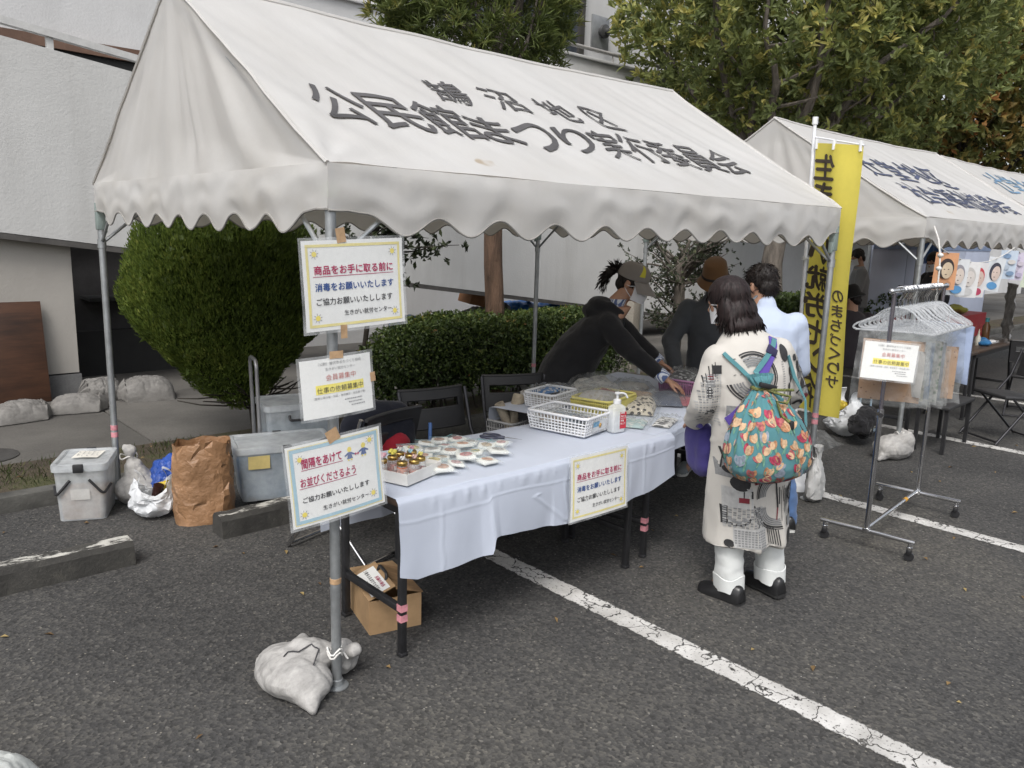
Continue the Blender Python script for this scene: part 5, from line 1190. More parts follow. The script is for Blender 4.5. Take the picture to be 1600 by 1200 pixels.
# white carrier bag with drink
WPB = clear_plastic('white_carrier_plastic', (.70, .72, .74), .82, .6, wrinkle=.2)
wb = thing('carrier_bag', 'white plastic carrier bag with a bottle and yellow packet, beside the paper sack', 'bag', (.085, 2.30, 0), R(-15))
def bagf(u, v):
    a = 2 * math.pi * u; k = math.sin(min(1, v * 2.2) * math.pi / 2) * (1 - .25 * v ** 2); r = .035 * noise.noise((math.cos(a) * 2, math.sin(a) * 2, v * 3)) + .016 * noise.noise((math.cos(a) * 6, math.sin(a) * 6, v * 6))
    top = .20 + .05 * math.cos(2 * a) * (v > .5) * (v - .5) * 2
    return Vector(((.135 + r) * math.cos(a) * k, (.115 + r) * math.sin(a) * k, .004 + top * max(0, (v - .08)) / .92 * (1 if v > .08 else 0)))
g = MB(); g.facets(bagf, 34, 14, .0045, 9, wrap=True, smooth=True)
for s in (-1, 1): g.grid(lambda u, v: Vector((s * .10 + .02 * math.sin(u * 9) - s * .05 * u, -.03 + .05 * v + .01 * math.sin(u * 6), .19 + .11 * math.sin(u * math.pi))), 14, 3)
g.build('bag_skin', WPB, wb, auto=38)
g = MB(); g.tube([(.0, -.03, .06), (.03, -.05, .21)], .03, 12); g.build('bottle', mat('dark_cola', (.035, .014, .012), .15), wb); g = MB(); g.ball((.06, .0, .18), (.055, .04, .04)); skin(g, 'snack_packet', mat('yellow_foil', (.62, .46, .05), .25, .3, 30, .6, 60, .01), wb, .012, 2, lambda c, n: c + n * .012 * fbm(c, 25))
# blue sheet bundle
g = MB(); g.ball((0, 0, .14), (.17, .12, .15)); g.ball((-.09, -.02, .10), (.10, .10, .10)); g.ball((.12, .02, .22), (.06, .05, .10))
o = skin(g, 'blue_sheet', mat('blue_tarpaulin', (.022, .075, .34), .42, .15, 8, .5, 40, .01), voxel=.020, smooth=2, fn=lambda c, n: Vector((c.x, c.y, max(0, c.z))) + n * (.045 * abs(fbm(c, 7)) + random.uniform(-.007, .007)))
o.data.polygons.foreach_set('use_smooth', [False] * len(o.data.polygons)); o.location = (.33, 2.56, 0); tag(o, 'bundled blue plastic sheet behind the white carrier bag', 'sheet')

# --- sandbags: woven bags, flat bottoms, tied necks
SB = mat('woven_sandbag', (.40, .39, .375), .7, .18, 9, .55, 17, .012, stretch=(1, 2.6, 1.6)); SBG = mat('grey_sandbag', (.20, .192, .18), .75, .2, 8, .5, 16, .012, stretch=(1, 2.4, 1.8))
def sandbag(label, loc, rz, blobs, m=SB, caps=(), seed=0, vox=.0085, rope=None, grp='sandbags weighing down the tents', wr=.012, name='sandbag'):
    t = thing(name, label, 'sandbag', loc, rz, grp); g = MB()
    for c, r in blobs: g.ball(c, r, 18, 12)
    for a, b, ra, rb in caps: capsule(g, a, b, ra, rb)
    def fn(c, n):
        d = wr * .75 * fbm((c.x * 1.0, c.y * 1.0, c.z * .7 + seed), 5) - wr * .9 * max(0, .22 - abs(noise.noise(Vector((c.x * 1.3 + c.z * .8, c.y * 1.1 - c.z * .5, seed + c.x)) * 7))) * 2.2 - wr * .55 * max(0, .2 - abs(noise.noise(Vector((c.x + c.y * .6, c.z * 1.6, seed * 2.1)) * 15))) * 2.2 + wr * .12 * fbm((c.x, c.y, c.z + seed), 34); q = c + n * d; q.z = max(q.z, .001); return q
    skin(g, 'bag_body', m, t, vox, 8, fn)
    if rope:
        r_ = MB()
        for pts, rad in rope: r_.tube(pts, rad, 6)
        r_.build('tie_string', ROPE, t)
    return t
circ = lambda c, r, z, n=14: [(c[0] + r * math.cos(6.2832 * i / n), c[1] + r * math.sin(6.2832 * i / n), z + .012 * math.sin(i * 1.3)) for i in range(n + 1)]
sandbag('pale woven sandbag lying round the foot of the front pole', (0, 0, 0), 0, [((-.12, .12, .07), (.13, .17, .085)), ((-.10, .03, .055), (.10, .10, .07)), ((.085, .10, .07), (.075, .075, .07)), ((-.03, .115, .105), (.09, .07, .065))],
        caps=[((-.11, .0, .05), (-.135, -.085, .018), .075, .022), ((-.03, .10, .12), (.075, .055, .10), .055, .028), ((.07, .055, .10), (.095, .02, .125), .022, .034), ((-.06, .15, .13), (-.03, .19, .145), .05, .02)],
        seed=1, rope=[(circ((.005, .005), .028, .165), .004), (circ((.005, .005), .027, .15), .004), ([(.03, 0, .16), (.05, -.01, .12), (.07, .02, .10)], .004)])
o_ = bpy.data.objects[[o.name for o in COL.objects if o.name.startswith('sandbag')][0]]
bvq = bvh_of(o_.children[0]); g = MB(); g.tube([bvq.find_nearest(Vector((-.17 + .10 * k / 8, .10 - .03 * k / 8, .22)))[0] + Vector((0, 0, .003)) for k in range(9)] + [bvq.find_nearest(Vector((-.07 + .04 * k / 5, .07 - .10 * k / 5, .22)))[0] + Vector((0, 0, .003)) for k in range(1, 6)], .0028, 6); g.build('stitching', mat('dark_stitching', (.05, .05, .055), .8), o_)
sandbag('grey sandbag with twisted white neck tied to the rear left post', (.105, 2.62, 0), R(-20), [((0, 0, .085), (.15, .12, .10)), ((.06, -.02, .07), (.12, .10, .08))], caps=[((.0, .02, .12), (-.03, .03, .22), .11, .06), ((-.03, .03, .22), (-.05, .03, .29), .055, .020), ((-.05, .03, .29), (-.035, .03, .335), .018, .030), ((-.05, .03, .29), (-.07, .035, .345), .014, .026), ((-.04, .03, .33), (-.045, .03, .37), .022, .008)], seed=2, m=SB, rope=[(circ((-.06, .06), .05, .285), .005)])
def pillow_sack(label, loc, rot, L, W, H, m, seed, grp, tie=1):
    t = thing('sandbag', label, 'sandbag', loc, 0, grp); t.rotation_euler = rot
    def f(u, v, top):
        a, b = 2 * u - 1, 2 * v - 1; k = (1 - abs(a) ** 3.2) * (1 - abs(b) ** 2.6); neck = 1 - .72 * max(0, (a * tie - .72) / .28) ** .8 if tie else 1
        x = a * L / 2 * (1 - .05 * b * b) + (.03 * tie * max(0, a * tie - .7) if tie else 0); y = b * W / 2 * neck * (1 - .06 * a * a + .05 * noise.noise((a * 2, seed, 1)))
        edge = max(abs(a), abs(b)); w_ = .016 * noise.noise((a * 2.6, b * 2.2, seed)) - .020 * max(0, .2 - abs(noise.noise((a * 3.4 + b, b * 2.6, seed + 5)))) * 2 - .012 * max(0, .2 - abs(noise.noise((a * 8, b * 7 + a, seed + 9)))) * 2
        z = (H * k ** .62 + w_ * min(1, k * 3)) if top else -.0
        if top and tie and a * tie > .72: z += .018 + .012 * math.sin(b * 14)
        return Vector((x, y, max(.002, z + .006)) if top else (x, y, .001))
    g = MB(); g.grid(lambda u, v: f(u, v, True), 60, 44); g.grid(lambda u, v: f(u, v, False), 12, 10); g.build('bag_body', m, t, auto=60)
    g = MB(); pp = [f(.08 + .6 * q / 30, .62 + .05 * math.sin(q * .4), True) + Vector((0, 0, .002)) for q in range(31)]; g.tube(pp, .002, 5); g.build('seam', mat('grey_seam', (.17, .165, .16), .8), t); return t
for i, (lab, x, y, s, rot, L, W, H) in enumerate((('grey sandbag before the brown board, leftmost on the walk', -.10, 5.02, 1, (0, 0, .15), .46, .32, .16), ('grey sandbag below the corner of the white pillar', .36, 5.12, 1, (0, 0, -.2), .46, .30, .15), ('grey sandbag upright against the dark recess, left of two', .64, 5.50, 1, (R(38), 0, .1), .38, .30, .15), ('big grey sandbag touching the green bush, right of the post', 1.0, 5.34, 1, (R(12), 0, -.25), .50, .36, .19))):
    pillow_sack(lab, (x, y, .088 + (.06 if i == 2 else .02 if i == 3 else 0)), rot, L, W, H, SBG, 5 + i, 'grey sandbags along the walkway', (1, 1, -1, -1)[i])
hb_ = thing('sandbag', 'white sandbag hung low on the near right post of the first tent', 'sandbag', (3.63, .0, 0), .2, 'sandbags weighing down the tents')
def hbf(u, v):
    a = 2 * math.pi * u; prof = [(0, .02), (.05, .075), (.18, .088), (.40, .082), (.60, .06), (.74, .030), (.80, .016), (.86, .024), (1.0, .045)]
    for (p, r0), (q, r1) in zip(prof, prof[1:]):
        if v <= q: r = r0 + (r1 - r0) * (v - p) / (q - p); break
    return Vector((r * 1.1 * math.cos(a) * (1 + .1 * math.sin(3 * a)), -.03 + .7 * r * math.sin(a), .004 + .385 * v))
g = MB(); g.facets(hbf, 18, 14, .007, 31, wrap=True, smooth=True); o_ = g.build('bag_body', mat('white_woven_bag', (.52, .52, .51), .6, .12, 8, .4, 40, .006), hb_, auto=24); MB().tube([Vector(q) for q in circ((.0, .0), .032, .31)], .004, 6).build('tie_string', ROPE, hb_)
sandbag('white sandbag slumped round the foot of the second tent post', (5.27, .09, 0), -.2, [((-.04, .02, .09), (.20, .13, .11)), ((.13, .06, .10), (.10, .09, .12)), ((.02, -.03, .15), (.10, .08, .07))], caps=[((-.16, .0, .06), (-.27, -.02, .02), .06, .02), ((.05, -.04, .18), (.1, -.03, .16), .05, .03)], seed=12, rope=[(circ((.0, .0), .03, .21), .004)])
pillow_sack('white bag corner with a dark seam cord, cut by the lower left picture corner', (-1.17, .04, 0), (0, 0, .75), .42, .32, .19, mat('pale_woven_sack', (.50, .52, .50), .7, .15, 6, .4, 20, .01), 13, 'sandbags weighing down the tents', 0)
# ================================================================ PEOPLE
SKINM = mat('skin_tone', (.42, .235, .155), .5, .08, 14, .15, 120, .002, sss=.12); HAIRM = None
def hair_mat(name, col):
    m, nt, b = new_mat(name); v = objco(nt, (60, 60, 3)); n = noise_n(nt, 1.5, 3, .6, v)
    r = ramp(nt, n, [(.35, mul(col, .5)), (.7, mul(col, 1.8))]); nt.links.new(r.outputs[0], b.inputs['Base Color']); b.inputs['Roughness'].default_value = .55; b.inputs['Specular IOR Level'].default_value = .3
    bump(nt, b, n, .6, .006); return m
HAIR = hair_mat('black_hair', (.014, .011, .010)); HAIRB = hair_mat('dark_brown_hair', (.015, .009, .009))
STRAND = leafmat('hair_strand', [(0, (.008, .006, .006)), (1, (.022, .014, .013))], .05, .6, .2)
MASKM = cloth('mask_fabric', (.74, .75, .77), .03, .15, bmp=.2); EYEM = mat('dark_eye', (.02, .015, .012), .2)
DENIM = cloth('blue_denim', (.085, .155, .31), .22, bmp=.4, scale=7); TROUS = cloth('dark_trousers', (.02, .02, .023), .2); SHOEB = mat('black_leather_shoe', (.016, .016, .017), .32, .15, 30, .1, 90, .002)
def hm(c, yaw, pitch, roll=0): return Vector(c), (Euler((0, 0, yaw)).to_matrix() @ Euler((-pitch, 0, 0)).to_matrix() @ Euler((0, roll, 0)).to_matrix())
def add_head(g, c, yaw=0, pitch=0, s=1.0):
    c, M = hm(c, yaw, pitch); B = lambda o, r: g.ball(c + M @ (Vector(o) * s), tuple(x * s for x in r), 18, 12, M=M)
    B((0, -.012, .032), (.073, .092, .080)); B((0, .022, -.045), (.056, .060, .068)); B((0, .058, -.090), (.026, .026, .022)); B((0, .068, .012), (.050, .020, .022)); B((0, .050, -.020), (.060, .030, .030))
    capsule(g, c + M @ Vector((0, .084, .004)) * s, c + M @ Vector((0, .100, -.030)) * s, .009 * s, .014 * s)
    B((0, .078, -.062), (.024, .012, .008))
    for e in (-1, 1): B((e * .073, -.006, -.012), (.011, .020, .031))
    return c, M
def eyes(t, c, M, s=1.0):
    for e in (-1, 1): MB().ball(c + M @ Vector((e * .031, .078, .004)) * s, (.012 * s, .006 * s, .007 * s), 10, 6, M=M).build('eye', EYEM, t)
def add_hand(g, w, d, nrm, side, curl=.5, s=1.0, spread=.12):
    """w wrist, d pointing direction, nrm the way the palm faces, side +1/-1: which side the thumb leaves"""
    w = Vector(w); d = Vector(d).normalized(); nrm = Vector(nrm); nrm = (nrm - d * nrm.dot(d)).normalized(); x = d.cross(nrm).normalized() * side
    for k in range(4):
        o = (k - 1.5) * .0195; a = w + d * .012 * s + x * o * .55; b = w + d * (.084 - .006 * abs(k - 2)) * s - x * 0 + x * -o * -1.0
        capsule(g, a, b, .0135 * s, .0115 * s)
        L = (.068, .078, .074, .058)[k] if True else 0; p = b; ang = 0; dd = d + x * o * spread * 12
        dd.normalize()
        for j, (f, r0, r1) in enumerate(((.45, .0098, .0088), (.30, .0088, .0080), (.25, .0080, .0066))):
            ang += curl * (.55, .75, .55)[j] + .05 * k * curl; q = p + (dd * math.cos(ang) + nrm * math.sin(ang)) * L * f * s; capsule(g, p, q, r0 * s, r1 * s, 10); p = q
    a = w + d * .022 * s + x * .022 * s; b = a + (d * .6 + x * .75 + nrm * .25).normalized() * .036 * s; c = b + (d * .9 + x * .25 + nrm * .35).normalized() * .030 * s; e = c + (d * 1 + nrm * .3).normalized() * .024 * s
    capsule(g, a, b, .014 * s, .0115 * s, 10); capsule(g, b, c, .0112 * s, .0100 * s, 10); capsule(g, c, e, .0100 * s, .0078 * s, 10)
def ell(c, rx, ry, n=28, p=2.3, yaw=0):
    out = []
    for i in range(n):
        a = 2 * math.pi * i / n; k = (abs(math.cos(a)) ** p + abs(math.sin(a)) ** p) ** (-1 / p); x, y = rx * k * math.cos(a), ry * k * math.sin(a)
        out.append(Vector((c[0] + x * math.cos(yaw) - y * math.sin(yaw), c[1] + x * math.sin(yaw) + y * math.cos(yaw), c[2])))
    return out
def folds(amp, sc, seed=0, aniso=(1, 1, .45)):
    def fn(c, n):
        p = Vector((c.x * aniso[0], c.y * aniso[1], c.z * aniso[2] + seed)); d = amp * (noise.noise(p * sc) + .55 * noise.noise(p * sc * 2.3 + Vector((3, 1, 2))) + .25 * abs(noise.noise(p * sc * 5)))
        return c + n * d
    return fn
def shoe(t, c, ang, m=SHOEB, sole=None, L=.255, name='shoe'):
    """c = heel on the ground, ang = heading from local +y"""
    g = MB(); rings = []; dx, dy = math.sin(ang), math.cos(ang); hx, hy = dy, -dx
    for f, w, h in ((0, .028, .072), (.04, .036, .090), (.25, .039, .096), (.42, .041, .082), (.60, .047, .062), (.80, .049, .050), (.94, .040, .040), (1.0, .018, .026)):
        r = []
        for k in range(14):
            a = 2 * math.pi * k / 14; x = w * math.cos(a); z = .018 + max(-.4, math.sin(a)) * h * (.9 if math.sin(a) > 0 else .04)
            r.append(Vector((c[0] + dx * L * f + hx * x, c[1] + dy * L * f + hy * x, max(.014, z))))
        rings.append(r)
    g.loft(rings); o = g.build(name, m, t, auto=60)
    s = MB(); ring = []
    for f, w in ((0, .026), (.06, .035), (.3, .036), (.45, .037), (.62, .046), (.82, .048), (.95, .036), (1.01, .012)): ring.append((f, w))
    pts = [(f, w) for f, w in ring] + [(f, -w) for f, w in ring[::-1]]
    lo = [Vector((c[0] + dx * L * f + hx * w, c[1] + dy * L * f + hy * w, .0)) for f, w in pts]; hi = [p + Vector((0, 0, .022)) for p in lo]
    s.loft([lo, hi]); s.build('sole', sole or mat('black_rubber_sole', (.02, .02, .02), .8), o, auto=30); return o
def legs_body(g, hipz, f1, f2, hipx=.09, cy=0.0):
    for s, f in ((-1, f1), (1, f2)):
        kn = Vector((s * hipx * .55 + f[0] * .45, cy * .5 + f[1] * .5 + .03, .45)); chain(g, [(s * hipx, cy, hipz), kn, (f[0], f[1], .08)], [.075, .052, .036]); capsule(g, (f[0], f[1], .06), (f[0], f[1] + .11, .035), .036, .026)
def strands(name, parent, P, D, L, W=.004, mat_=None):
    n = len(P); P = np.array(P); D = np.array(D); return leaves(name, mat_ or STRAND, P, D, unit(n), np.full(n, 1.0) * L * RNG.uniform(.6, 1.15, n), np.full(n, W), RNG.random(n), parent, fold=.1, curve=.25)

# ---------------------------------------------------------------- the seller leaning over the goods
t = thing('person', 'seller in black hooded jacket, grey cap and white mask leaning over the goods', 'person', (2.46, 1.36, 0), R(-131), 'people at the stalls')
ta = .02; HC = (.06, .520, 1.43)
g = MB(); c, M = add_head(g, HC, R(-30), R(20), 1.06); chain(g, [(.05, .42, 1.29), (.055, .465, 1.35), c + M @ Vector((0, -.02, -.03))], [.062, .052, .05])
g.loft([ell((0, .06, .78), .15, .11), ell((0, .10, .90), .14, .10), ell((.01, .25, 1.06), .15, .10), ell((.03, .38, 1.20), .16, .10), ell((.05, .45, 1.27), .08, .07)])
RS, RE, RW = Vector((.20, .36, 1.155)), Vector((.315, .51, .985)), Vector((.395, .715, .835)); LS, LE, LW = Vector((-.13, .39, 1.175)), Vector((-.10, .60, 1.00)), Vector((.035, .745, .885))
chain(g, [RS, RE, RW], [.05, .038, .025]); chain(g, [LS, LE, LW], [.05, .038, .025])
add_hand(g, RW + (RW - RE).normalized() * .005, (.10, .80, -.42), (-.2, -.35, -1), -1, .32, .98); add_hand(g, LW, (.50, .70, -.35), (.1, -.5, -1), 1, .45, .98)
legs_body(g, .80, (-.10, .06), (.11, .0), cy=.06); skin(g, 'body', SKINM, t, .0065, 3)
eyes(t, c, M)
J = cloth('black_jacket', (.016, .016, .018), .25, bmp=.5, rough=.85)
g = MB(); g.loft([ell((.0, .07, .64), .215, .185), ell((0, .08, .74), .215, .190), ell((.0, .13, .88), .205, .190), ell((.015, .22, 1.02), .210, .185), ell((.03, .30, 1.12), .210, .160), ell((.04, .34, 1.20), .185, .120), ell((.05, .36, 1.255), .115, .090)])
chain(g, [RS + Vector((-.02, -.01, 0)), RE, RW - (RW - RE).normalized() * .055], [.088, .066, .052]); chain(g, [LS, LE, LW - (LW - LE).normalized() * .055], [.085, .064, .050])
g.ball((.055, .30, 1.275), (.110, .085, .055)); g.ball((.055, .255, 1.240), (.105, .075, .055)); capsule(g, (-.03, .36, 1.268), (-.035, .44, 1.23), .033, .02); capsule(g, (.14, .36, 1.268), (.145, .44, 1.23), .033, .02)
jk = skin(g, 'jacket', J, t, .012, 4, folds(.013, 7, 3, (1, 1, 1)))
bv = bvh_of(jk)
STR = cloth('striped_shirt', (.42, .46, .55), .08)
nt = STR.node_tree; b = nt.nodes['Principled BSDF']; wv = nd(nt, 'ShaderNodeTexWave'); wv.inputs['Scale'].default_value = 24; wv.bands_direction = 'X'; nt.links.new(objco(nt), wv.inputs['Vector']); r_ = ramp(nt, wv.outputs['Fac'], [(.42, (.10, .14, .28)), (.55, (.62, .65, .70))]); nt.links.new(r_.outputs[0], b.inputs['Base Color'])
# shirt: collar, open front, cuffs and the tail below the hem
g = MB(); g.loft([ell((.05, .40, 1.225), .074, .062), ell((.055, .415, 1.285), .066, .058), ell((.055, .43, 1.32), .068, .060)], cap=False)
for e in (-1, 1): g.add([Vector((.05 + e * .008, .480, 1.268)), Vector((.05 + e * .068, .440, 1.300)), Vector((.05 + e * .068, .470, 1.236)), Vector((.05 + e * .020, .492, 1.212))], [(0, 1, 2, 3)], 0, False)
g.build('shirt_collar', STR, t)
g = MB()
def front(u, v):
    z = 1.245 - .20 * v; x = .045 + (u - .5) * (.125 - .10 * v); h = bv.ray_cast(Vector((x, .62, z)), Vector((0, -1, 0)), .35); return Vector((x, min(max(h[0].y, .40), .50) if h[0] else .47, z)) + Vector((0, .006, -.002))
g.grid(front, 8, 16); g.build('shirt_front', STR, t, auto=0)
for W_, E_ in ((RW, RE), (LW, LE)):
    d = (W_ - E_).normalized(); g = MB(); g.tube([W_ - d * .065, W_ - d * .05, W_ - d * .008, W_ - d * .002], [.044, .047, .045, .041], 18); g.build('shirt_cuff', STR, t)
g = MB(); g.loft([ell((0, .05, .58), .215, .19), ell((0, .065, .68), .208, .184)], cap=False); g.build('shirt_tail', STR, t)
g = MB()
for s, f in ((-1, (-.10, .06)), (1, (.11, .0))): chain(g, [(s * .09, .06, .80), (s * .09, .08, .45), (f[0], f[1], .08)], [.105, .078, .062])
skin(g, 'trousers', TROUS, t, .014, 4, folds(.008, 6, 1)); shoe(t, (-.10, .0, 0), -.1); shoe(t, (.11, -.06, 0), .1)
# mask, hair with pony tail, cap
g = MB()
def maskf(u, v): a = (u - .5) * 2.35; y = .078 + .034 * math.cos(a * .9) * (1 - .55 * abs(v - .45)) - .020 * abs(a); return c + M @ (Vector((.080 * math.sin(a), y + .006 - .030 * (abs(a) / 1.2) ** 2, -.100 + .104 * v + .003 * math.sin(v * 19) + .012 * abs(math.sin(a)) * (1 - v))) * 1.09)
g.grid(maskf, 24, 14)
for e in (-1, 1):
    for z in (.0, -.085): g.tube([c + M @ Vector((e * .076, .055, z)), c + M @ Vector((e * .086, .015, (z - .03) / 2)), c + M @ Vector((e * .086, -.014, -.012 if z == 0 else -.035))], .0024, 6)
g.build('face_mask', MASKM, t, auto=0)
g = MB(); g.ball(c + M @ Vector((0, -.022, .028)), (.084, .099, .090), M=M); g.ball(c + M @ Vector((0, -.062, -.03)), (.070, .055, .058), M=M)
for e in (-1, 1): capsule(g, c + M @ Vector((e * .070, .025, .02)), c + M @ Vector((e * .068, .035, -.035)), .012, .005)
PT = [c + M @ Vector((0, -.105, .035)), c + M @ Vector((0, -.145, .045)), c + M @ Vector((0, -.185, .00)), c + M @ Vector((.005, -.20, -.075)), c + M @ Vector((.01, -.195, -.12))]
chain(g, PT, [.020, .028, .032, .022, .006])
def hairfn(cc, n): return cc + n * (.005 * noise.noise((cc.x * 40, cc.y * 40, cc.z * 9)) + .003 * noise.noise((cc.x * 90, cc.y * 90, cc.z * 14)))
hr = skin(g, 'hair', HAIR, t, .007, 3, hairfn)
Pp = []; Dd = []
for i in range(200): k = random.random() * 3.6; j = int(k); p = PT[j].lerp(PT[j + 1], k - j); d = (PT[min(j + 1, 4)] - PT[j]).normalized(); o = Vector(unit(1)[0]) * .026; Pp.append(p + o); Dd.append(d + o * 14 + Vector((0, 0, .1)))
for i in range(60): o = Vector(unit(1)[0]); Pp.append(PT[1] + o * .015); Dd.append(o * 1.2 + Vector((0, 0, .9)))
strands('stray_hair', hr, Pp, Dd, .060, .0030)
MB().tube([PT[0] + (M @ Vector((.026 * math.cos(k * .6283), 0, .026 * math.sin(k * .6283)))) for k in range(10)], .007, 8, closed=True).build('hair_tie', mat('pale_hair_tie', (.55, .55, .56), .4), hr)
CAPM = cloth('grey_cap_cloth', (.20, .185, .172), .10, bmp=.35); 
cp = None
g = MB()
def capf(u, v): a = 2 * math.pi * u; th = v * math.pi / 2; k = math.cos(th) ** .55; return c + M @ Vector((.094 * k * math.cos(a), -.012 + .113 * k * math.sin(a), .026 + .106 * math.sin(th) ** 1.05 + .012 * max(0, math.sin(a)) * (1 - v)))
g.grid(capf, 40, 14); g.ball(c + M @ Vector((0, -.012, .132)), (.009, .009, .006), M=M)
def visor(u, v): a = (u - .5) * 2.3; r0 = (.092 * math.sin(a), -.012 + .107 * math.cos(a)); k = v * .085 * (math.cos(a * .75)); return c + M @ Vector((r0[0] * (1 + .12 * v), r0[1] + k, .036 - .055 * v * math.cos(a) ** .5 * .8 - .012 * v + .0 - .022 * (a / 1.15) ** 2 * (.4 + v)))
g.grid(visor, 24, 8); g.grid(lambda u, v: visor(u, v) + M @ Vector((0, 0, -.004)), 24, 8); cp = g.build('cap', CAPM, t, auto=50)
g = MB(); 
def stripe(u, v): 
    a = 0; vv = .22 + .62 * u; w_ = (v - .5) * .34 * (1.15 - u * .6); p = capf((R(46) + w_ + R(10) * u) / (2 * math.pi), vv); return p + (p - (c + M @ Vector((0, -.012, .03)))).normalized() * .0025
g.grid(stripe, 14, 4); g.build('yellow_stripe', mat('lime_yellow_patch', (.50, .46, .03), .6), cp, auto=0)

# ---------------------------------------------------------------- customer in the patterned coat with the floral bag
t = thing('person', 'customer with dark bob hair in long patterned coat, seen from behind', 'person', (2.004, -.545, 0.005), R(-25), 'people at the stalls'); t.rotation_euler = (0, R(-5.0), R(-25))
HC = (-.045, .135, 1.445)
g = MB(); c, M = add_head(g, HC, R(26), R(8), .98); chain(g, [(0, .04, 1.28), (-.03, .11, 1.36), c + M @ Vector((0, -.02, -.02))], [.06, .05, .05])
g.loft([ell((0, 0, .78), .15, .11), ell((0, 0, .95), .13, .10), ell((0, .02, 1.15), .16, .11), ell((0, .04, 1.26), .13, .08)])
chain(g, [(-.16, .03, 1.22), (-.23, .05, .99), (-.17, .23, .86)], [.05, .038, .026]); chain(g, [(.165, .02, 1.22), (.235, .01, .98), (.19, .20, .86)], [.05, .038, .026])
add_hand(g, (-.17, .23, .86), (.3, .9, -.1), (.5, 0, -.9), 1, .6, .95); add_hand(g, (.19, .20, .86), (-.4, .9, 0), (-.5, 0, -.9), -1, .6, .95)
legs_body(g, .78, (-.115, .0), (.117, .0)); skin(g, 'body', SKINM, t, .008, 3)
COAT = cloth('cream_coat', (.51, .49, .455), .06, bmp=.3)
g = MB(); g.loft([ell((-.012, .0, .300), .215, .165), ell((-.008, .0, .40), .208, .160), ell((0, .0, .60), .200, .152), ell((0, .0, .80), .194, .145), ell((0, .0, .98), .184, .136), ell((0, .01, 1.12), .188, .132), ell((0, .02, 1.21), .180, .115), ell((-.003, .035, 1.275), .145, .09), ell((-.012, .055, 1.325), .075, .068)])
chain(g, [(-.155, .03, 1.200), (-.228, .035, 1.0), (-.185, .19, .875)], [.074, .066, .060]); chain(g, [(.155, .02, 1.200), (.232, .0, 1.0), (.205, .16, .875)], [.074, .067, .060])
def coatfn(cc, n):
    k = max(0, min(1, (1.1 - cc.z) / .8)); a = math.atan2(cc.x, cc.y); d = .019 * k * (1 - 2 * abs(math.sin(a * 2.5 + 1.2 * noise.noise((a, cc.z * 2, 1))))) * (abs(cc.x) < .25) + .007 * (noise.noise((cc.x * 7, cc.y * 7, cc.z * 4)) + .6 * noise.noise((cc.x * 15, cc.y * 15, cc.z * 9)))
    d += .016 * (.25 - abs(noise.noise((cc.x * 5 + cc.z * 3, cc.y * 5, cc.z * 13)))) * (abs(cc.x) > .17 and cc.z > .8); return cc + n * d
coat = skin(g, 'coat', COAT, t, .010, 5, coatfn); bv = bvh_of(coat)
PK = [mat('coat_black_print', (.03, .03, .032), .85, .2, 60), mat('coat_grey_print', (.25, .255, .26), .85, .15, 60), mat('coat_wine_print', (.19, .022, .035), .85, .1, 40), mat('coat_pale_print', (.43, .43, .425), .85, .1, 40)]
pm = MB()
def onback(x, z, side=-1):                      # project x,z on the coat, looking along the back (side -1) or the left sleeve
    h = bv.ray_cast(Vector((x, -1.5, z)), Vector((0, 1, 0))); return h
def bp_poly(pts, mi, off=.003):
    off = off + .0012
    vs = []
    for x, z in pts:
        h = onback(x, z)
        if h[0] is None: return
        vs.append(h[0] + Vector((0, -1, 0)) * off + h[1] * off * .4)
    pm.add(vs, [tuple(range(len(vs)))], mi, False)
def bp_strip(fn, n, mi, off=.0022):              # fn(i/n) -> (inner, outer) points
    ps = [fn(i / n) for i in range(n + 1)]
    for (a, b), (c_, d) in zip(ps, ps[1:]): bp_poly([a, b, d, c_], mi, off)
def arc(cx, cz, r0, r1, a0, a1, mi, off=.0022): bp_strip(lambda u: ((cx + r0 * math.cos(R(a0 + (a1 - a0) * u)), cz + r0 * math.sin(R(a0 + (a1 - a0) * u))), (cx + r1 * math.cos(R(a0 + (a1 - a0) * u)), cz + r1 * math.sin(R(a0 + (a1 - a0) * u)))), max(8, int(abs(a1 - a0) / 6)), mi, off)
def disc(cx, cz, rx, rz_, mi): 
    for k in range(4): bp_strip(lambda u: ((cx + rx * k / 4 * math.cos(6.2832 * u), cz + rz_ * k / 4 * math.sin(6.2832 * u)), (cx + rx * (k + 1) / 4 * math.cos(6.2832 * u), cz + rz_ * (k + 1) / 4 * math.sin(6.2832 * u))), 18, mi)
def stroke(x0, z0, x1, z1, w, mi, off=.0026): 
    dx, dz = x1 - x0, z1 - z0; L = math.hypot(dx, dz); nx, nz = -dz / L * w / 2, dx / L * w / 2
    bp_strip(lambda u: ((x0 + dx * u + nx, z0 + dz * u + nz), (x0 + dx * u - nx, z0 + dz * u - nz)), max(2, int(L / .02)), mi, off)
def patch(x0, z0, x1, z1, mi, off=.0018):
    n = max(1, int((x1 - x0) / .02))
    for k in range(max(1, int((z1 - z0) / .02))):
        m_ = max(1, int((z1 - z0) / .02)); za = z0 + (z1 - z0) * k / m_; zb = z0 + (z1 - z0) * (k + 1) / m_; bp_strip(lambda u: ((x0 + (x1 - x0) * u, za), (x0 + (x1 - x0) * u, zb)), n, mi, off)
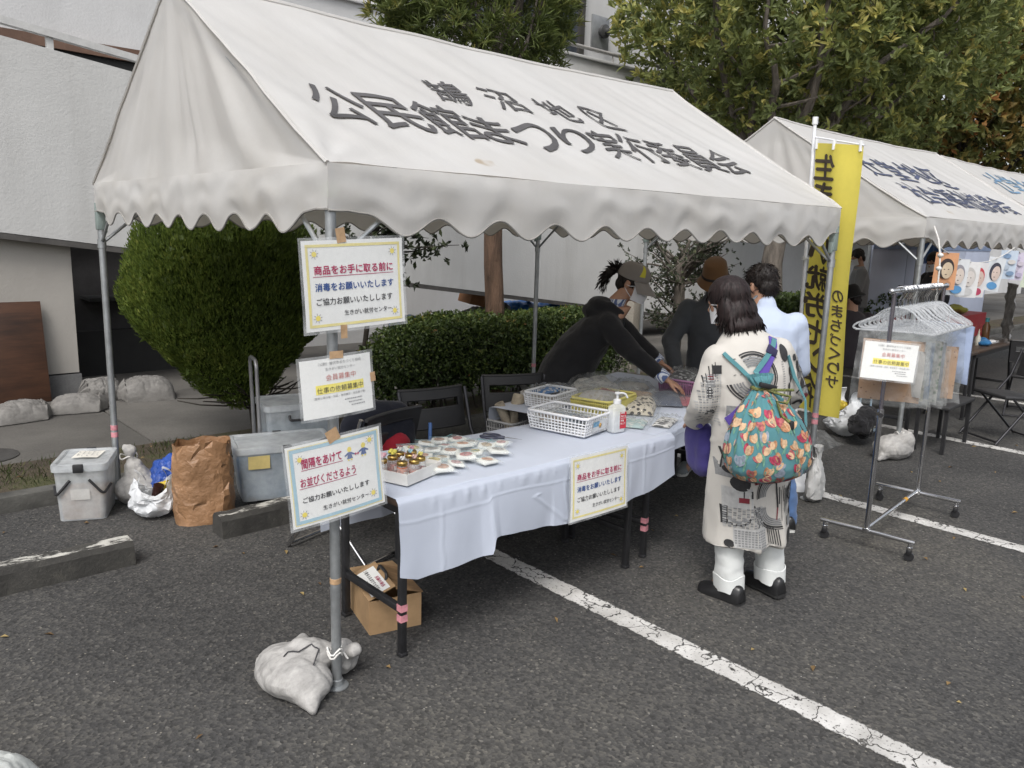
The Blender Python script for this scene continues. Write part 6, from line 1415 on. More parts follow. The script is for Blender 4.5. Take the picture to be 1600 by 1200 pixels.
# upper back rings, lower half arcs, discs, strokes, brick patches, dotted lines
for r0, r1, mi in ((.055, .062, 1), (.066, .073, 1), (.077, .084, 1), (.088, .095, 1), (.100, .108, 0), (.112, .117, 0)): arc(-.055, 1.125, r0, r1, -165, 118, mi)
disc(.125, 1.215, .027, .038, 0); disc(-.130, .640, .036, .040, 0); disc(.125, .345, .028, .040, 0)
for r0, r1, mi in ((.055, .061, 1), (.064, .070, 1), (.073, .079, 1), (.082, .088, 1), (.092, .100, 0), (.104, .108, 0)): arc(.045, .565, r0, r1, 85, 185, mi); arc(.045, .50, r0, r1, 172, 285, mi)
patch(-.07, .625, -.02, .65, 2); patch(-.185, .515, -.085, .615, 3); patch(-.125, .565, -.085, .60, 0, .0036); patch(-.14, .545, -.105, .570, 2, .004); patch(-.155, .318, -.015, .415, 3); patch(.045, .62, .15, .655, 3); patch(.15, .615, .18, .645, 0)
for i in range(11):
    for k in range(9):
        x = -.185 + i * .0145; z = .418 + k * .0115; patch(x, z, x + .0105, z + .008, 1 if (i + k) % 3 else 3, .0028)
for i in range(11):
    for k in range(7): x = -.150 + i * .012; z = .325 + k * .012; patch(x, z, x + .0085, z + .008, 1, .003)
random.seed(9)
for i in range(15): x = .06 + i * .0075; z = .605 + random.uniform(-.02, .01); stroke(x, z, x + random.uniform(-.008, .008), z - random.uniform(.07, .16), random.uniform(.0018, .0048), 0)
for i in range(6): x = -.005 + i * .011; stroke(x, .42 - .006 * i, x + .012, .33 - .004 * i, .0045, 0)
stroke(.045, .62, .05, .50, .007, 0); stroke(.05, .50, .045, .44, .005, 2); stroke(-.08, .53, -.055, .42, .007, 0); stroke(-.185, .80, -.17, .72, .006, 0); stroke(-.165, .84, -.12, .75, .005, 0); stroke(-.15, .83, -.10, .735, .004, 0)
for i in range(30): patch(.095, .86 + i * .011, .108, .863 + i * .011, 1)
for i in range(7):
    disc(.155 + .007 * (-1) ** i, .50 + i * .013, .010, .004, 0)
stroke(.155, .49, .158, .60, .002, 0)
for i in range(40): x, z = random.uniform(-.15, .15), random.uniform(.86, 1.22); stroke(x, z, x + .009, z + .002, .0026, 0)
for i in range(26): z = .69 + i * .009; patch(-.085, z, -.077, z + .004, 1)
for i in range(5):
    for k in range(7): patch(-.06 + i * .010, .90 + k * .010 - i * .004, -.054 + i * .010, .9045 + k * .010 - i * .004, 1)
for i in range(5): disc(.15 + .012 * math.sin(i * 2.2), 1.13 - .035 * i, .010, .020, 0)
for x0 in (.10, .16): patch(x0, .20 + .0, x0, .20, 0) if False else None
for dx_, dz_ in ((-.165, .70), (.155, .74), (-.02, .78), (.14, .46), (-.17, .335)): disc(dx_, dz_, .017, .020, 0)
patch(-.195, .66, -.155, .74, 1); patch(-.19, .43, -.172, .52, 0); patch(.09, .66, .16, .70, 0); patch(-.17, .95, -.12, 1.0, 1); patch(-.05, .30, .03, .325, 1); patch(.10, .40, .175, .45, 1, .0034)
for i in range(9): stroke(-.175 + i * .012, .80 - .004 * (i % 3), -.185 + i * .013, .70, .0035, 0)
for i in range(8): stroke(.09 + i * .010, 1.02 + .02 * (i % 2), .10 + i * .010, .90, .003, 0)
for r0, r1, mi in ((.020, .032, 1), (.036, .046, 0)): arc(-.125, .93, r0, r1, 0, 190, mi); arc(.15, .56, r0, r1, 90, 270, mi); arc(-.14, .47, r0, r1, 180, 360, mi)
for i in range(14):
    for k in range(4): patch(-.03 + i * .011, .835 + k * .011, -.022 + i * .011, .842 + k * .011, 1 if (i + k) % 3 else 0)
# sleeves: grids and wine-and-black half rings
for e in (-1, 1):
    disc(e * .235, 1.06, .013, .026, 0); arc(e * .225, .955, .012, .026, 0, 180, 0); patch(e * .225 - .02, 1.085, e * .225 + .012, 1.115, 1)
    for i in range(5): stroke(e * (.205 + i * .011), 1.20 - .01 * i, e * (.207 + i * .012), 1.13 - .01 * i, .003, 0)
for i in range(9):
    for k in range(20): x = -.285 + .0115 * i; z = .90 + k * .0125; patch(x, z, x + .0085, z + .0065, 1 if (i * k) % 4 else 3, .003)
for r0, r1, mi in ((.0, .024, 2), (.028, .05, 1), (.054, .062, 0)): arc(.25, .985, r0, r1, 20, 150, mi)
patch(-.215, 1.145, -.18, 1.185, 0); patch(-.235, 1.12, -.215, 1.145, 2)
for i in range(7): stroke(.205 + i * .010, 1.12 + .01 * (i % 2), .213 + i * .010, 1.03 - .01 * i, .0026, 0)
disc(.215, 1.14, .012, .028, 0); disc(.195, 1.185, .012, .016, 0)
pm.build('coat_print', PK, coat, auto=0)
g = MB(); g.loft([ell((-.015, .06, 1.305), .078, .070), ell((-.022, .075, 1.345), .070, .064), ell((-.026, .085, 1.362), .066, .062)], cap=False); g.build('collar', COAT, coat)
WT = cloth('white_trousers', (.66, .68, .67), .06, bmp=.4)
g = MB()
for s, f in ((-1, (-.115, .0)), (1, (.117, .0))):
    g.loft([ell((f[0], f[1], .070), .064, .072, 28, 2.6), ell((f[0], f[1], .12), .062, .070, 28, 2.6), ell((f[0] * .98, f[1], .25), .063, .071, 28, 2.4), ell((f[0] * .9, 0, .5), .080, .086)])
tr_ = skin(g, 'trousers', WT, t, .009, 3, folds(.0045, 12, 2, (1, 1, 1.6)))
for s, f in ((-1, (-.115, .0)), (1, (.117, .0))):
    g = MB(); g.loft([[p + Vector((.002 * math.sin(k * 1.9), .003 * math.sin(k * 1.3), .006 * math.sin(k * .9 + s))) for k, p in enumerate(ell((f[0], f[1], .058 + .002 * s), .0665, .0745, 28, 2.7))], ell((f[0], f[1], .09), .0672, .0752, 28, 2.7), [p + Vector((0, 0, .007 * math.sin(k * .7 + 2 * s))) for k, p in enumerate(ell((f[0], f[1], .130), .0678, .0758, 28, 2.7))], [p + Vector((0, 0, .007 * math.sin(k * .7 + 2 * s))) for k, p in enumerate(ell((f[0], f[1], .132), .064, .072, 28, 2.6))]], cap=False); g.build('turn_up', WT, tr_)
shoe(t, (-.10, -.10, 0), R(-24), L=.25); shoe(t, (.120, -.10, 0), R(-10), L=.25)
g = MB()
def maskf2(u, v): a = (u - .5) * 2.3; return c + M @ Vector((.064 * math.sin(a), .062 + .032 * math.cos(a) - .050 * (abs(a) / 1.15) ** 2, -.092 + .080 * v))
g.grid(maskf2, 20, 10); g.tube([c + M @ Vector((-.066, .045, 0)), c + M @ Vector((-.078, -.005, -.005))], .0022, 6); g.tube([c + M @ Vector((-.062, .04, -.085)), c + M @ Vector((-.076, -.005, -.03))], .0022, 6); g.build('face_mask', MASKM, t, auto=0); eyes(t, c, M, .98)
g = MB(); g.ball(c + M @ Vector((0, -.018, .036)), (.088, .106, .092), M=M); g.ball(c + M @ Vector((.012, -.065, -.05)), (.096, .066, .085), M=M); g.ball(c + M @ Vector((.016, -.078, -.115)), (.112, .066, .055), M=M)
g.ball(c + M @ Vector((.080, -.02, -.06)), (.030, .062, .085), M=M); g.ball(c + M @ Vector((-.078, -.035, -.05)), (.028, .045, .075), M=M); capsule(g, c + M @ Vector((-.07, -.06, -.06)), c + M @ Vector((-.105, -.07, -.135)), .03, .010); capsule(g, c + M @ Vector((.08, -.06, -.06)), c + M @ Vector((.115, -.07, -.145)), .03, .010)
hr = skin(g, 'hair', HAIRB, t, .007, 4, lambda cc, n: cc + n * (.0022 * noise.noise((cc.x * 40, cc.y * 40, cc.z * 4)) + .0016 * noise.noise((cc.x * 95, cc.y * 95, cc.z * 6)) + .004 * noise.noise((cc.x * 9, cc.y * 9, cc.z * 6))))
vv = [v.co.copy() for v in hr.data.vertices]; nn_ = [v.normal.copy() for v in hr.data.vertices]; Pp = []; Dd = []
for i in range(1500):
    k = random.randrange(len(vv)); 
    if vv[k].z < c.z - .04 or random.random() < .12: Pp.append(vv[k] - nn_[k] * .004); Dd.append(Vector((nn_[k].x * .35 + random.gauss(0, .12), nn_[k].y * .35 + random.gauss(0, .12), -1.0 + .25 * random.random())))
strands('stray_hair', hr, Pp, Dd, .05, .0022)
g = MB(); g.box((0, 0, 0), (.052, .010, .010), bev=.003); o = g.build('hair_clip', mat('silver_clip', (.5, .5, .5), .25, metal=1), hr); o.location = c + M @ Vector((.045, -.122, .005)); o.rotation_euler = (0, R(-12), R(36))
# floral drawstring bag on her back: its own thing
FLB = cloth('teal_floral_cotton', (.085, .225, .25), .25, bmp=.35); FP = [mat('petal_coral', (.46, .13, .135), .8, .3, 70), mat('petal_orange', (.54, .27, .14), .8, .3, 70), mat('petal_peach', (.62, .42, .26), .8, .2, 70), mat('leaf_sage', (.15, .33, .24), .8, .2, 70), mat('petal_grey_lilac', (.28, .33, .40), .8, .2, 70), mat('petal_rose', (.42, .05, .10), .8, .3, 70)]
bg_ = thing('drawstring_bag', 'teal drawstring rucksack printed with coral and orange tulips on the customer back', 'bag', (2.004, -.545, 0.005), R(-25)); bg_.rotation_euler = (0, R(-5.0), R(-25))
BX = -.085
PROF = [(.690, .045, .03), (.698, .115, .075), (.722, .168, .105), (.765, .196, .122), (.82, .200, .124), (.88, .186, .115), (.94, .160, .100), (1.00, .122, .083), (1.05, .082, .060), (1.09, .046, .040), (1.115, .036, .031), (1.14, .052, .036), (1.158, .060, .030)]
def bagp(u, v):
    k = v * (len(PROF) - 1); i = min(int(k), len(PROF) - 2); f = k - i; z, rx, ry = [a + (b - a) * f for a, b in zip(PROF[i], PROF[i + 1])]; a = 2 * math.pi * u
    pl = max(0, min(1, (z - .76) / .28)); r = 1 + .10 * pl * math.sin(a * 13 + 2 * noise.noise((a, z * 3, 1))) + .05 * noise.noise((math.cos(a) * 2, math.sin(a) * 2, z * 6)) + .02 * noise.noise((math.cos(a) * 6, math.sin(a) * 6, z * 16))
    e = (abs(math.cos(a)) ** 2.4 + abs(math.sin(a)) ** 2.4) ** (-1 / 2.4)
    return Vector((BX + .02 * max(0, .95 - z) / .25 + rx * r * e * math.cos(a), -.250 + .05 * max(0, (z - .95)) / .2 + ry * r * e * math.sin(a), z))
g = MB(); g.grid(bagp, 130, 70); bo = g.build('bag_body', FLB, bg_, auto=0); bvb = bvh_of(bo)
g = MB(); random.seed(17); cnt = 0
pts = []
while cnt < 150:
    u, v = random.random(), random.uniform(.03, .80); p = bagp(u, v)
    if any((p - q).length < .036 for q in pts): 
        if random.random() > .02: continue
    pts.append(p); cnt += 1; rot = random.uniform(-.9, .9); up = Vector((math.sin(rot), 0, math.cos(rot))); s_ = random.uniform(.95, 1.45); pal = random.choice([(0, 1), (1, 2), (5, 0), (0, 2), (4, 4), (1, 2), (5, 1)])
    lv = [(fanpoly(random.uniform(-.02, .02), -.026, .006, .030, 9, random.uniform(-.7, .7)), 3), (fanpoly(random.uniform(-.02, .02), -.020, .005, .026, 9, random.uniform(-1.2, 1.2)), 3)]
    fl_ = [(fanpoly(-.009 * s_, 0, .0095 * s_, .019 * s_, 10, .25), pal[0]), (fanpoly(.009 * s_, 0, .0095 * s_, .019 * s_, 10, -.25), pal[1]), (fanpoly(0, -.003 * s_, .010 * s_, .018 * s_, 10), pal[0] if random.random() < .5 else 2)]
    stick(g, bvb, p, up, lv + fl_, .0022)
g.build('tulip_print', FP, bo, auto=0)
CORD = mat('braided_cord', (.20, .22, .06), .8, .5, 140, .5, 200, .003, col2=(.03, .03, .02))
g = MB(); g.tube([Vector((BX + .043 * math.cos(k * .4488), -.210 + .040 * math.sin(k * .4488), 1.105 + .004 * math.sin(k * 2))) for k in range(14)], .008, 8, closed=True)
g.tube([(BX + a_, b_, c_) for a_, b_, c_ in ((.0, -.25, 1.10), (.04, -.30, 1.085), (.085, -.30, 1.07), (.06, -.31, 1.045), (.01, -.31, 1.06), (.02, -.33, 1.00), (.05, -.345, .97))], .0065, 8); g.tube([(BX, -.25, 1.10), (BX + .055, -.31, 1.105), (BX + .105, -.29, 1.095)], .0065, 8); g.build('cord', CORD, bg_)
g = MB(); g.box((BX, -.258, 1.118), (.085, .022, .022), (0, R(18), 0), bev=.005); g.build('cord_lock', BLKPLA, bg_); g = MB(); g.box((BX + .06, -.345, .955), (.022, .018, .04), bev=.006); g.build('cord_lock', BLKPLA, bg_)
def on(x, z, off=.012): h = bv.ray_cast(Vector((x, -1.5, z)), Vector((0, 1, 0))); return (h[0] + Vector((0, -off, 0)) + h[1] * .002) if h[0] else Vector((x, 0, z))
def flat_strap(pts, w, th, name, m, par):
    g = MB(); n = len(pts); rings = []
    for i, p in enumerate(pts):
        d = (pts[min(i + 1, n - 1)] - pts[max(0, i - 1)]).normalized(); h = bv.find_nearest(p); nr = h[1]; x = d.cross(nr).normalized(); rings.append([p + x * w / 2 + nr * th / 2, p - x * w / 2 + nr * th / 2, p - x * w / 2 - nr * th / 2, p + x * w / 2 - nr * th / 2])
    g.loft(rings); return g.build(name, m, par, auto=30)
flat_strap([Vector((BX, -.225, 1.125))] + [on(BX - .085 * k / 8, 1.13 + .11 * k / 8, .012) for k in range(1, 9)], .018, .006, 'shoulder_strap', FLB, bg_)
flat_strap([Vector((BX + .01, -.225, 1.13))] + [on(BX + .01 + .16 * k / 8, 1.135 + .145 * k / 8, .014) for k in range(1, 9)], .024, .006, 'shoulder_strap', FLB, bg_)
flat_strap([Vector((.11, -.25, .80)), Vector((.165, -.19, .90)), Vector((.19, -.15, 1.0))] + [on(.18, 1.10, .008), on(.15, 1.20, .008)], .018, .006, 'shoulder_strap', FLB, bg_)
pu = thing('shoulder_bag', 'purple shoulder bag hanging in front of the customer, strap across her back', 'bag', (2.004, -.545, 0.005), R(-25)); pu.rotation_euler = (0, R(-5.0), R(-25)); PUR = cloth('purple_cloth', (.055, .045, .19), .2)
st_ = [on(.085 - .255 * k / 16, 1.285 - .36 * k / 16, .008) for k in range(17)] ; flat_strap(st_, .042, .005, 'strap', cloth('violet_webbing', (.105, .07, .33), .08), pu)
MB().box(on(.045, 1.235, .014), (.060, .010, .042), (R(-20), R(38), 0), bev=.004).build('buckle', mat('dark_violet_plastic', (.03, .025, .08), .4), pu)
g = MB(); g.ball((-.13, .25, .72), (.045, .13, .12)); g.ball((-.135, .24, .64), (.04, .115, .08)); g.ball((-.125, .25, .80), (.035, .11, .05)); skin(g, 'bag_body', PUR, pu, .012, 4, folds(.012, 9, 4))
g = MB(); g.tube([(-.215, .09, .87), (-.19, .18, .85), (-.14, .23, .81)], .012, 8); g.build('strap', PUR, pu)

# ---------------------------------------------------------------- man in pale shirt and jeans
t = thing('person', 'man with short black hair, pale blue shirt and jeans, back turned', 'person', (2.80, -.045, 0), R(-38), 'people at the stalls')
HC = (-.02, .10, 1.475)
g = MB(); c, M = add_head(g, HC, R(28), R(14)); chain(g, [(0, .03, 1.31), (-.01, .06, 1.38), c + M @ Vector((0, -.02, -.02))], [.06, .056, .055])
g.loft([ell((0, 0, .80), .15, .11), ell((0, 0, 1.0), .14, .10), ell((0, .0, 1.18), .18, .11), ell((0, .02, 1.30), .12, .08)])
chain(g, [(-.16, .0, 1.24), (-.17, .10, 1.0), (-.10, .27, .92)], [.05, .038, .026]); chain(g, [(.17, .0, 1.25), (.235, .03, 1.0), (.16, .25, .92)], [.05, .038, .026]); add_hand(g, (-.11, .26, .92), (.4, .9, 0), (.5, 0, -.9), 1, .7); add_hand(g, (.16, .25, .92), (-.4, .9, 0), (-.5, 0, -.9), -1, .7)
legs_body(g, .80, (-.08, .05), (.24, .02)); skin(g, 'body', SKINM, t, .008, 3)
SHW = cloth('pale_blue_shirt', (.47, .54, .68), .05, .05, bmp=.3)
g = MB(); g.loft([ell((0, 0, .80), .185, .14), ell((0, 0, .95), .18, .135), ell((0, .0, 1.12), .190, .135), ell((0, .005, 1.24), .190, .12), ell((0, .015, 1.305), .14, .085), ell((0, .03, 1.345), .07, .065)]); chain(g, [(-.16, .0, 1.25), (-.17, .10, 1.0), (-.10, .26, .92)], [.072, .058, .05]); chain(g, [(.175, .0, 1.255), (.24, .03, 1.0), (.17, .23, .92)], [.072, .060, .05]); capsule(g, (0, .03, 1.34), (0, .04, 1.37), .062, .06)
skin(g, 'shirt', SHW, t, .012, 4, folds(.010, 7, 8, (1, 1, .8)))
g = MB(); chain(g, [(-.09, 0, .82), (-.09, .05, .45), (-.08, .05, .07)], [.11, .085, .065]); chain(g, [(.10, 0, .82), (.18, .04, .45), (.24, .02, .07)], [.11, .085, .068]); g.loft([ell((0, 0, .78), .16, .13), ell((0, 0, .92), .165, .13)]); skin(g, 'jeans', DENIM, t, .012, 4, folds(.009, 9, 5, (1, 1, 1.6)))
WS = mat('white_rubber_sole', (.60, .60, .58), .6); shoe(t, (-.08, -.02, 0), -.1, sole=WS); shoe(t, (.24, -.06, 0), .06, sole=WS)
g = MB(); g.ball(c + M @ Vector((0, -.022, .038)), (.083, .100, .088), M=M); g.ball(c + M @ Vector((0, -.065, -.02)), (.070, .048, .065), M=M); hr = skin(g, 'hair', HAIR, t, .008, 3, lambda cc, n: cc + n * (.007 * noise.noise((cc.x * 45, cc.y * 45, cc.z * 25)) + .004 * noise.noise(cc * 90)))
vv = [(v.co.copy(), v.normal.copy()) for v in hr.data.vertices]; sel = random.sample(vv, min(900, len(vv))); strands('stray_hair', hr, [a - b * .004 for a, b in sel], [b * .6 + Vector((random.gauss(0, .3), random.gauss(0, .3), -.5)) for a, b in sel], .030, .003)

# ---------------------------------------------------------------- man in brown hat
t = thing('person', 'man in brown brimmed hat and grey jacket at the far table end', 'person', (3.62, .84, 0), R(118), 'people at the stalls')
HC = (.02, .10, 1.45)
g = MB(); c, M = add_head(g, HC, R(0), R(26)); chain(g, [(0, .0, 1.28), (.0, .04, 1.36), c + M @ Vector((0, -.02, -.02))], [.06, .056, .055]); g.loft([ell((0, 0, .80), .15, .11), ell((0, 0, 1.0), .14, .10), ell((0, .0, 1.16), .16, .10), ell((0, .0, 1.25), .09, .06)])
chain(g, [(-.2, .02, 1.22), (-.28, .12, .98), (-.20, .32, .80)], [.05, .038, .026]); chain(g, [(.2, .02, 1.22), (.30, .12, .99), (.22, .30, .80)], [.05, .038, .026]); add_hand(g, (-.20, .32, .80), (.1, .9, -.3), (.3, -.3, -.9), 1, .5); add_hand(g, (.22, .30, .80), (-.1, .9, -.3), (-.3, -.3, -.9), -1, .5)
legs_body(g, .80, (-.10, .0), (.12, .04)); skin(g, 'body', SKINM, t, .008, 3); eyes(t, c, M)
g = MB(); g.loft([ell((0, 0, .72), .195, .15), ell((0, 0, .95), .19, .14), ell((0, .0, 1.10), .205, .14), ell((0, .005, 1.21), .205, .12), ell((0, .01, 1.275), .14, .085), ell((0, .03, 1.345), .078, .075)]); capsule(g, (0, -.01, 1.28), (0, .04, 1.38), .10, .074); chain(g, [(-.2, .01, 1.215), (-.285, .12, .98), (-.21, .29, .82)], [.08, .065, .05]); chain(g, [(.2, .01, 1.215), (.305, .12, .99), (.23, .28, .82)], [.08, .065, .05])
skin(g, 'jacket', cloth('charcoal_grey_jacket', (.060, .065, .072), .15, bmp=.4), t, .012, 4, folds(.011, 7, 9, (1, 1, 1)))
g = MB(); chain(g, [(-.09, 0, .80), (-.095, .03, .45), (-.10, .0, .07)], [.105, .08, .062]); chain(g, [(.09, 0, .80), (.11, .05, .45), (.12, .04, .07)], [.105, .08, .062]); skin(g, 'trousers', TROUS, t, .014, 4, folds(.008, 8, 6)); GSH = mat('grey_canvas_shoe', (.20, .22, .23), .8); shoe(t, (-.10, -.06, 0), -.1, GSH, WS); shoe(t, (.12, -.02, 0), .15, GSH, WS)
BRH = cloth('brown_hat_cloth', (.155, .085, .040), .14, bmp=.4); g = MB(); g.loft([[c + M @ p for p in ell((0, -.01, z), rx, ry, 32, 2)] for z, rx, ry in ((.020, .100, .115), (.030, .092, .107), (.085, .086, .102), (.125, .078, .094), (.142, .060, .075), (.146, .01, .01))])
hb = g.build('hat', BRH, t); g = MB(); g.grid(lambda u, v: c + M @ Vector(((.096 + .030 * v) * math.cos(6.2832 * u), -.01 + (.110 + .034 * v) * math.sin(6.2832 * u), .026 - .052 * v + .010 * math.sin(6.2832 * u * 2 + 1) * v)), 40, 6); g.build('brim', BRH, hb, auto=0)
g = MB(); g.loft([[c + M @ p for p in ell((0, -.01, z), rx, ry, 32, 2)] for z, rx, ry in ((.030, .096, .111), (.032, .0965, .1115), (.046, .0945, .1095), (.048, .092, .107))], cap=False); g.build('hat_band', mat('dark_hat_band', (.02, .015, .012), .7), hb)
g = MB(); g.ball(c + M @ Vector((0, -.025, .01)), (.079, .090, .07), M=M); skin(g, 'hair', HAIR, t, .01, 2); 

# ---------------------------------------------------------------- three people farther off
def far_person(label, loc, rz, top, bottom, hat=None, sit=False, held=None, sc=1.0):
    t = thing('person', label, 'person', loc, rz, 'people at the stalls'); dz = -.38 if sit else 0; HC = (0, .06, 1.53 + dz)
    g = MB(); c, M = add_head(g, HC, R(30), R(22)); chain(g, [(0, .0, 1.36 + dz), c + M @ Vector((0, -.02, -.02))], [.06, .055]); g.loft([ell((0, 0, .84 + dz), .15, .11), ell((0, 0, 1.05 + dz), .14, .10), ell((0, .0, 1.25 + dz), .18, .11), ell((0, .02, 1.36 + dz), .12, .08)])
    AL = [(-.2, .0, 1.31 + dz), (-.26, .03, 1.05 + dz), (-.10, .25, 1.08 + dz)]; AR = [(.2, .0, 1.31 + dz), (.27, .02, 1.05 + dz), (.10, .26, 1.07 + dz)]
    chain(g, AL, [.05, .038, .026]); chain(g, AR, [.05, .038, .026]); add_hand(g, AL[2], (.3, .9, .1), (.6, 0, .5), 1, .7); add_hand(g, AR[2], (-.3, .9, .1), (-.6, 0, .5), -1, .7)
    if not sit: legs_body(g, .86, (-.10, .0), (.10, .03))
    else:
        for s in (-1, 1): chain(g, [(s * .09, 0, .50), (s * .12, .40, .48), (s * .12, .42, .08)], [.08, .055, .04])
    skin(g, 'body', SKINM, t, .010, 3)
    g = MB(); g.loft([ell((0, 0, .80 + dz), .19, .15), ell((0, 0, 1.0 + dz), .185, .14), ell((0, .0, 1.18 + dz), .205, .14), ell((0, .005, 1.29 + dz), .205, .12), ell((0, .01, 1.355 + dz), .14, .085), ell((0, .02, 1.40 + dz), .075, .07)]); chain(g, AL[:2] + [Vector(AL[2]) * .9 + Vector(AL[1]) * .1], [.078, .064, .05]); chain(g, AR[:2] + [Vector(AR[2]) * .9 + Vector(AR[1]) * .1], [.078, .064, .05])
    skin(g, 'top', top, t, .015, 4, folds(.012, 7, loc[0], (1, 1, .8))); g = MB()
    if not sit: chain(g, [(-.09, 0, .86), (-.095, .03, .48), (-.10, .0, .07)], [.11, .08, .062]); chain(g, [(.09, 0, .86), (.095, .04, .48), (.10, .03, .07)], [.11, .08, .062]); shoe(t, (-.10, -.06, 0), -.1); shoe(t, (.10, -.03, 0), .1)
    else:
        for s in (-1, 1): chain(g, [(s * .09, 0, .52), (s * .12, .40, .49), (s * .12, .42, .07)], [.11, .085, .065]); shoe(t, (s * .12, .36, 0), s * .1)
    skin(g, 'trousers', bottom, t, .016, 4, folds(.009, 8, 3))
    g = MB(); g.ball(c + M @ Vector((0, -.02, .036)), (.084, .102, .090), M=M); g.ball(c + M @ Vector((0, -.06, -.03)), (.074, .05, .07), M=M); skin(g, 'hair', HAIR, t, .01, 3, lambda cc, n: cc + n * .008 * noise.noise(cc * 40))
    g = MB(); g.grid(lambda u, v: c + M @ Vector((.070 * math.sin((u - .5) * 2.3), .076 + .028 * math.cos((u - .5) * 2.3) - .045 * (abs(u - .5) * 2) ** 2, -.098 + .098 * v)), 14, 8); g.build('face_mask', MASKM, t, auto=0); eyes(t, c, M)
    if hat:
        g = MB(); g.loft([[c + M @ p for p in ell((0, -.01, z), rx, ry, 28, 2)] for z, rx, ry in ((-.01, .135, .15), (.0, .132, .147), (.03, .100, .115), (.10, .09, .105), (.135, .065, .08), (.14, .01, .01))]); g.build('hat', hat, t)
    return t, AL, AR
far_person('man in light grey shirt under the second tent, head bowed over his hands', (10.25, 2.85, 0), R(30), cloth('light_grey_shirt', (.20, .205, .21), .1), cloth('grey_trousers', (.12, .12, .13), .1))
p_, AL, AR = far_person('person in dark top holding a tablet, behind the second tent post', (9.5, 1.52, 0), R(52), cloth('black_top', (.025, .025, .03), .2), TROUS)
tb = MB().box((0, .36, 1.14), (.26, .012, .18), (R(-35), 0, 0), bev=.004).build('tablet', mat('dark_tablet', (.015, .015, .017), .2)); tb.location = (9.5, 1.52, 0); tb.rotation_euler = (0, 0, R(52)); tag(tb, 'dark tablet held up by the person behind the tent post', 'tablet')
far_person('seated person in dark hat and charcoal coat behind the yellow flag', (7.05, 1.42, 0), R(-30), cloth('charcoal_coat', (.042, .036, .042), .2), TROUS, hat=cloth('black_hat_cloth', (.010, .010, .011), .2), sit=True)
# ================================================================ CLOTHES RACK
rk = thing('clothes_rack', 'chrome clothes rack on castors hung with clear hangers and bagged goods', 'clothes rack', (3.55, -.592, 0), R(6.1))
CST = mat('castor_black', (.02, .02, .022), .4, .1)
for sx in (-1, 1):
    x = sx * .497; g = MB(); g.tube([(x, -.26, .115), (x, .26, .115)], .0135, 12); g.build('foot_bar', CHROME, rk)
    for sy in (-1, 1):
        cg = MB(); cg.lathe([(.001, -.011), (.024, -.011), (.027, -.004), (.027, .004), (.024, .011), (.001, .011)], (x + .01, sy * .235, .027), axis=(1, .3, 0), seg=18); cg.box((x, sy * .235, .058), (.034, .026, .03), bev=.006); cw = cg.build('castor', CST, rk); MB().lathe([(.013, .066), (.016, .072), (.016, .084), (.011, .088), (.008, .112)], (x, sy * .235, 0), seg=14).build('stem', CHROME, cw)
    g = MB(); g.tube([(x, 0, .115), (x, 0, .80)], .0145, 14); pl_ = g.build('post', CHROME, rk); MB().tube([(x, 0, .80), (x, 0, 1.475)], .0115, 12).build('upper_tube', mat('grey_violet_steel', (.28, .26, .29), .25, .05, metal=.9), pl_)
    MB().tube([(x, 0, .78), (x, 0, .83)], .019, 14).build('collar', CHROME, pl_); g = MB(); g.tube([(x - .015, -.0, .805), (x - .055, -.02, .805)], .013, 10); g.build('clamp_knob', CST, pl_)
    MB().box((x, 0, .118), (.035, .04, .035), bev=.006).build('joint', CHROME, pl_)
MB().tube([(-.497, 0, .13), (.497, 0, .13)], .0125, 12).build('base_bar', CHROME, rk); MB().tube([(.20, 0, .13), (.245, 0, .13)], .0135, 12).build('sticker_band', mat('orange_sticker', (.62, .32, .04), .5), rk)
MB().tube([(-.54, 0, 1.485), (.54, 0, 1.485)], .0125, 14).build('top_rail', CHROME, rk)
for s in (-1, 1): MB().ball((s * .545, 0, 1.485), .017, 12, 8).build('end_knob', CHROME, rk)
HANG = clear_plastic('clear_hanger_plastic', (.66, .68, .70), .34, .05)
def make_hanger(x, i):
    t = thing('hanger', 'clear plastic hanger on the chrome rack', 'hanger', (0, 0, 0), 0, 'clear hangers on the chrome rack'); g = MB()
    g.tube([(0, .012 * 0, 1.385), (0, 0, 1.43)] + [(0, -.024 * math.cos(R(a)) * 1 + .024 * 0 + .0, 1.478 + .022 * math.sin(R(a)) + .006) for a in range(-30, 200, 25)], .0028, 7); g.build('hook', CHROME, t)
    g = MB(); L = [(0, 0, 1.385)]
    half = [(0, .0, 1.390), (0, .035, 1.388), (0, .075, 1.368), (0, .11, 1.335), (0, .16, 1.310), (0, .205, 1.288), (0, .222, 1.268), (0, .205, 1.256), (0, .16, 1.256), (0, .0, 1.258)]
    for s in (-1, 1): g.tube(fillet([(a, s * b, c_) for a, b, c_ in half], .012, 3), .0058, 8)
    for yy in (.09,): 
        for s in (-1, 1): g.tube([(0, s * yy, 1.256), (0, s * yy, 1.35)], .003, 6)
    g.build('hanger_arms', HANG, t); return t
h0 = make_hanger(0, 0); bagcols = [((.40, .25, .15), (.10, .05, .03)), ((.50, .49, .47), None), ((.22, .21, .21), None), ((.46, .47, .49), (.62, .62, .62)), ((.36, .34, .24), (.12, .10, .06)), ((.12, .20, .34), None), ((.46, .45, .42), (.2, .25, .2)), ((.22, .24, .28), None), ((.06, .14, .30), (.35, .4, .5))]
def rack_pt(x, y=0): a = R(6.1); return (3.55 + x * math.cos(a) - y * math.sin(a), -.592 + x * math.sin(a) + y * math.cos(a))
hx = [-.40 + .78 * i / 21 for i in range(22)]
random.seed(23)
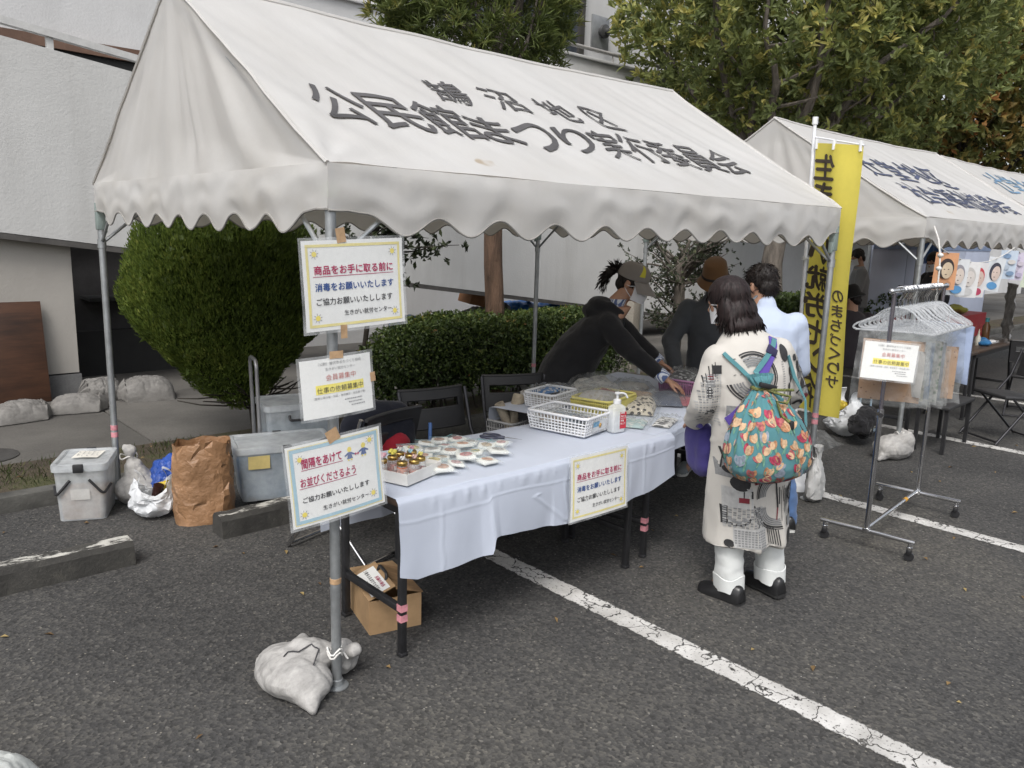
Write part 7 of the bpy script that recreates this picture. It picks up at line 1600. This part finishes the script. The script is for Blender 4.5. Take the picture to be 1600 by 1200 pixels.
NAMES = ['tan dotted cloth', 'pale grey cloth', 'dark grey cloth', 'grey flecked cloth', 'olive flecked cloth', 'mid blue cloth', 'pale flecked cloth', 'slate cloth', 'deep blue flecked cloth']
for i, x in enumerate(hx):
    t = h0 if i == 0 else copy_tree(h0); a, b = rack_pt(x); t.location = (a, b, 0); t.rotation_euler.z = R(6.1 + random.uniform(-16, 16)); t['label'] = 'clear plastic hanger on the chrome rack'
    if i % 2 == 0 and i < 20:
        k = (i // 2) % 9; c1_, c2_ = bagcols[k]; H = random.uniform(.30, .50) if i else .42; W_ = random.uniform(.26, .37)
        p = thing('hanging_bag', 'clear bag with %s hanging on the rack, %s from the sign' % (NAMES[k], ORD[i // 2]), 'hanging bag', (a, b, 0), R(6.1 + random.uniform(-24, 24)), 'bagged goods hanging on the rack')
        m = cloth('rack_cloth_%d' % k, c1_, .2, 0, bmp=.4)
        if c2_ and 'vor' not in m:
            m['vor'] = 1; nt = m.node_tree; bb = nt.nodes['Principled BSDF']; vo = nd(nt, 'ShaderNodeTexVoronoi'); vo.inputs['Scale'].default_value = 42; nt.links.new(objco(nt), vo.inputs['Vector']); r_ = ramp(nt, vo.outputs['Distance'], [(.14, c2_), (.2, c1_)] if k == 0 else [(.3, c2_), (.45, c1_)]); nt.links.new(r_.outputs[0], bb.inputs['Base Color'])
        yo = random.uniform(-.06, .06) if i else 0; fl_ = random.uniform(.15, .4) if i else .06
        g = MB()
        for s in (-1, 1): g.grid(lambda u, v: Vector((s * .012 * (1 - abs(2 * u - 1) ** 4) * (1 - abs(2 * v - 1) ** 4) + .008 * noise.noise((u * 3, v * 3, i)), yo + (u - .5) * (W_ - .05), 1.225 - fl_ * .25 - (H - .06 - fl_ * .25) * (1 - v))), 14, 14)
        g.build('folded_cloth', m, p); g = MB()
        for s in (-1, 1): g.grid(lambda u, v: Vector((s * (.018 * (1 - abs(2 * u - 1) ** 4) + .003) + .010 * noise.noise((u * 6, v * 6, i + s)) + .004 * noise.noise((u * 15, v * 13, i)), yo + (u - .5) * W_ * (1 + .12 * (1 - v)) + .02 * (1 - v) * noise.noise((v * 3, i, 2)), 1.256 - H * (1 - v) + .015 * noise.noise((u * 4, i, 3)) * (1 - v))), 24, 24)
        g.build('clear_bag', POLY, p, auto=0)
a, b = rack_pt(.42); p = thing('hanging_cushion', 'pale blue quilted cushion hanging at the far end of the rack', 'cushion', (a, b, 0), R(6.1 - 14)); g = MB()
for s in (-1, 1): g.grid(lambda u, v: Vector((s * .055 * (1 - abs(2 * u - 1) ** 3) * (1 - abs(2 * v - 1) ** 3) * (.86 + .14 * abs(math.cos(v * 3.14 * 3.5))) + s * .004, -.06 + (u - .5) * .35, 1.255 - .36 * (1 - v) + .01 * math.sin(u * 3.1))), 22, 22)
g.build('cushion_body', cloth('pale_blue_quilt', (.33, .40, .56), .06, bmp=.4), p)
s5 = make_sign('plain white sign with one highlighted line, hung on the clothes rack', (3.025, -.672, 1.105), (R(-2), R(3.5), R(-50)), .30, .222, 'plain', .008)

# ================================================================ UNDER THE SECOND TENT AND BEYOND
folding_table('black folding table under the second tent beside the rack', (5.80, .22, 0), R(1), 1.56, .45, 'dark tables under the farther tents', cy=(.05, .40))
folding_table('dark topped folding table with glue bottle at the right edge', (7.42, .26, 0), R(3), 1.60, .45, 'dark tables under the farther tents', cy=(.05, .40))
bn = thing('bench', 'low black bench in front of the farther dark table', 'bench', (5.98, .02, 0), R(3)); MB().box((0, 0, .40), (.70, .28, .03), bev=.008).build('seat', CHB, bn)
for sx in (-1, 1):
    for sy in (-1, 1): MB().box((sx * .31, sy * .11, .192), (.028, .028, .384)).build('leg', BLACKP, bn)
folding_chair('black folding chair turned sideways in front of the second tent at right edge', (6.74, -.24, 0), R(-122))
folding_chair('black folding chair at the far table, mostly outside the picture', (8.2, -.05, 0), R(100))
gb = thing('glue_bottle', 'small white glue bottle with pointed tip on the dark table', 'bottle', (7.95, .45, .70)); MB().lathe([(.024, 0), (.026, .01), (.026, .085), (.012, .105), (.011, .12)], seg=16).build('bottle', mat('cream_plastic', (.62, .60, .52), .4), gb); MB().lathe([(.011, .12), (.010, .13), (.003, .175)], seg=12).build('nozzle', mat('pale_nozzle', (.55, .5, .42), .4), gb)
ab = thing('amber_bottle', 'tall amber bottle with teal cap behind the glue bottle', 'bottle', (8.65, .60, .70)); MB().lathe([(.038, 0), (.04, .01), (.04, .15), (.018, .19), (.016, .21)], seg=18).build('bottle', mat('amber_glass', (.20, .10, .045), .15, .1, trans=.3), ab); MB().lathe([(.020, .20), (.021, .205), (.021, .245), (.001, .246)], seg=14).build('cap', mat('teal_cap', (.09, .34, .38), .4), ab)
g = MB(); g.grid(lambda u, v: Vector(((u - .5) * .34, (v - .5) * .16, .012 + .02 * abs(noise.noise((u * 4, v * 3, 2))) * min(1, u * 6, (1 - u) * 6))), 24, 14); g.grid(lambda u, v: Vector(((u - .5) * .34, (v - .5) * .16, .001)), 2, 2); o = g.build('hand_towel', cloth('white_towel', (.66, .66, .66), .05)); o.location = (8.35, .48, .70); tag(o, 'folded white towel on the dark table by the glue bottle', 'towel')
g = MB(); g.ball((0, 0, .03), (.09, .07, .035)); g.ball((.06, .03, .04), (.05, .05, .04)); o = skin(g, 'blue_rag', cloth('blue_rag_cloth', (.03, .15, .34), .2), None, .01, 3, lambda c, n: c + n * .012 * fbm(c, 20)); o.location = (8.0, .40, .70); tag(o, 'small blue cloth heap beside the glue bottle', 'cloth')
rt = thing('display_table', 'table with red gold marked cloth at the back of the second tent', 'table', (10.9, 1.72, 0), R(4)); MB().box((0, .3, .70), (3.2, .6, .03)).build('tabletop', TOPM, rt)
for sx in (-1, 1):
    for y in (.06, .54): MB().box((sx * 1.5, y, .342), (.03, .03, .684)).build('leg', BLACKP, rt)
RC = cloth('red_table_cloth', (.36, .012, .02), .15); g = MB(); g.grid(lambda u, v: Vector(((u - .5) * 3.24, -.02 - .02 * noise.noise((u * 12, v, 1)) * (1 - v), .34 + .385 * v)), 60, 6); g.grid(lambda u, v: Vector(((u - .5) * 3.24, -.02 + .62 * v, .7255)), 10, 4); rc = g.build('cloth_cover', RC, rt, auto=0)
g = MB(); random.seed(3)
for i in range(9):
    x = -1.3 + i * .32
    for k in range(5): a = x + random.uniform(-.06, .06); z = .46 + random.uniform(-.05, .10); g.grid(lambda u, v: Vector((a + random.uniform(.02, .06) * 0 + .05 * u, -.046, z + .012 * v + .02 * u * (k % 2))), 2, 1)
g.build('gold_marks', mat('gold_cloth_print', (.52, .22, .03), .6), rc, auto=0)
for i, (x, y, z, r, col, lab) in enumerate(((10.3, 1.95, .84, (.34, .2, .11), (.12, .04, .05), 'dark red bundle on the red table, under the hanging drawings'), (10.5, 2.0, 1.03, (.30, .2, .10), (.10, .12, .20), 'slate blue bundle stacked on the dark red bundle'), (10.9, 2.05, 1.16, (.25, .2, .12), (.26, .19, .03), 'ochre yellow cloth bundle on top of the stacked bundles'), (11.6, 1.95, .80, (.22, .16, .07), (.30, .30, .06), 'olive yellow small bundle at the right end of the red table'))):
    g = MB(); g.ball((0, 0, 0), r); o = skin(g, 'cloth_bundle', cloth('bundle_cloth_%d' % i, col, .2), None, .025, 3, lambda c, n: c + n * .04 * fbm(c, 6)); o.location = (x, y, z); tag(o, lab, 'bundle', 'bundles on the red table')
g = MB(); g.grid(lambda u, v: Vector((-.02 + .03 * fbm((u * 3, v * 3, 1), 2), (u - .5) * .62, -.62 + .62 * v + .05 * noise.noise((u * 4, 1, 1)) * (1 - v))), 30, 30); o = g.build('hanging_sheet', cloth('crumpled_grey_sheet', (.24, .24, .245), .25, bmp=.9), auto=0); o.location = (8.8, .42, 1.34); o.rotation_euler.z = R(-65); tag(o, 'crumpled grey sheet hanging under the far tent at right edge', 'sheet')
# string of portrait drawings under the front edge of the second tent
g = MB(); SG = lambda u: Vector((5.35 + 3.4 * u, .02 - .05 * math.sin(u * 3.14), 1.74 - .14 * abs(math.sin(u * math.pi * 2)) ** .9)); g.tube([SG(i / 40) for i in range(41)], .004, 6); o = g.build('drawing_string', ROPE); tag(o, 'white string with clipped drawings under the second tent eave', 'string')
DR = [('orange portrait drawing with black hair, first on the string', (.62, .32, .17), (.04, .03, .03), (.62, .50, .36), .0), ('pale portrait drawing with grey hair, second on the string', (.62, .64, .66), (.28, .27, .30), (.66, .58, .52), .02), ('faint pencil portrait drawing, third on the string', (.66, .66, .66), (.50, .48, .46), (.64, .60, .57), .02), ('drawing of a figure in a red hat, fourth on the string', (.66, .65, .66), (.50, .06, .08), (.62, .48, .42), .04), ('tilted drawing with black hair and blue collar, beside the gap', (.64, .67, .70), (.05, .05, .07), (.64, .52, .46), .12), ('narrow blue tinted drawing behind the others', (.50, .58, .68), (.20, .30, .45), (.60, .58, .56), .02), ('lilac tinted card with small lines on the string', (.60, .55, .66), (.5, .45, .6), (.6, .55, .62), .0), ('greenish striped drawing near the right edge', (.58, .64, .52), (.28, .42, .30), (.55, .6, .55), .05), ('blue and red drawing at the right edge', (.55, .62, .70), (.16, .36, .55), (.60, .35, .33), .0)]
pos = [.065, .140, .205, .270, .385, .47, .55, .69, .80]
for i, ((lab, bgc, hc, fc, tilt), u) in enumerate(zip(DR, pos)):
    s = SG(u); d = thing('drawing', lab, 'drawing', s, R(-14), 'drawings hung on the string'); d.rotation_euler = (R(2), tilt, R(-24 - 6 * (i % 3))); W_, H_ = (.24, .30) if i == 0 else ((.185, .30) if i < 5 else (.18, .26))
    g = MB(); g.grid(lambda a, b_: Vector(((a - .5) * W_, .006 * math.sin(a * 3 + i), -H_ + H_ * b_)), 6, 6); g.build('sheet', mat('drawing_paper_%d' % i, bgc, .8, .06, 12), d, auto=0); g = MB(); fan = lambda cx, cz, rx, rz_, mi, y: g.add([Vector((cx + rx * math.cos(k * .3142), y, cz + rz_ * math.sin(k * .3142))) for k in range(20)], [tuple(range(20))], mi, False)
    if i in (0, 1, 2, 3, 4):
        fan(0, -H_ * .42, W_ * .33, H_ * .27, 0, -.008); fan(.01, -H_ * .47, W_ * .24, H_ * .22, 1, -.009); fan(0, -H_ * .84, W_ * .3, H_ * .11, 2, -.008)
        for e in (-1, 1): fan(e * W_ * .09, -H_ * .44, W_ * .035, H_ * .012, 3, -.010)
        fan(0, -H_ * .58, W_ * .05, H_ * .012, 3, -.010)
    else:
        for k in range(4): fan((k % 2 - .5) * W_ * .3, -H_ * (.2 + .2 * k), W_ * .22, H_ * .08, k % 3, -.008 - .0005 * k)
    g.build('painted_picture', [mat('hair_paint_%d' % i, hc, .8), mat('face_paint_%d' % i, fc, .8), mat('collar_paint_%d' % i, (.10, .28, .52) if i in (1, 4) else ((.45, .06, .12) if i == 3 else mul(bgc, .8)), .8), mat('feature_paint', (.08, .06, .06), .8)], d, auto=0)
# rope from the tent brace
g = MB(); g.tube([(5.33, .05, 1.88), (5.26, -.02, 1.78), (5.22, -.06, 1.66), (5.215, -.07, 1.56), (5.21, -.075, 1.36), (5.2, -.08, 1.22)], .0065, 8)
for z in (1.66, 1.56): g.ball((5.22, -.063, z), (.022, .022, .018), 10, 8)
o = g.build('tie_rope', ROPE); tag(o, 'white knotted rope hanging down beside the second tent post', 'rope')
# plastic bags and pouch behind the second tent post
wb2 = copy_tree(wb); wb2.location = (5.62, .72, 0); wb2.rotation_euler.z = R(60); wb2.scale = (1.5, 1.3, 1.45); wb2['label'] = 'pale crumpled plastic bag standing behind the slumped sandbag'
g = MB(); g.ball((0, 0, .13), (.17, .12, .12)); g.ball((.02, -.02, .21), (.13, .10, .07)); pb = skin(g, 'black_pouch', cloth('black_nylon', (.015, .015, .017), .2), None, .014, 3, lambda c, n: Vector((c.x, c.y, max(c.z, .001))) + n * (.045 * fbm(c, 6) + random.uniform(-.006, .006))); pb.data.set_sharp_from_angle(angle=R(28)); pb.location = (5.42, .46, .06); tag(pb, 'black cloth pouch with worn pale letters on the plastic bags', 'pouch')
bvp = bvh_of(pb); g = MB(); random.seed(8)
for i in range(5): stick(g, bvp, (-.09 + .035 * i, -.2, .10), (0, 0, 1), [([(-.010, -.014), (-.004, -.014), (-.004, .014), (-.010, .014)], 0), ([(-.004, .004), (.010, .004), (.010, .009), (-.004, .009)], 0), ([(.006, -.014), (.010, -.014), (.010, .004), (.006, .004)], 0)], .003)
g.build('worn_letters', mat('pale_letter_print', (.45, .45, .40), .8), pb, auto=0)
lb2 = thing('carrier_bag', 'light blue plastic carrier bag with upright handle loop behind the black pouch', 'bag', (5.78, .62, 0), R(-40)); LBP = clear_plastic('light_blue_carrier', (.50, .64, .76), .75, .3, wrinkle=.4); g = MB(); g.ball((0, 0, .13), (.17, .11, .13)); skin(g, 'bag_skin', LBP, lb2, .014, 3, lambda c, n: Vector((c.x, c.y, max(c.z, .001))) + n * .02 * fbm(c, 10)); g = MB(); g.tube(fillet([(-.05, 0, .22), (-.05, 0, .40), (.05, 0, .40), (.05, 0, .22)], .05), .018, 8, ry=.25); g.build('handle_loop', LBP, lb2)
cpb = thing('crumpled_plastic', 'crumpled clear plastic sheet on the asphalt beside the yellow flag', 'plastic sheet', (5.05, .75, 0), 0); g = MB(); g.grid(lambda u, v: Vector(((u - .5) * .5, (v - .5) * .4, .01 + .20 * math.sin(u * 3.14) * math.sin(v * 3.14) * (.6 + .7 * abs(noise.noise((u * 5, v * 5, 3)))))), 34, 30); g.build('sheet_body', POLY, cpb, auto=0)
# pale partition and closing backdrop of the yard
pt = thing('partition', 'pale lilac partition panels standing at the back of the second tent', 'partition', (13.6, 3.05, 0), 0); PPM = mat('lilac_panel', (.42, .46, .57), .6, .05, 2); PPF = mat('panel_rail', (.22, .28, .42), .5)
for i in range(4): f = MB().box((-1.95 + 1.3 * i, .0, .95), (1.285, .035, 1.60), bev=.004).build('panel', PPM, pt); MB().box((-1.95 + 1.3 * i, -.022, 1.70), (1.285, .012, .09)).build('top_rail', PPF, f)
for i in range(5): MB().box((-2.6 + 1.3 * i, .03, .86), (.04, .04, 1.72)).build('post', GREY_METAL, pt)
o = thing('far_building', 'plain pale building wall behind the far tents', 'building', (24, 7.5, 0)); MB().box((0, 0, 1.5), (20, .3, 3.0)).build('wall', UPM, o); MB().box((0, -.05, 3.03), (20.1, .45, .08)).build('coping', PLINTH, o)
o = thing('blue_screen', 'dark blue cloth screen hanging at the back of the second tent', 'screen', (11.9, 2.55, 0)); g = MB(); g.grid(lambda u, v: Vector((-.4 + .9 * u, .02 * math.sin(u * 20), 1.45 + .42 * v)), 30, 4); g.build('screen_cloth', cloth('dark_blue_cloth', (.02, .07, .20), .15), o, auto=0); MB().tube([(-.45, 0, 1.88), (.55, 0, 1.88)], .012, 8).build('hanging_bar', GREY_METAL, o); 
for s in (-.45, .55): MB().tube([(s, 0, 0), (s, 0, 1.88)], .012, 8).build('stand_post', GREY_METAL, o)
box_hedge('far_hedge', 'dark hedge behind the grey shirted man under the second tent', (14.2, 3.85, GZ), 2.6, .45, .95, 4000, .3)
# things stored under the ramp, behind the hedge
JK = [('stored_slab', 'pale flat slab resting under the ramp behind the hedge', mat('pale_board', (.36, .35, .33), .7), 'board'), ('stored_box', 'orange brown carton on the stored bundles under the ramp', mat('orange_carton', (.30, .14, .06), .7), 'carton'), ('stored_box', 'dark brown carton beside the blue sheet under the ramp', mat('brown_carton', (.14, .08, .05), .7), 'carton')]
o = MB().box((0, 0, .22), (.95, .5, .10), bev=.01).box((-.4, 0, .085), (.08, .4, .17)).box((.4, 0, .085), (.08, .4, .17)).build(JK[0][0], JK[0][2]); o.location = (4.75, 6.45, .083); o.rotation_euler.z = .2; tag(o, JK[0][1], JK[0][3])
o = MB().box((0, 0, .11), (.38, .3, .22), (.1, .2, 0), bev=.006).build(JK[1][0], JK[1][2]); o.location = (6.05, 6.6, .68); tag(o, JK[1][1], JK[1][3])
o = MB().box((0, 0, .16), (.5, .36, .32), bev=.006).build(JK[2][0], JK[2][2]); o.location = (5.55, 6.35, .083); o.rotation_euler.z = .3; tag(o, JK[2][1], JK[2][3])
for nm, lab, loc, bl, m, cat in (('blue_sheet', 'crumpled light blue sheet on the pale slab under the ramp', (4.72, 6.4, .36), [((0, 0, .10), (.26, .2, .13)), ((.15, 0, .05), (.2, .18, .08))], mat('light_blue_tarpaulin', (.05, .20, .42), .45, .2, 8, .5, 30, .01), 'sheet'),
    ('blue_tarpaulin', 'long blue tarpaulin heap behind the tree trunk under the ramp', (7.9, 6.7, .08), [((-.9, 0, .25), (.7, .3, .36)), ((0, 0, .25), (.9, .3, .34)), ((1.0, 0, .2), (.8, .3, .28))], mat('bright_blue_tarpaulin', (.03, .16, .48), .4, .2, 5, .5, 20, .02), 'tarpaulin'),
    ('grey_bundle', 'grey plastic wrapped bundles heaped under the ramp', (6.15, 6.45, .08), [((-.2, 0, .42), (.3, .2, .14)), ((.25, .1, .40), (.34, .22, .22)), ((.5, 0, .22), (.4, .25, .22)), ((0, -.1, .2), (.4, .2, .22))], mat('grey_wrapping', (.30, .30, .30), .4, .4, 5, .6, 25, .02), 'bundle')):
    g = MB()
    for c, r in bl: g.ball(c, r)
    o = skin(g, nm, m, None, .028, 3, lambda c, n: Vector((c.x, c.y, max(0, c.z))) + n * (.05 * abs(fbm(c, 4)) + .02 * fbm(c, 11))); o.location = loc; tag(o, lab, cat)
o = thing('storage_rack', 'dark draped storage in the recess behind the rear sandbags', 'storage', (1.5, 6.9, 0)); g = MB(); g.grid(lambda u, v: Vector(((u - .5) * 2.4, .10 * noise.noise((u * 5, v * 2, 1)), .5 + 1.05 * v)), 40, 14); g.build('drape', cloth('dark_grey_drape', (.06, .058, .06), .3, bmp=.6), o, auto=0); MB().box((.1, .1, .32), (2.2, .4, .5)).build('shelf', DARK, o); MB().box((0, -.15, .93), (1.3, .5, .03)).build('board', DARK, o)
